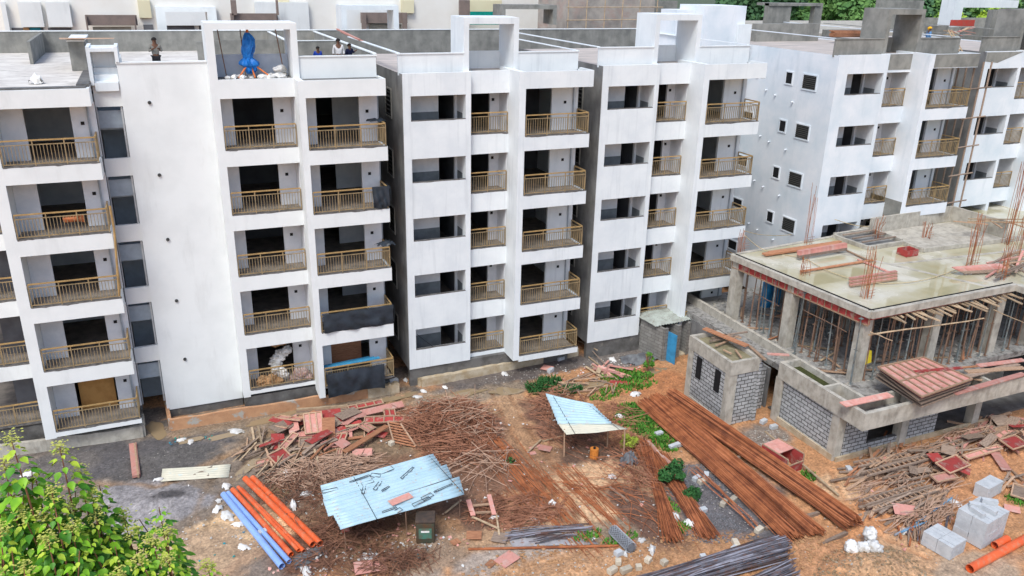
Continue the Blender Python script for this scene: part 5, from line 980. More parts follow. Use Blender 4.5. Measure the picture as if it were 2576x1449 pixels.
def sack(x, y, z, r, m, label, rz=0, sq=(1.2, .8, .7), group=None, name='filled_sack'):
    bm = bmesh.new(); bmesh.ops.create_icosphere(bm, subdivisions=4, radius=1); sd = random.uniform(0, 50)
    for v in bm.verts:
        k = 1+.30*mnoise.noise(v.co*1.7+Vector((sd, 0, 0)))-.22*abs(mnoise.noise(v.co*3.3+Vector((0, sd, 0))))+.14*mnoise.noise(v.co*7+Vector((0, sd, 0))); v.co = Vector((v.co.x*sq[0], v.co.y*sq[1], max(v.co.z, -.6)*sq[2]))*k*r
    me = bpy.data.meshes.new(name); bm.to_mesh(me); bm.free(); me.materials.append(m); [setattr(p, 'use_smooth', True) for p in me.polygons]
    o = bpy.data.objects.new(name, me); sc.collection.objects.link(o); o.location = (x, y, z+.42*r*sq[2]); o.rotation_euler.z = rz; return tag(o, label, 'sack', group)
for (u, v, dz, l) in ((2140, 1388, 0, 'left white sack of the trio near the dark mound'), (2175, 1388, 0, 'middle white sack of the trio near the dark mound'), (2195, 1390, 0, 'right white sack of the trio near the dark mound'), (2182, 1372, .4, 'upper white sack standing on the trio')): 
    p = gp(u, v); sack(p.x, p.y, p.z+dz, .33, bagw, l, random.random()*3, (1, .85, .9))
# metal tank with green panel
P = empty('metal_tank', gd(1080, 1368), 'dark square metal tank with a green front panel under the blue canopy edge', 'tank')
c = gd(1077, 1366); rz = -.35
def rb(mb, cx, cy, z0, z1, hx, hy, a):
    pts = []
    for z in (z0, z1):
        for sx, sy in ((-1, -1), (1, -1), (1, 1), (-1, 1)): pts.append((cx+sx*hx*math.cos(a)-sy*hy*math.sin(a), cy+sx*hx*math.sin(a)+sy*hy*math.cos(a), z))
    mb.hexa(pts)
m = MB(); rb(m, c.x, c.y+.3, G, G+.95, .36, .34, rz); m.build('body', mat('olive_tank', (.06, .065, .045), (.10, .055, .03), scale=4), P, bevel=.05)
m = MB(); rb(m, c.x, c.y+.3, G+.951, G+1.05, .38, .36, rz); m.build('lid', mat('dark_lid', (.05, .04, .035), (.09, .06, .045), scale=5), P, bevel=.03)
m = MB(); rb(m, c.x-.35*math.sin(-rz)*1+.0, c.y+.3-.35*math.cos(rz), G+.25, G+.72, .25, .012, rz); m.build('green_panel', mat('green_panel', (.07, .20, .15), (.12, .10, .07), scale=6), P)
m = MB(); rb(m, c.x-.362*math.sin(-rz), c.y+.3-.364*math.cos(rz), G+.55, G+.63, .16, .006, rz); m.build('pale_label', bagw, P)
# red plywood box
P = empty('plywood_box', gd(1965, 1165), 'red plywood box with pink lid and open front half beside the thick bar bundle', 'box')
p0 = gd(1912, 1156); p1 = gd(1977, 1196); p2 = gd(2017, 1180); p3 = p0+(p2-p1); h = .78
def wallv(mb, a, b, z0, z1, t=.03): mb.beam((a.x, a.y, (z0+z1)/2), (b.x, b.y, (z0+z1)/2), t, z1-z0)
m = MB(); wallv(m, p0, p1, G, G+h); wallv(m, p1, p2, G, G+.45); wallv(m, p2, p3, G, G+h-.002); wallv(m, p3, p0, G, G+h-.003); m.build('side_board', redply, P)
m = MB(); k = .62; u_ = Vector((0, 0, h)); q = [p0+u_, p0.lerp(p1, k)+u_, p3.lerp(p2, k)+u_, p3+u_]; m.hexa([a+Vector((0, 0, .005)) for a in q]+[a+Vector((0, 0, .04)) for a in q]); m.build('lid', pinkply, P)
m = MB(); m.beam(p0+u_+Vector((0, 0, .06)), p1+u_+Vector((0, 0, .02)), .05, .05); m.beam(p1+Vector((0, 0, .45)), p2+Vector((0, 0, .45)), .05, .05); m.beam(p1, p1+u_, .05, .05); m.beam(p2, p2+u_, .05, .05); m.beam(p3+u_+Vector((0, 0, .06)), p2+u_+Vector((0, 0, .02)), .05, .05); m.build('batten', timber, P)
plank2(1925, 1085, 2110, 1247, .5, .09, .05, bamboo, 'long thin batten leaning over the red plywood box', dz=-.4)
# chain link roll
P = empty('mesh_roll', gd(1565, 1378), 'grey roll of chain link fence mesh', 'mesh roll')
a = gp(1541, 1345, .24); b = gp(1588, 1392, .24); mb = MB(); ax = (b-a).normalized(); s1 = ax.cross(Vector((0, 0, 1))).normalized(); s2 = s1.cross(ax)
for sg in (1, -1):
    for k in range(14):
        pts = []
        for t in range(15):
            an_ = 2*math.pi*k/14+sg*t/14*3.6; pts.append(a.lerp(b, t/14)+(s1*math.cos(an_)+s2*math.sin(an_))*.22)
        mb.tube(pts, .011, 4)
galv = mat('galvanised', (.36, .38, .42), (.26, .28, .31), metal=.3, rough=.5)
mb.build('wire_mesh', galv, P)
mb = MB(); mb.tube([a, b], .17, 10); mb.build('inner_turns', mat('inner_mesh', (.20, .21, .23), (.1, .1, .11), scale=30), P)
# ================================================================== PANELS AND PLANKS IN THE HEAPS
def panelP(kind, u0, v0, u1, v1, h, n, z, label, tilt=0, name='formwork_shutter', pitch=0):
    a = gp(u0, v0, z); b = gp(u1, v1, z); d = b-a; L_ = round(math.hypot(d.x, d.y)/.3)*.3 or .3; c = (a+b)/2
    return panel(kind, L_, h, n, c, (tilt, pitch, math.atan2(d.y, d.x)), label, name=name)
panelP('r', 878, 1040, 962, 1022, .38, 4, .25, 'red ladder shaped panel at the top right of the panel heap', .2)
panelP('p', 896, 1058, 1018, 1030, .42, 0, .35, 'long pink board beneath the red ladder panel', .3)
panelP('r', 915, 1073, 1042, 1058, .5, 5, .2, 'long red tray panel with five fields at the right of the heap', .2)
panelP('r', 800, 1078, 860, 1070, 1.5, 0, .3, 'big dark red sheet in the middle of the panel heap', .35)
panelP('p', 765, 1088, 815, 1083, 1.25, 3, .45, 'pink gridded panel on the big dark red sheet', .4)
panelP('o', 808, 1100, 848, 1096, 1.2, 0, .5, 'orange brown sheet right of the pink gridded panel', .35)
panelP('r', 712, 1078, 747, 1072, .6, 0, .25, 'small dull red box board at the left of the heap', .5)
panelP('p', 740, 1100, 872, 1090, .4, 0, .15, 'long pink boards showing behind the gridded panel', .1)
panelP('r', 683, 1128, 718, 1122, .9, 0, .3, 'dark red board leaning at the left end of the heap', .4, pitch=.2)
panelP('r', 680, 1175, 728, 1150, .7, 1, .3, 'dark red framed board lowest at the left of the heap', .3)
panelP('g', 750, 1128, 788, 1124, .6, 1, .25, 'greyish red framed board below the orange sheet', .3)
panelP('p', 885, 1150, 938, 1146, .55, 0, .2, 'pink board apart below the long brown plank', .1)
panelP('p', 843, 1152, 866, 1151, .7, 2, .2, 'small pink framed panel left of the apart pink board', .1)
panelP('g', 855, 1175, 914, 1170, .4, 0, .1, 'faded brown board below the small pink framed panel')
panelP('p', 735, 1062, 742, 1100, .5, 0, .3, 'narrow upright pink board at the back left of the heap', .3)
panelP('r', 925, 1095, 975, 1100, .5, 0, .12, 'red board half hidden under the long brown plank')
plank2(866, 1137, 974, 1071, .3, .3, .05, timbero, 'long wide brown plank slanting at the right of the panel heap', dz=.1)
for i in range(6): plank2(746, 1030+i*3, 874, 1020+i*4, .35-i*.05, .14, .06, (bamboo, timber, timberg)[i % 3], f'long board, {ORD[i]} from the top of the straight stack behind the red panels', 'straight board stack at the top of the panel heap')
for i in range(22):
    u_, v_ = random.choice(((700, 1120), (740, 1085), (790, 1065), (860, 1075), (900, 1095), (760, 1140), (830, 1120), (690, 1160), (950, 1045)))
    q_ = gp(u_+random.uniform(-35, 35), v_+random.uniform(-18, 18), .1+random.random()*.35)
    panel(random.choice('rrpprg'), random.choice((.6, .9, 1.2, 1.5)), random.choice((.35, .5, .7)), random.choice((0, 0, 2)), q_, (random.uniform(-.35, .35), random.uniform(-.25, .25), random.gauss(.35, .7)), 'red or pinkish board piled loosely among the larger panels of the heap', 'loose boards of the red panel heap')
for i in range(12):
    u_, v_ = random.choice(((2330, 1190), (2400, 1200), (2480, 1120), (2300, 1270), (2540, 1100), (2200, 1170)))
    q_ = gp(u_+random.uniform(-40, 40), v_+random.uniform(-20, 20), .15+random.random()*.35)
    panel(random.choice('rpgg'), random.choice((.6, .9, 1.2)), random.choice((.35, .5)), random.choice((0, 2)), q_, (random.uniform(-.3, .3), random.uniform(-.2, .2), random.gauss(.3, .6)), 'reddish or grey board lying loosely in the right hand scrap heaps', 'loose boards of the scrap heaps')
P = empty('slat_lattice', gd(1010, 1105), 'brown slatted lattice frame tilted beside the twig tangle', 'lattice')
mb = MB(); A_ = [gp(976, 1080, .4), gp(1008, 1084, .35), gp(1046, 1130, .1), gp(990, 1118, .15)]
for i in range(8): t = i/7; mb.beam(A_[0].lerp(A_[3], t), A_[1].lerp(A_[2], t), .06, .04)
mb.build('slat', timbero, P); mb = MB(); mb.beam(A_[0]+Vector((0, 0, .04)), A_[3]+Vector((0, 0, .04)), .07, .05); mb.beam(A_[1]+Vector((0, 0, .04)), A_[2]+Vector((0, 0, .04)), .07, .05); mb.build('side_rail', timber, P)
def heap(areas, n, ang, spread, lr, z, mats, label, group, w_=(.07, .12), name='plank'):
    for i in range(n):
        u, v, rx, ry = random.choice(areas); c = gd(u, v); t = random.uniform(0, 6.28); k = math.sqrt(random.random()); x = c.x+rx*k*math.cos(t); y = c.y+ry*k*math.sin(t)
        zz = gz(x, y)+.04+random.random()*z*(1-.6*k); L_ = random.uniform(*lr)
        plank((x, y, zz), (random.uniform(-.3, .3), random.gauss(0, .07), random.gauss(ang, spread)), L_, random.choice(w_), .05, random.choice(mats), label, group, name)['category'] = name.replace('scrap_', '')
heap([(660, 1120, .9, .9), (700, 1165, 1.0, .9)], 42, .9, .35, (.9, 2.2), .35, (timber, timberg, bamboo), 'thin scrap batten fanned at the left end of the red panel heap', 'battens at the left end of the panel heap', (.06, .09), 'batten')
heap([(800, 1130, 1.8, .8), (860, 1090, 1.8, .9), (770, 1060, 1.3, .6)], 60, .35, .5, (.8, 2.2), .4, (timber, timberg, timbero, bamboo, pinkply), 'scrap batten poking out among the red shuttering panels', 'battens among the red shuttering panels', (.06, .1, .15), 'batten')
heap([(1540, 935, 1.0, .8), (1510, 940, .7, .5)], 12, 1.2, .9, (.8, 1.8), .25, (pinkply, timber, bamboo, pinkply), 'pinkish board in the crossed pile near the foot of the third block', 'crossed boards near the third block', (.12, .25))
heap([(1470, 960, 1.5, .5), (1500, 985, 1.2, .5), (1420, 985, .8, .5)], 38, .2, .6, (.7, 1.8), .3, (timber, timberg, twigp, bamboo), 'scrap stick in the pile behind the tilted canopy', 'sticks behind the tilted canopy', (.05, .08), 'scrap_stick')
heap([(2230, 1180, 2.2, .8), (2330, 1160, 1.6, .9)], 70, .12, .28, (1.2, 3.5), .45, (timberg, timber, timberg, timbero), 'weathered timber in the upper scrap heap before the block wall', 'timbers of the upper scrap heap', (.08, .12), 'scrap_timber')
heap([(2260, 1265, 2.0, .5), (2310, 1280, 1.3, .6)], 48, .22, .2, (1.0, 3.0), .35, (timberg, timber, timberg), 'weathered timber in the lower scrap heap above the blue tubes', 'timbers of the lower scrap heap', (.08, .12), 'scrap_timber')
heap([(2450, 1120, 2.4, 1.0), (2520, 1080, 2.2, .9)], 56, .3, .45, (1.0, 3.2), .35, (timberg, timber, timber, pinkply), 'loose timber strewn at the right below the planter parapet', 'timbers strewn at the right', (.08, .14))
heap([(2330, 1320, 1.3, .5), (2300, 1335, 1.0, .3)], 26, .6, .2, (.8, 2.2), .2, (timberg, rust, steel, timber), 'thin bar or batten lying around the blue tubes', 'thin pieces around the blue tubes', (.05, .07), 'scrap_bar')
heap([(2200, 1120, 2.5, .4), (2560, 1230, 1.0, .8)], 20, .3, .5, (1, 2.4), .15, (timberg, timber, timbero), 'grey board close to the foot of the block wall', 'boards at the foot of the block wall', (.1, .16))
def rack(u0, v0, u1, v1, w_, label, z=.3):
    a = gp(u0, v0, z); b = gp(u1, v1, z); d = (b-a).normalized(); s = Vector((-d.y, d.x, 0))*w_/2; e = empty('timber_ladder_frame', (a+b)/2, label, 'timber frame'); mb = MB(); mb.beam(a-s, b-s, .06, .09); mb.beam(a+s, b+s, .06, .09); mb.build('side_rail', timberg, e); mb = MB()
    n = int((b-a).length/.28)
    for i in range(1, n): c = a.lerp(b, i/n); mb.beam(c-s*.95, c+s*.95, .045, .05)
    mb.build('rung', timber, e)
rack(2150, 1185, 2290, 1160, .35, 'ladder like timber frame at the top of the upper scrap heap', .35); rack(2170, 1215, 2330, 1170, .3, 'ladder like timber frame in the middle of the upper scrap heap', .45); rack(2225, 1225, 2350, 1200, .4, 'pinkish ladder frame below the red board of the scrap heap', .3)
rack(2165, 1285, 2330, 1235, .35, 'long ladder frame at the top of the lower scrap heap', .4); rack(2185, 1298, 2350, 1245, .3, 'ladder frame at the near side of the lower scrap heap', .3); rack(2340, 1150, 2520, 1090, .3, 'ladder frame running up right towards the planter parapet', .3)
for a in (('r', 2365, 1205, 2415, 1185, .8, 1, .55, 'red framed board on top of the upper scrap heap'), ('r', 2335, 1180, 2358, 1178, .55, 0, .6, 'small dark red board left of the framed one'), ('p', 2345, 1225, 2395, 1215, .5, 1, .4, 'pink framed board below the red framed board'), ('p', 2245, 1295, 2300, 1302, .65, 0, .3, 'pale pink board lying over the lower scrap heap'), ('g', 2145, 1195, 2175, 1215, .45, 0, .1, 'grey pink board at the left tip of the upper scrap heap'), ('p', 2425, 1165, 2510, 1140, .35, 2, .3, 'long pink framed strip at the right below the parapet'), ('r', 2525, 1140, 2565, 1125, .8, 1, .4, 'red framed board near the right picture edge'), ('p', 2500, 1150, 2530, 1190, .4, 0, .2, 'pink board pointing down at the right'), ('g', 2360, 1150, 2400, 1160, .7, 0, .5, 'pale grey board on the upper scrap heap'), ('g', 2490, 1075, 2540, 1075, .8, 0, .4, 'tan board high on the right timbers'), ('g', 2545, 1245, 2576, 1255, .9, 1, .25, 'brown board right of the pale block stack'), ('p', 2520, 1280, 2570, 1290, .4, 0, .1, 'pinkish plank behind the orange pipe corner')):
    panelP(*a[:8], a[8], .15)
for i, (a, b) in enumerate((((2300, 1325), (2390, 1270)), ((2265, 1345), (2330, 1320)))): p = gp(*a, .12); q = gp(*b, .35-.2*i); mb = MB(); mb.tube([p, q], .04, 8); tag(mb.build('steel_tube', mat('blue_steel', (.2, .35, .5), (.12, .25, .4), scale=5)), ('longer blue steel tube across the lower scrap heap', 'shorter blue steel tube below the longer one')[i], 'tube')
tag(MB().tube([gp(2250, 1350, .08), gp(2300, 1325, .1)], .05, 8).build('steel_tube', galv), 'grey tube left of the blue tubes', 'tube')
# single things on the ground
plank2(334, 1117, 343, 1198, .1, .32, .12, pinkply, 'reddish timber lying alone across the dark sand'); plank2(339, 1117, 348, 1198, .13, .08, .16, timber, 'pale batten along the reddish timber on the dark sand')
pipething((1178, 1384), (1556, 1376), .05, rust, 'long rusty tube lying level near the bottom centre', name='steel_tube', cat='tube')
plank2(1178, 1258, 1190, 1296, .25, .2, .05, pinkply, 'left pink side board of the small ladder frame'); plank2(1230, 1245, 1243, 1294, .25, .18, .05, pinkply, 'right pink side board of the small ladder frame'); plank2(1190, 1272, 1235, 1268, .22, .1, .05, timber, 'upper rung board of the small pink frame'); plank2(1188, 1290, 1240, 1288, .22, .1, .05, timber, 'lower rung board of the small pink frame')
plank2(1188, 1300, 1255, 1330, .15, .07, .05, bamboo, 'thin pole slanting below the small pink frame'); plank2(1248, 1292, 1256, 1345, .12, .07, .05, bamboo, 'short pole pointing down from the small pink frame'); plank2(1120, 1290, 1160, 1258, .2, .06, .05, bamboo, 'thin batten leaning at the canopy front')
plank2(1530, 1222, 1580, 1260, .05, .1, .05, timberg, 'grey batten on the pale sand patch'); plank2(1500, 1228, 1560, 1216, .08, .09, .05, timbero, 'brown batten across the top of the sand patch'); plank2(1365, 1110, 1475, 1080, .1, .05, .04, bamboo, 'thin pole across the dirt track'); plank2(1330, 1135, 1362, 1105, .1, .08, .04, bamboo, 'short pale stick on the dirt track')
for a in (('p', 1262, 1400, 1290, 1420, .85, 0, .06, 'square pink board near the bottom centre'), ('o', 1225, 1415, 1245, 1425, .4, 0, .04, 'small tan board beside the square pink one'), ('p', 890, 1440, 975, 1425, .7, 0, .15, 'pink board cut by the bottom edge left of centre'), ('g', 1240, 1355, 1275, 1360, .6, 0, .1, 'rusty board left of the grey flat sheet'), ('o', 1175, 1350, 1210, 1352, .5, 0, .08, 'orange board behind the canopy leg'), ('p', 1358, 1128, 1385, 1132, .45, 0, .05, 'reddish board on the dirt track, right one'), ('p', 1330, 1143, 1350, 1141, .25, 0, .03, 'reddish board on the dirt track, lower one'), ('p', 1335, 1128, 1358, 1124, .2, 0, .03, 'thin reddish board on the dirt track, upper one'), ('r', 855, 1340, 880, 1335, .6, 0, .2, 'red board under the left end of the blue canopy'), ('p', 1362, 925, 1390, 930, .6, 0, .05, 'pink square board outside the trough wall'), ('r', 1535, 960, 1590, 968, .35, 0, .05, 'reddish plank in the weeds before the hut'), ('o', 1140, 1360, 1152, 1372, .35, 0, .05, 'small orange scrap left of the canopy leg')):
    panelP(*a[:8], a[8])
def blk(u, v, l, w_, h, rz, m, label, group=None, dz=0, name='concrete_block', cat='block'):
    p = gp(u, v, dz); mb = MB(); mb.box(-l/2, l/2, -w_/2, w_/2, 0, h); o = mb.build(name, m, loc=(0, 0, 0), bevel=.012); o.location = p; o.rotation_euler = (random.gauss(0, .03), random.gauss(0, .03), rz); return tag(o, label, cat, group)
BL = ((1540, 1440, .4, .3, 'cream block at the bottom edge below the mesh roll, left one'), (1574, 1438, .45, .1, 'cream block at the bottom edge below the mesh roll, right one'), (1606, 1432, .2, 1.3, 'pale block standing on end at the bottom edge'), (1772, 1408, .45, 1.4, 'pale block left of the dark steel bundle'), (1908, 1338, .4, .3, 'cream block at the near left end of the rusty bundles'), (1820, 1270, .4, .5, 'cream block on the dark gravel, under another'), (1843, 1262, .4, .4, 'cream block touching the bundle on the dark gravel'), (1767, 1288, .35, 0, 'lone pale block on the dark gravel'), (1752, 1208, .42, .3, 'white block above the dark gravel, left one'), (1776, 1200, .35, .9, 'white block above the dark gravel, right one'), (1765, 1216, .38, .1, 'yellowish block below the two white ones'), (1850, 1372, .4, 1.3, 'cream block at the top of the dark steel bundle'), (1848, 1385, .3, .3, 'small white block next to the dark steel bundle'), (1657, 1095, .4, .1, 'pale block in the weed strip'), (1700, 1125, .8, .15, 'long pale block at the end of the weed strip'), (1660, 1060, .3, .6, 'small cream block on the rusty bundle edge'), (1630, 1415, .25, .5, 'small tan block at the bottom, above the standing one'), (1670, 1420, .25, .2, 'small brown stone block at the bottom centre right'), (1555, 1415, .25, 1.1, 'tan block just below the mesh roll'), (2135, 1185, .35, 1.2, 'pale block at the left end of the upper scrap heap'), (990, 962, .5, .2, 'grey block beside the end of the muddy wall'), (1385, 935, .4, .5, 'grey block outside the trough wall, right of the pink board'), (1410, 905, .45, .2, 'grey block leaning at the trough end'), (660, 1345, .35, .3, 'lone grey stone block beside the blue pipe'), (985, 1120, .25, .4, 'cream block at the lattice frame'), (1555, 1398, .3, .2, 'round pale stone block under the mesh roll'), (1920, 1065, .4, .3, 'grey block beside the cabin corner, left'), (1945, 1078, .4, .1, 'grey block beside the cabin corner, right'))
for u, v, l, rz, lab in BL: blk(u, v, l, .22, .2, rz, brickc if 'cream' in lab or 'tan' in lab or 'yellow' in lab or 'brown' in lab else aac, lab)
# pale block stacks
bw, bd, bh = .2, .6, .2
mbk = MB(); mbk.box(-bw/2+.006, bw/2-.006, -bd/2+.006, bd/2-.006, 0, bh-.006); bproto = mbk.build('aerated_block', aac, loc=(0, 0, 0)); bused = False
def blockstack(u, v, rz, nx_, ny_, nz_, label, group, extra=()):
    global bused
    o = gp(u, v); ux = Vector((math.cos(rz), math.sin(rz), 0)); uy = Vector((-math.sin(rz), math.cos(rz), 0)); cells = [(i, j, k) for k in range(nz_) for j in range(ny_) for i in range(nx_) if (i in (0, nx_-1) or j in (0, ny_-1) or k == nz_-1)]+list(extra)
    for (i, j, k) in cells:
        p = o+ux*((i+.5)*bw)+uy*((j+.5)*bd)+Vector((random.gauss(0, .006), random.gauss(0, .006), k*bh+.02))
        rot = (0, 0, rz+random.gauss(0, .008)) if (i, j, k) not in extra else (0, 0, rz+random.uniform(-.5, .9))
        if not bused: c = bproto; c.location = p; c.rotation_euler = rot; bused = True
        else: c = copy_tree(bproto, p, rot)
        tag(c, f'{label}, {ORD[nz_-1-k]} layer down, {ORD[j]} row back, {ORD[i]} along' if (i, j, k) not in extra else f'loose pale block lying askew on top of the tall stack, {ORD[list(extra).index((i, j, k))]} from its near end', 'block', group if (i, j, k) not in extra else 'loose blocks on the tall stack')
c0_ = gp(2468, 1386); c1_ = gp(2535, 1345); c2_ = gp(2398, 1352); rzS = math.atan2(c1_.y-c0_.y, c1_.x-c0_.x)
blockstack(2468, 1384, rzS, 8, 2, 6, 'block of the tall stack', 'blocks of the tall stack', ((1, .5, 6), (3, .9, 6.02), (3.6, .2, 6.01), (6.5, .7, 6)))
blockstack(2388, 1412, rzS, 5, 2, 3, 'block of the low stack', 'blocks of the low stack')
blockstack(2480, 1262, rzS, 6, 1, 3, 'block of the small rear stack', 'blocks of the small rear stack')
# orange jerrycan, other small
P = empty('plastic_can', gd(1494, 1152), 'orange plastic can under the tilted canopy', 'can')
p = gp(1494, 1152); mb = MB(); mb.tube([p, p+Vector((0, 0, .04)), p+Vector((0, 0, .4)), p+Vector((0, 0, .5))], .2, 12); mb.build('body', mat('orange_can', (.62, .22, .04)), P); mb = MB(); mb.tube([p+Vector((0, 0, .501)), p+Vector((0, 0, .58))], .06, 8); mb.build('cap', black, P)
polething(gp(1450, 858, .1), gp(1500, 905, .6), .05, bamboo, 'thin pole leaning from the corner balcony to the trough'); polething(gp(1430, 850, .9), gp(1530, 930, .1), .04, timberg, 'grey pole slanting down by the foot of the third block'); polething(gp(1478, 898, .05), gp(1555, 960, .1), .04, bamboo, 'pale pole lying to the crossed boards')
polething(gp(1620, 1110, .1), gp(1700, 1190, .2), .11, mat('pinkish_tube', (.5, .36, .3), (.4, .2, .15), scale=3), 'thick pinkish weathered tube in the weeds beside the bars', 'tube', name='old_tube')
wire(un(1048, 840, 'Y', -.5), gd(1210, 928), 'thin cable hanging from the lowest window of the second block to the trough', .012, 'cable', .3)
# ================================================================== BALCONY AND ROOF THINGS
def drape(x0, x1, y, z0, z1, m, label, side=0, n=22, name='tarp', tear=0, sk=0):
    mb = MB(); sd = random.uniform(0, 60); k = 10
    for j in range(k+1):
        for i in range(n+1):
            s = i/n; t = j/k; x = x0+(x1-x0)*s; nz = mnoise.noise(Vector((x*1.5, t*1.2, sd))); mb.v.append((x+.05*nz, y-.05-.16*abs(nz)*(1-abs(2*t-1)**3)-.05*math.sin(s*19+t*5+nz*3)*(1.1-t), z0+(z1-z0)*t+(.14*mnoise.noise(Vector((x*1.6, 3, sd))) if j == 0 else .04*mnoise.noise(Vector((x*2, t, sd))))+sk*s))
    for j in range(k):
        for i in range(n): q = j*(n+1)+i; mb.f.append((q, q+1, q+n+2, q+n+1))
    if side:
        b0 = len(mb.v)
        for j in range(k+1):
            for i in range(7): s = i/6; t = j/k; mb.v.append((x1+.05+.04*math.sin(s*9+t*3), y-.05+side*s, z0+(z1-z0)*t-.1*s*(1-t)+sk))
        for j in range(k):
            for i in range(6): q = b0+j*7+i; mb.f.append((q, q+1, q+8, q+7))
    return tag(mb.build(name, m, smooth=True), label, 'tarp')
yb = -1.04
drape(3.62, 7.1, yb, 2.93, 3.93, tarpk, 'black tarp covering the whole railing of the second floor corner balcony', side=1.2, sk=.05)
drape(3.6, 6.5, yb-.1, -.55, .75, tarpk, 'plain black tarp hung at the ground floor corner balcony', sk=.1)
drape(6.3, 7.12, yb+.02, 9.05, 10.05, tarpk, 'dark cloth slung over the railing corner on the fourth floor', side=1.1)
cloth(0, 0, .45, .3, .3, tarpk, 'dark cloth bundle on the railing corner of the third floor', base=(6.95, -.7, 6.98), name='cloth')
cloth(0, 0, .5, .25, .15, tarpk, 'dark cloth on the top floor corner railing', base=(6.8, -.3, 12.98), name='cloth')
for i in range(3):
    mb = MB(); x0 = 3.55; mb.beam((x0, -.75+i*.22, .88-i*.05), (6.4-i*.2, -.7+i*.22, 1.0-i*.06), .2, .05); tag(mb.build('blue_board', mat('blue_strip', (.05, .3, .52), (.04, .22, .4), scale=3)), ('front blue strip board above the black ground floor tarp', 'middle blue strip board above the black ground floor tarp', 'rear blue strip board above the black ground floor tarp')[i], 'board')
m = MB(); m.box(3.7, 5.9, 1.2, 1.25, 0, 2.0); tag(m.build('plywood_sheet', timbero), 'brown plywood standing inside the ground floor corner room', 'board')
m = MB(); m.box(-7.5, -6.0, .7, .75, 0, 1.75); tag(m.build('plywood_sheet', mat('ochre_ply', (.50, .27, .09), (.38, .19, .06), scale=2)), 'ochre plywood standing in the lowest left balcony doorway', 'board')
for i in range(8):
    sack(1.6+random.uniform(-.25, .45), .75+random.uniform(-.1, .3), -.05+i*.2, .3, bagw, f'white sack, {ORD[i]} from the bottom of the pile in the lowest balcony', random.random()*3, group='white sacks in the lowest balcony')
for i in range(5): sack(2.5+random.uniform(-.4, .4), .45, -.05+(i % 2)*.25, .3, mat('red_striped_sack', (.6, .5, .48), (.5, .25, .22), scale=6, space='obj'), 'reddish white sack at the right of the lowest balcony', random.random()*3, group='reddish sacks in the lowest balcony')
for i in range(5): sack(1.0+random.uniform(-.4, .4), .4, -.05+(i % 2)*.2, .28, bagb, 'tan sack at the left of the lowest balcony', random.random()*3, group='tan sacks in the lowest balcony')
sack(1.7, 1.6, 1.5, .35, bagb, 'tan sack on top of the white ones in the lowest balcony')
drape(-6.7, -5.95, -.82, 9.5, 9.78, mat('orange_cloth', (.5, .17, .07)), 'orange cloth hung on the fourth floor left balcony railing', n=8, name='orange_cloth')['category'] = 'cloth'
# blue wrapped machine on the roof
P = empty('wrapped_hoist', (1.55, .7, 15), 'machine wrapped in bright blue tarp with orange tripod legs in the roof portal', 'wrapped machine')
prof = [(.12, .22), (.25, .34), (.42, .36), (.5, .56), (.62, .50), (.8, .28), (1.0, .33), (1.25, .40), (1.6, .37), (1.78, .26), (1.9, .12)]
mm = MB(); n = 44; nr = 34
for j in range(nr+1):
    zz = .12+(1.9-.12)*j/nr; k = max(q for q in range(len(prof)-1) if prof[q][0] <= zz+1e-6); f_ = (zz-prof[k][0])/(prof[k+1][0]-prof[k][0]); r = prof[k][1]*(1-f_)+prof[k+1][1]*f_
    for i in range(n):
        an_ = 6.2832*i/n; fold = 1-.42*abs(mnoise.noise(Vector((math.cos(an_)*2.2, math.sin(an_)*2.2, zz*.9))))+.16*mnoise.noise(Vector((math.cos(an_)*4, math.sin(an_)*4, zz*5)))+(.18*math.sin(an_*7+zz*2) if .35 < zz < .75 else .05*math.sin(an_*5+zz))
        mm.v.append((1.45+.8*r*math.cos(an_)*fold+.05*math.sin(zz*5), .75+.72*r*math.sin(an_)*fold, 15.06+zz*.98))
for j in range(nr):
    for i in range(n): mm.f.append((j*n+i, j*n+(i+1) % n, (j+1)*n+(i+1) % n, (j+1)*n+i))
mm.f.append(tuple(nr*n+i for i in range(n))); mm.build('tarp_cover', tarpb, P)
mm = MB(); mm.tube([(1.45, .75, 16.7), (1.48, .75, 17.2)], .06, 8); mm.build('mast', mat('orange_steel', (.7, .2, .06)), P)
for q in ((.9, .4), (2.3, .3), (1.6, .4)): mm = MB(); mm.tube([(1.45, .7, 15.7), (q[0], q[1], 15.03)], .035, 6); mm.build('leg', mat('orange_steel', (.7, .2, .06)), P)
P2 = [(-.0, 0), ]
for i in range(26): sack(random.uniform(.15, 2.9), random.uniform(.3, .95), 15.0, random.uniform(.1, .17), bagw, 'small white rag in the litter strip under the blue wrapped machine', random.random()*3, group='white rags in the roof portal')
for i in range(2): sack(2.75, .8, 15.0+i*.25, .26, bagw, ('lower white sack at the right side of the roof portal', 'upper white sack at the right side of the roof portal')[i], .3)
for i, (x0, x1) in enumerate(((.45, .25), (2.95, 2.7), (1.25, 1.2))): tag(MB().tube([(x0, 1.0-i*.1, 15.0), (x1, 1.0, 17.08)], .025, 6).build('steel_prop', pole), ('thin prop at the left inside the blue machine portal', 'thin prop at the right inside the blue machine portal', 'thin prop at the middle rear of the blue machine portal')[i], 'prop')
tag(MB().hexa([un(148, 95, 'Z', 16.33), un(150, 99, 'Z', 16.33), un(283, 98, 'Z', 16.4), un(290, 95, 'Z', 16.4), un(148, 95, 'Z', 16.38), un(150, 99, 'Z', 16.38), un(283, 98, 'Z', 16.45), un(290, 95, 'Z', 16.45)]).build('plank', timber), 'long plank balanced on the grey roof pier at top left', 'plank')
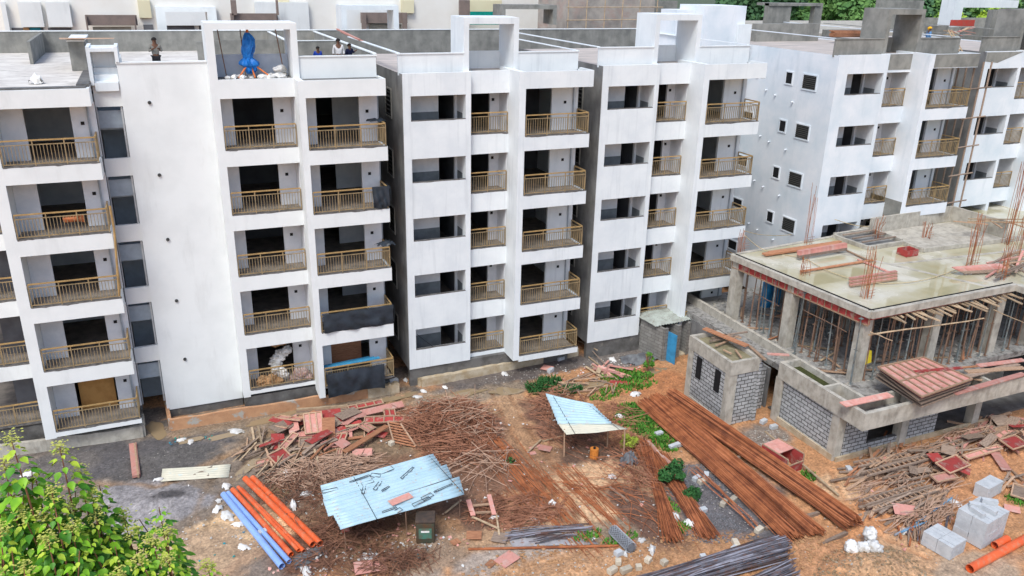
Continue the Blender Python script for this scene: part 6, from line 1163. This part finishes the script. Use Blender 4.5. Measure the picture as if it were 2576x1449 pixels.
for i, (a, b) in enumerate((((848, 73), (905, 100)), ((858, 80), (922, 108)))): mb = MB(); mb.beam(un(*a, 'Y', 9), un(*b, 'Y', 7), .12, .06); tag(mb.build('plank', pinkply), ('upper pale board leaning on the roof parapet behind the people', 'lower pale board leaning on the roof parapet behind the people')[i], 'plank')
cloth(0, 0, .3, .25, .4, bagw, 'white bag on the left roof edge', base=tuple(un(92, 210, 'Z', 14.95)), name='white_bag', cat='bag')
# rooftop things of the far right block
for i in range(10): 
    a = un(2090+random.uniform(0, 8), 92-i*1.6, 'Y', 7); b = un(2165+random.uniform(-6, 8), 92-i*1.6, 'Y', 8); tag(MB().beam(a, b, .3, .07).build('plank', timbero), f'reddish plank, {ORD[i]} from the bottom of the stack on the grey far roof', 'plank', 'plank stack on the far roof')
a = un(2393, 50, 'Y', 12); b = un(2450, 66, 'Y', 12); tag(MB().box(a.x, b.x, 12, 12.05, b.z, a.z).build('red_sheet', mat('red_paint', (.55, .07, .05), (.45, .1, .08))), 'plain red sheet on the far roof above the worker', 'sheet')
for i in range(7): a = un(2375+random.uniform(0, 50), 70+random.uniform(0, 20), 'Y', 9); tag(MB().beam(a, a+Vector((random.uniform(.6, 1.8), random.uniform(-.3, .3), random.uniform(-.5, .5))), .25, .05).build('plank', random.choice((pinkply, bamboo))), 'pale board in the loose pile under the red sheet', 'plank', 'boards under the red sheet')
mb = MB(); a = un(2385, 75, 'Y', -.6); b = un(2418, 138, 'Y', -1.2); dd = Vector((.25, 0, 0)); mb.beam(a, b, .05, .06); mb.beam(a+dd, b+dd, .05, .06)
for i in range(1, 9): c = a.lerp(b, i/9); mb.beam(c, c+dd, .03, .04)
tag(mb.build('ladder', bamboo), 'pale timber ladder leaning against the grey roof parapet', 'ladder')
# scaffold in the gap between the right blocks
P = empty('scaffold', (44.3, -2.0, G), 'dark weathered scaffold filling the gap between the two right hand blocks', 'scaffolding')
mb = MB()
for x in (43.3, 44.0, 44.7): mb.tube([(x, -2.3, G), (x, -2.3, 15.2)], .06, 6); mb.tube([(x, -1.2, G), (x, -1.2, 15.2)], .06, 6)
mb.build('upright', timberg, P); mb = MB()
for k in range(8): mb.tube([(43.0, -2.35, 1.8*k+1), (45.1, -2.35, 1.8*k+1.1)], .05, 5)
mb.build('ledger', timberg, P)
m = MB(); m.box(43.2, 45.4, 1, 1.2, G, 15.5); m.build('backing_wall', blockd, P)
# ================================================================== PEOPLE
def skinmesh(name, verts, edges, radii, m, parent, root=0, sub=2):
    me = bpy.data.meshes.new(name); me.from_pydata(verts, edges, []); o = bpy.data.objects.new(name, me); sc.collection.objects.link(o)
    o.modifiers.new('skin', 'SKIN'); me.skin_vertices[0].data
    for i, r in enumerate(radii): me.skin_vertices[0].data[i].radius = (r, r) if not isinstance(r, tuple) else r
    me.skin_vertices[0].data[root].use_root = True
    s = o.modifiers.new('sub', 'SUBSURF'); s.levels = sub; s.render_levels = sub; me.materials.append(m); o.parent = parent; return o
def person(loc, rz, sc_, label, top, bottom, arms, helmet=None, lean=0.0):
    e = empty('person', loc, label, 'person', rz=rz); e.scale = (sc_,)*3
    J = {'pel': (0, 0, .95), 'wa': (0, -lean*.2, 1.1), 'ch': (0, -lean*.6, 1.35), 'nk': (0, -lean*.8, 1.5), 'hd': (0, -lean, 1.60), 'tp': (0, -lean, 1.74)}
    for s, k in ((1, 'L'), (-1, 'R')):
        J['hp'+k] = (.09*s, 0, .9); J['kn'+k] = (.11*s, -.02, .5); J['an'+k] = (.12*s, .02, .09); J['to'+k] = (.13*s, -.14, .04)
        J['sh'+k] = (.19*s, -lean*.6, 1.43); el, ha = arms[k]; J['el'+k] = el; J['ha'+k] = ha
    keys = list(J); R0 = dict(pel=.13, wa=.12, ch=.14, nk=.055, hd=.095, tp=.07, hpL=.085, hpR=.085, knL=.06, knR=.06, anL=.04, anR=.04, toL=.035, toR=.035, shL=.055, shR=.055, elL=.04, elR=.04, haL=.035, haR=.035)
    E = [('pel', 'wa'), ('wa', 'ch'), ('ch', 'nk'), ('nk', 'hd'), ('hd', 'tp')]
    for k in 'LR': E += [('pel', 'hp'+k), ('hp'+k, 'kn'+k), ('kn'+k, 'an'+k), ('an'+k, 'to'+k), ('ch', 'sh'+k), ('sh'+k, 'el'+k), ('el'+k, 'ha'+k)]
    # fingers
    for k in 'LR':
        el = Vector(J['el'+k]); ha = Vector(J['ha'+k]); d = (ha-el).normalized(); sd = d.cross(Vector((0, 1, .2))).normalized()
        for f in range(5):
            nm = f'f{f}{k}'; off = (f-1.5)*.018 if f < 4 else -.045; J[nm] = tuple(ha+d*(.085-.01*abs(f-1.5) if f < 4 else .03)+sd*off); R0[nm] = .009; keys.append(nm); E.append(('ha'+k, nm))
    skinmesh('body', [J[k] for k in keys], [(keys.index(a), keys.index(b)) for a, b in E], [R0[k] for k in keys], skin, e)
    tk = ['pel', 'wa', 'ch', 'shL', 'shR', 'elL', 'elR', 'mL', 'mR']; J['mL'] = tuple(Vector(J['elL']).lerp(Vector(J['haL']), .55)); J['mR'] = tuple(Vector(J['elR']).lerp(Vector(J['haR']), .55))
    skinmesh('shirt', [J[k] for k in tk], [(0, 1), (1, 2), (2, 3), (2, 4), (3, 5), (4, 6), (5, 7), (6, 8)], [(.17, .12), (.16, .12), (.17, .13), .08, .08, .062, .062, .055, .055], top, e)
    tk = ['pel', 'hpL', 'hpR', 'knL', 'knR', 'anL', 'anR']; skinmesh('trousers', [J[k] for k in tk], [(0, 1), (0, 2), (1, 3), (2, 4), (3, 5), (4, 6)], [.15, .10, .10, .08, .08, .065, .065], bottom, e)
    hd = Vector(J['hd']); bm = bmesh.new(); bmesh.ops.create_uvsphere(bm, u_segments=14, v_segments=10, radius=.115)
    bmesh.ops.delete(bm, geom=[v for v in bm.verts if v.co.z < -.02 and v.co.y < .03], context='VERTS'); me = bpy.data.meshes.new('hair'); bm.to_mesh(me); bm.free(); me.materials.append(helmet or hairm); h = bpy.data.objects.new('helmet' if helmet else 'hair', me); sc.collection.objects.link(h); h.parent = e; h.location = hd+Vector((0, .012, .065)); h.scale = (1, 1.08, 1.0) if not helmet else (1.25, 1.35, 1.1)
    mb = MB(); mb.box(-.045, -.02, -.108, -.095, .02, .035); mb.box(.02, .045, -.108, -.095, .02, .035); mb.hexa([(-.012, -.10, -.02), (.012, -.10, -.02), (.006, -.09, .02), (-.006, -.09, .02), (-.012, -.13, -.02), (.012, -.13, -.02), (.004, -.10, .025), (-.004, -.10, .025)]); mb.box(-.03, .03, -.10, -.09, -.05, -.042)
    f = mb.build('face', mat('face_dark', (.05, .025, .02)), loc=(0, 0, 0)); f.parent = e; f.location = hd; return e
hang = {'L': ((.25, .02, 1.17), (.26, -.06, .92)), 'R': ((-.25, .02, 1.17), (-.26, -.06, .92))}
fold = {'L': ((.27, .0, 1.18), (.10, -.18, 1.30)), 'R': ((-.27, .0, 1.18), (-.08, -.2, 1.33))}
C_ = lambda n, c: mat(n, c, [x*.75 for x in c], scale=8, space='obj')
person((-2.33, 1.9, 14.93), .2, .98, 'person in a grey long sleeved shirt standing alone behind the blank wall parapet', C_('grey_shirt', (.32, .31, .28)), C_('dark_trousers', (.02, .02, .025)), fold)
person((4.55, 1.2, 14.93), .1, .76, 'person in a blue shirt, lowest of the three behind the roof parapet', C_('blue_shirt', (.02, .07, .42)), C_('dark_trousers', (.02, .02, .025)), hang, lean=.1)
person((5.5, 1.1, 14.93), -.1, .95, 'bearded person in a white shirt standing between two others on the roof', C_('white_shirt', (.72, .7, .7)), C_('dark_trousers', (.02, .02, .025)), hang)
person((6.02, 1.3, 14.93), .5, .82, 'person in a dark navy shirt at the right corner of the roof group', C_('navy_shirt', (.015, .02, .07)), C_('dark_trousers', (.02, .02, .025)), {'L': ((.3, -.02, 1.25), (.38, -.2, 1.38)), 'R': hang['R']}, lean=.08)
p = un(2335, 95, 'Y', 2.0); person((p.x, 2.0, p.z-1.0), 1.2, .95, 'worker in a blue shirt and yellow helmet on the grey far roof', C_('pale_blue_shirt', (.12, .27, .5)), C_('dark_trousers', (.02, .02, .025)), hang, helmet=mat('yellow_helmet', (.8, .42, .02)))
# ================================================================== TREES
def leaf_cloud_tree(loc, h, r, n, ml, label, group, leaf, seed, name='tree'):
    random.seed(seed); e = empty(name, loc, label, 'tree', group); b = Vector(loc); t = MB(); t.tube([b, b+Vector((.1*r, 0, h*.35)), b+Vector((0, .1*r, h*.7))], .25, 7, r2=.1)
    lobes = [(b+Vector((random.uniform(-.7, .7)*r, random.uniform(-.7, .7)*r, h*random.uniform(.45, .92))), r*random.uniform(.28, .5)) for _ in range(12)]
    for c, _ in lobes[:6]: t.tube([b+Vector((0, 0, h*.35)), c], .1, 5, r2=.03)
    t.build('trunk', twig, e); mb = MB()
    for i in range(n):
        c, lr_ = random.choice(lobes); d = Vector((random.gauss(0, 1), random.gauss(0, 1), random.gauss(0, 1))).normalized(); p = c+d*lr_*random.uniform(.6, 1.08); s = leaf*random.uniform(.6, 1.4); a = Vector((random.gauss(0, 1), random.gauss(0, 1), random.gauss(0, .6))).normalized()*s; bb = a.cross(d+Vector((.1, 0, .2))).normalized()*s*.7; k = len(mb.v); mb.v += [tuple(p-a), tuple(p+bb), tuple(p+a), tuple(p-bb)]; mb.f.append((k, k+1, k+2, k+3))
    mb.build('crown', ml, e); return e
fm = [mat('far_leaf_a', (.09, .19, .08), (.05, .12, .055), scale=.4), mat('far_leaf_b', (.16, .30, .08), (.08, .19, .055), scale=.4), mat('far_leaf_c', (.36, .50, .05), (.22, .36, .04), scale=.5)]
specs = [(u, 60+(i % 3)*14, i % 2, 1) for i, u in enumerate(range(1935, 2640, 60))]
protos = {}
for i, (u, y, k, _) in enumerate(specs):
    p = un(u, 30, 'Y', y); loc = (p.x, y, 2.0); lab = f"{'deep' if k == 0 else 'mid'} green tree in the wooded strip beyond the far roofs, {ORD[i]} from the left"
    if k not in protos: protos[k] = leaf_cloud_tree(loc, 19, 7.5, 4200, fm[k], lab, 'trees beyond the far roofs', .42, 11+k)
    else: c = copy_tree(protos[k], loc, (0, 0, i*1.3), scale=(1, 1, .9+.04*(i % 5))); c['label'] = lab
lt = {}
for i, (u, y) in enumerate(((2165, 45), (2370, 44), (2500, 46))):
    p = un(u, 40, 'Y', y); c = leaf_cloud_tree((p.x, y, 4.0), 13.5, 3.2, 3000, fm[2] if i in (1, 2) else fm[1], ('rounded mid green tree left of the grey portal on the far roof', 'bright yellow green tree beyond the worker', 'bright yellow green tree seen under the white portal at top right', 'green tree seen beside the white stair tower')[i], None, .3, 40+i)
random.seed(99)
for i in range(1): pass
tag(MB().box(-400, 900, 130, 131, G, 9).build('far_woodland', mat('far_wood', (.05, .10, .06), (.03, .07, .04), scale=.15)), 'hazy green woodland mass along the horizon', 'woodland', kind='stuff') 
# foreground tree
P = empty('tree', gd(120, 1900), 'leafy tree with broad bright leaves and yellow green flower heads in the bottom left corner', 'tree')
YT = -25.0
tips = [(28, 1100, 0), (150, 1118, .3), (-30, 1200, .5), (90, 1200, .4), (200, 1180, .6), (250, 1215, .9), (60, 1290, -.4), (170, 1270, 0), (240, 1290, .1), (0, 1330, -.6), (120, 1350, -.8), (400, 1270, .5), (330, 1330, .3), (420, 1330, .2), (380, 1350, -.2), (290, 1370, -.5), (200, 1380, -1), (450, 1390, .1), (520, 1415, 0), (560, 1440, .3), (350, 1400, -.8), (60, 1420, -1.2), (480, 1450, -.3), (250, 1440, -1.3), (140, 1450, -1.6), (400, 1450, -1), (310, 1290, .8), (-20, 1440, -1), (230, 1240, .3), (20, 1230, .2), (540, 1470, .2), (330, 1450, -1.5), (80, 1170, .5), (110, 1290, -.3), (220, 1350, -.5), (30, 1380, -.8), (300, 1440, -1), (460, 1430, -.4), (150, 1310, .4), (60, 1240, .3), (190, 1230, .9), (350, 1300, .9), (0, 1270, 0), (270, 1320, .2), (380, 1440, -.2), (130, 1230, -.2), (10, 1160, .1), (180, 1320, -.5), (420, 1400, -.6)]
LF = [MB(), MB(), MB()]; FLW = MB(); STM = MB()
base = un(120, 1750, 'Y', YT+.5); lowc = Vector((base.x, YT+.5, base.z-1.5))
for (u, v, dy) in tips:
    t = un(u, v+6, 'Y', YT+dy); ax = Vector((random.gauss(0, .12), random.gauss(0, .15), 1)).normalized(); L_ = 2.2; b = t-ax*L_
    STM.tube([t, t-ax*.8, b, b.lerp(lowc, .5)+Vector((0, 0, -.2)), lowc], .008, 5, r2=.03)
    nn_ = 36
    for i in range(nn_):
        s = .06+(i/nn_)**1.1*L_; p = t-ax*s; size = (.075+.13*min(1, s/.6))*random.uniform(.65, 1.15)
        for sg in (0, 1):
            an_ = i*2.4+sg*math.pi+random.uniform(-.3, .3); out = Vector((math.cos(an_), math.sin(an_), 0)); st_ = p+out*.06; spread = .10+.42*min(1, s/1.0)*random.uniform(.5, 1.1)
            q = p+out*spread*.55+Vector((0, 0, .02)); f = (out+Vector((0, 0, -.25-random.uniform(0, .5)))).normalized(); sd = f.cross(Vector((0, 0, 1))).normalized()*size*.42; nn = sd.cross(f).normalized()
            if nn.z < 0: nn = -nn
            mb = LF[0 if random.random() < .42 else 1] if s > .35 or random.random() < .25 else LF[2]
            k = len(mb.v); pts = [q, q+f*size*.12+sd*.7+nn*.01, q+f*size*.42+sd+nn*size*.05, q+f*size*.78+sd*.55, q+f*size*1.12-nn*size*.18, q+f*size*.78-sd*.55, q+f*size*.42-sd+nn*size*.05, q+f*size*.12-sd*.7+nn*.01, q+f*size*.5-nn*size*.09]
            mb.v += [tuple(x) for x in pts]; mb.f += [(k+j, k+(j+1) % 8, k+8) for j in range(8)]
    if random.random() < .45:
        for i in range(90):
            d = Vector((random.gauss(0, .07), random.gauss(0, .07), random.gauss(.0, .07))); p = t+d; s = random.uniform(.012, .028); k = len(FLW.v); FLW.v += [tuple(p+Vector(w_)*s) for w_ in ((1, 0, 0), (0, 1, .3), (-1, 0, 0), (0, -1, .3))]; FLW.f.append((k, k+1, k+2, k+3))
leafA = mat('tree_leaf_dark', (.075, .25, .015), (.035, .14, .01), scale=4, rough=.5); leafB = mat('tree_leaf_bright', (.23, .46, .02), (.12, .32, .015), scale=4, rough=.5); leafC = mat('tree_leaf_young', (.44, .56, .05), (.30, .46, .03), scale=4, rough=.5)
STM.tube([lowc, lowc+Vector((.1, .1, -2)), Vector((lowc.x+.2, lowc.y+.2, G-.1))], .09, 10, r2=.2)
STM.build('trunk', twig, P)
for i, m_ in enumerate((leafA, leafB, leafC)): LF[i].build('crown', m_, P, smooth=True)
FLW.build('flower_heads', mat('flower_yellow', (.50, .50, .12), (.4, .42, .08), scale=8), P)
# ================================================================== EVERY SEPARATE PIECE OF A PART IS AN OBJECT OF ITS OWN
KEEP = {'batten_frame', 'louvre', 'crown', 'foliage', 'stem', 'trunk', 'flower_heads', 'wire_mesh', 'slat', 'shutter_batten', 'balcony_railing', 'handrail', 'ragged_edge', 'balcony_railing', 'tarp_cover', 'face', 'body', 'shirt', 'trousers', 'hair', 'edge_strip', 'corrugated_sheet', 'corrugated_roof', 'inner_turns', 'louvre_window', 'narrow_window', 'helmet'}
for o in [o for o in bpy.data.objects if o.type == 'MESH' and o.parent and o.name.split('.')[0] not in KEEP and o.data.users == 1 and not o.children and not o.modifiers]:
    me = o.data; nv = len(me.vertices); par = list(range(nv))
    def find(a):
        while par[a] != a: par[a] = par[par[a]]; a = par[a]
        return a
    for e_ in me.edges: a, b = find(e_.vertices[0]), find(e_.vertices[1]); par[a] = b
    isl = {}
    for i in range(nv): isl.setdefault(find(i), []).append(i)
    if len(isl) < 2 or len(isl) > 400: continue
    ks = list(isl); co = np.array([v.co for v in me.vertices]); lo = np.array([co[isl[k]].min(0) for k in ks])-.012; hi = np.array([co[isl[k]].max(0) for k in ks])+.012
    g_ = list(range(len(ks)))
    def fg(a):
        while g_[a] != a: a = g_[a]
        return a
    for i in range(len(ks)):
        for j in range(i+1, len(ks)):
            if (lo[i] <= hi[j]).all() and (lo[j] <= hi[i]).all(): g_[fg(i)] = fg(j)
    grp = {}
    for i, k in enumerate(ks): grp.setdefault(fg(i), []).extend(isl[k])
    if len(grp) < 2 or len(grp) > 90: continue
    vg = {v: n_ for n_, (gk, vs) in enumerate(grp.items()) for v in vs}; parts = [([], []) for _ in grp]; mp = {}
    for v in range(nv): q = parts[vg[v]]; mp[v] = len(q[0]); q[0].append(tuple(me.vertices[v].co))
    for f in me.polygons: parts[vg[f.vertices[0]]][1].append([mp[v] for v in f.vertices])
    base_name = o.name.split('.')[0]
    for n_, (vs, fs) in enumerate(parts):
        m2 = bpy.data.meshes.new(base_name); m2.from_pydata(vs, [], fs); m2.materials.append(me.materials[0])
        if me.polygons[0].use_smooth: m2.polygons.foreach_set('use_smooth', [True]*len(fs))
        if n_ == 0: o.data = m2
        else: o2 = bpy.data.objects.new(base_name, m2); sc.collection.objects.link(o2); o2.parent = o.parent; o2.location = o.location; o2.rotation_euler = o.rotation_euler
# ================================================================== TAG LEFTOVERS
for o in bpy.data.objects:
    if '_loc' in o: del o['_loc']
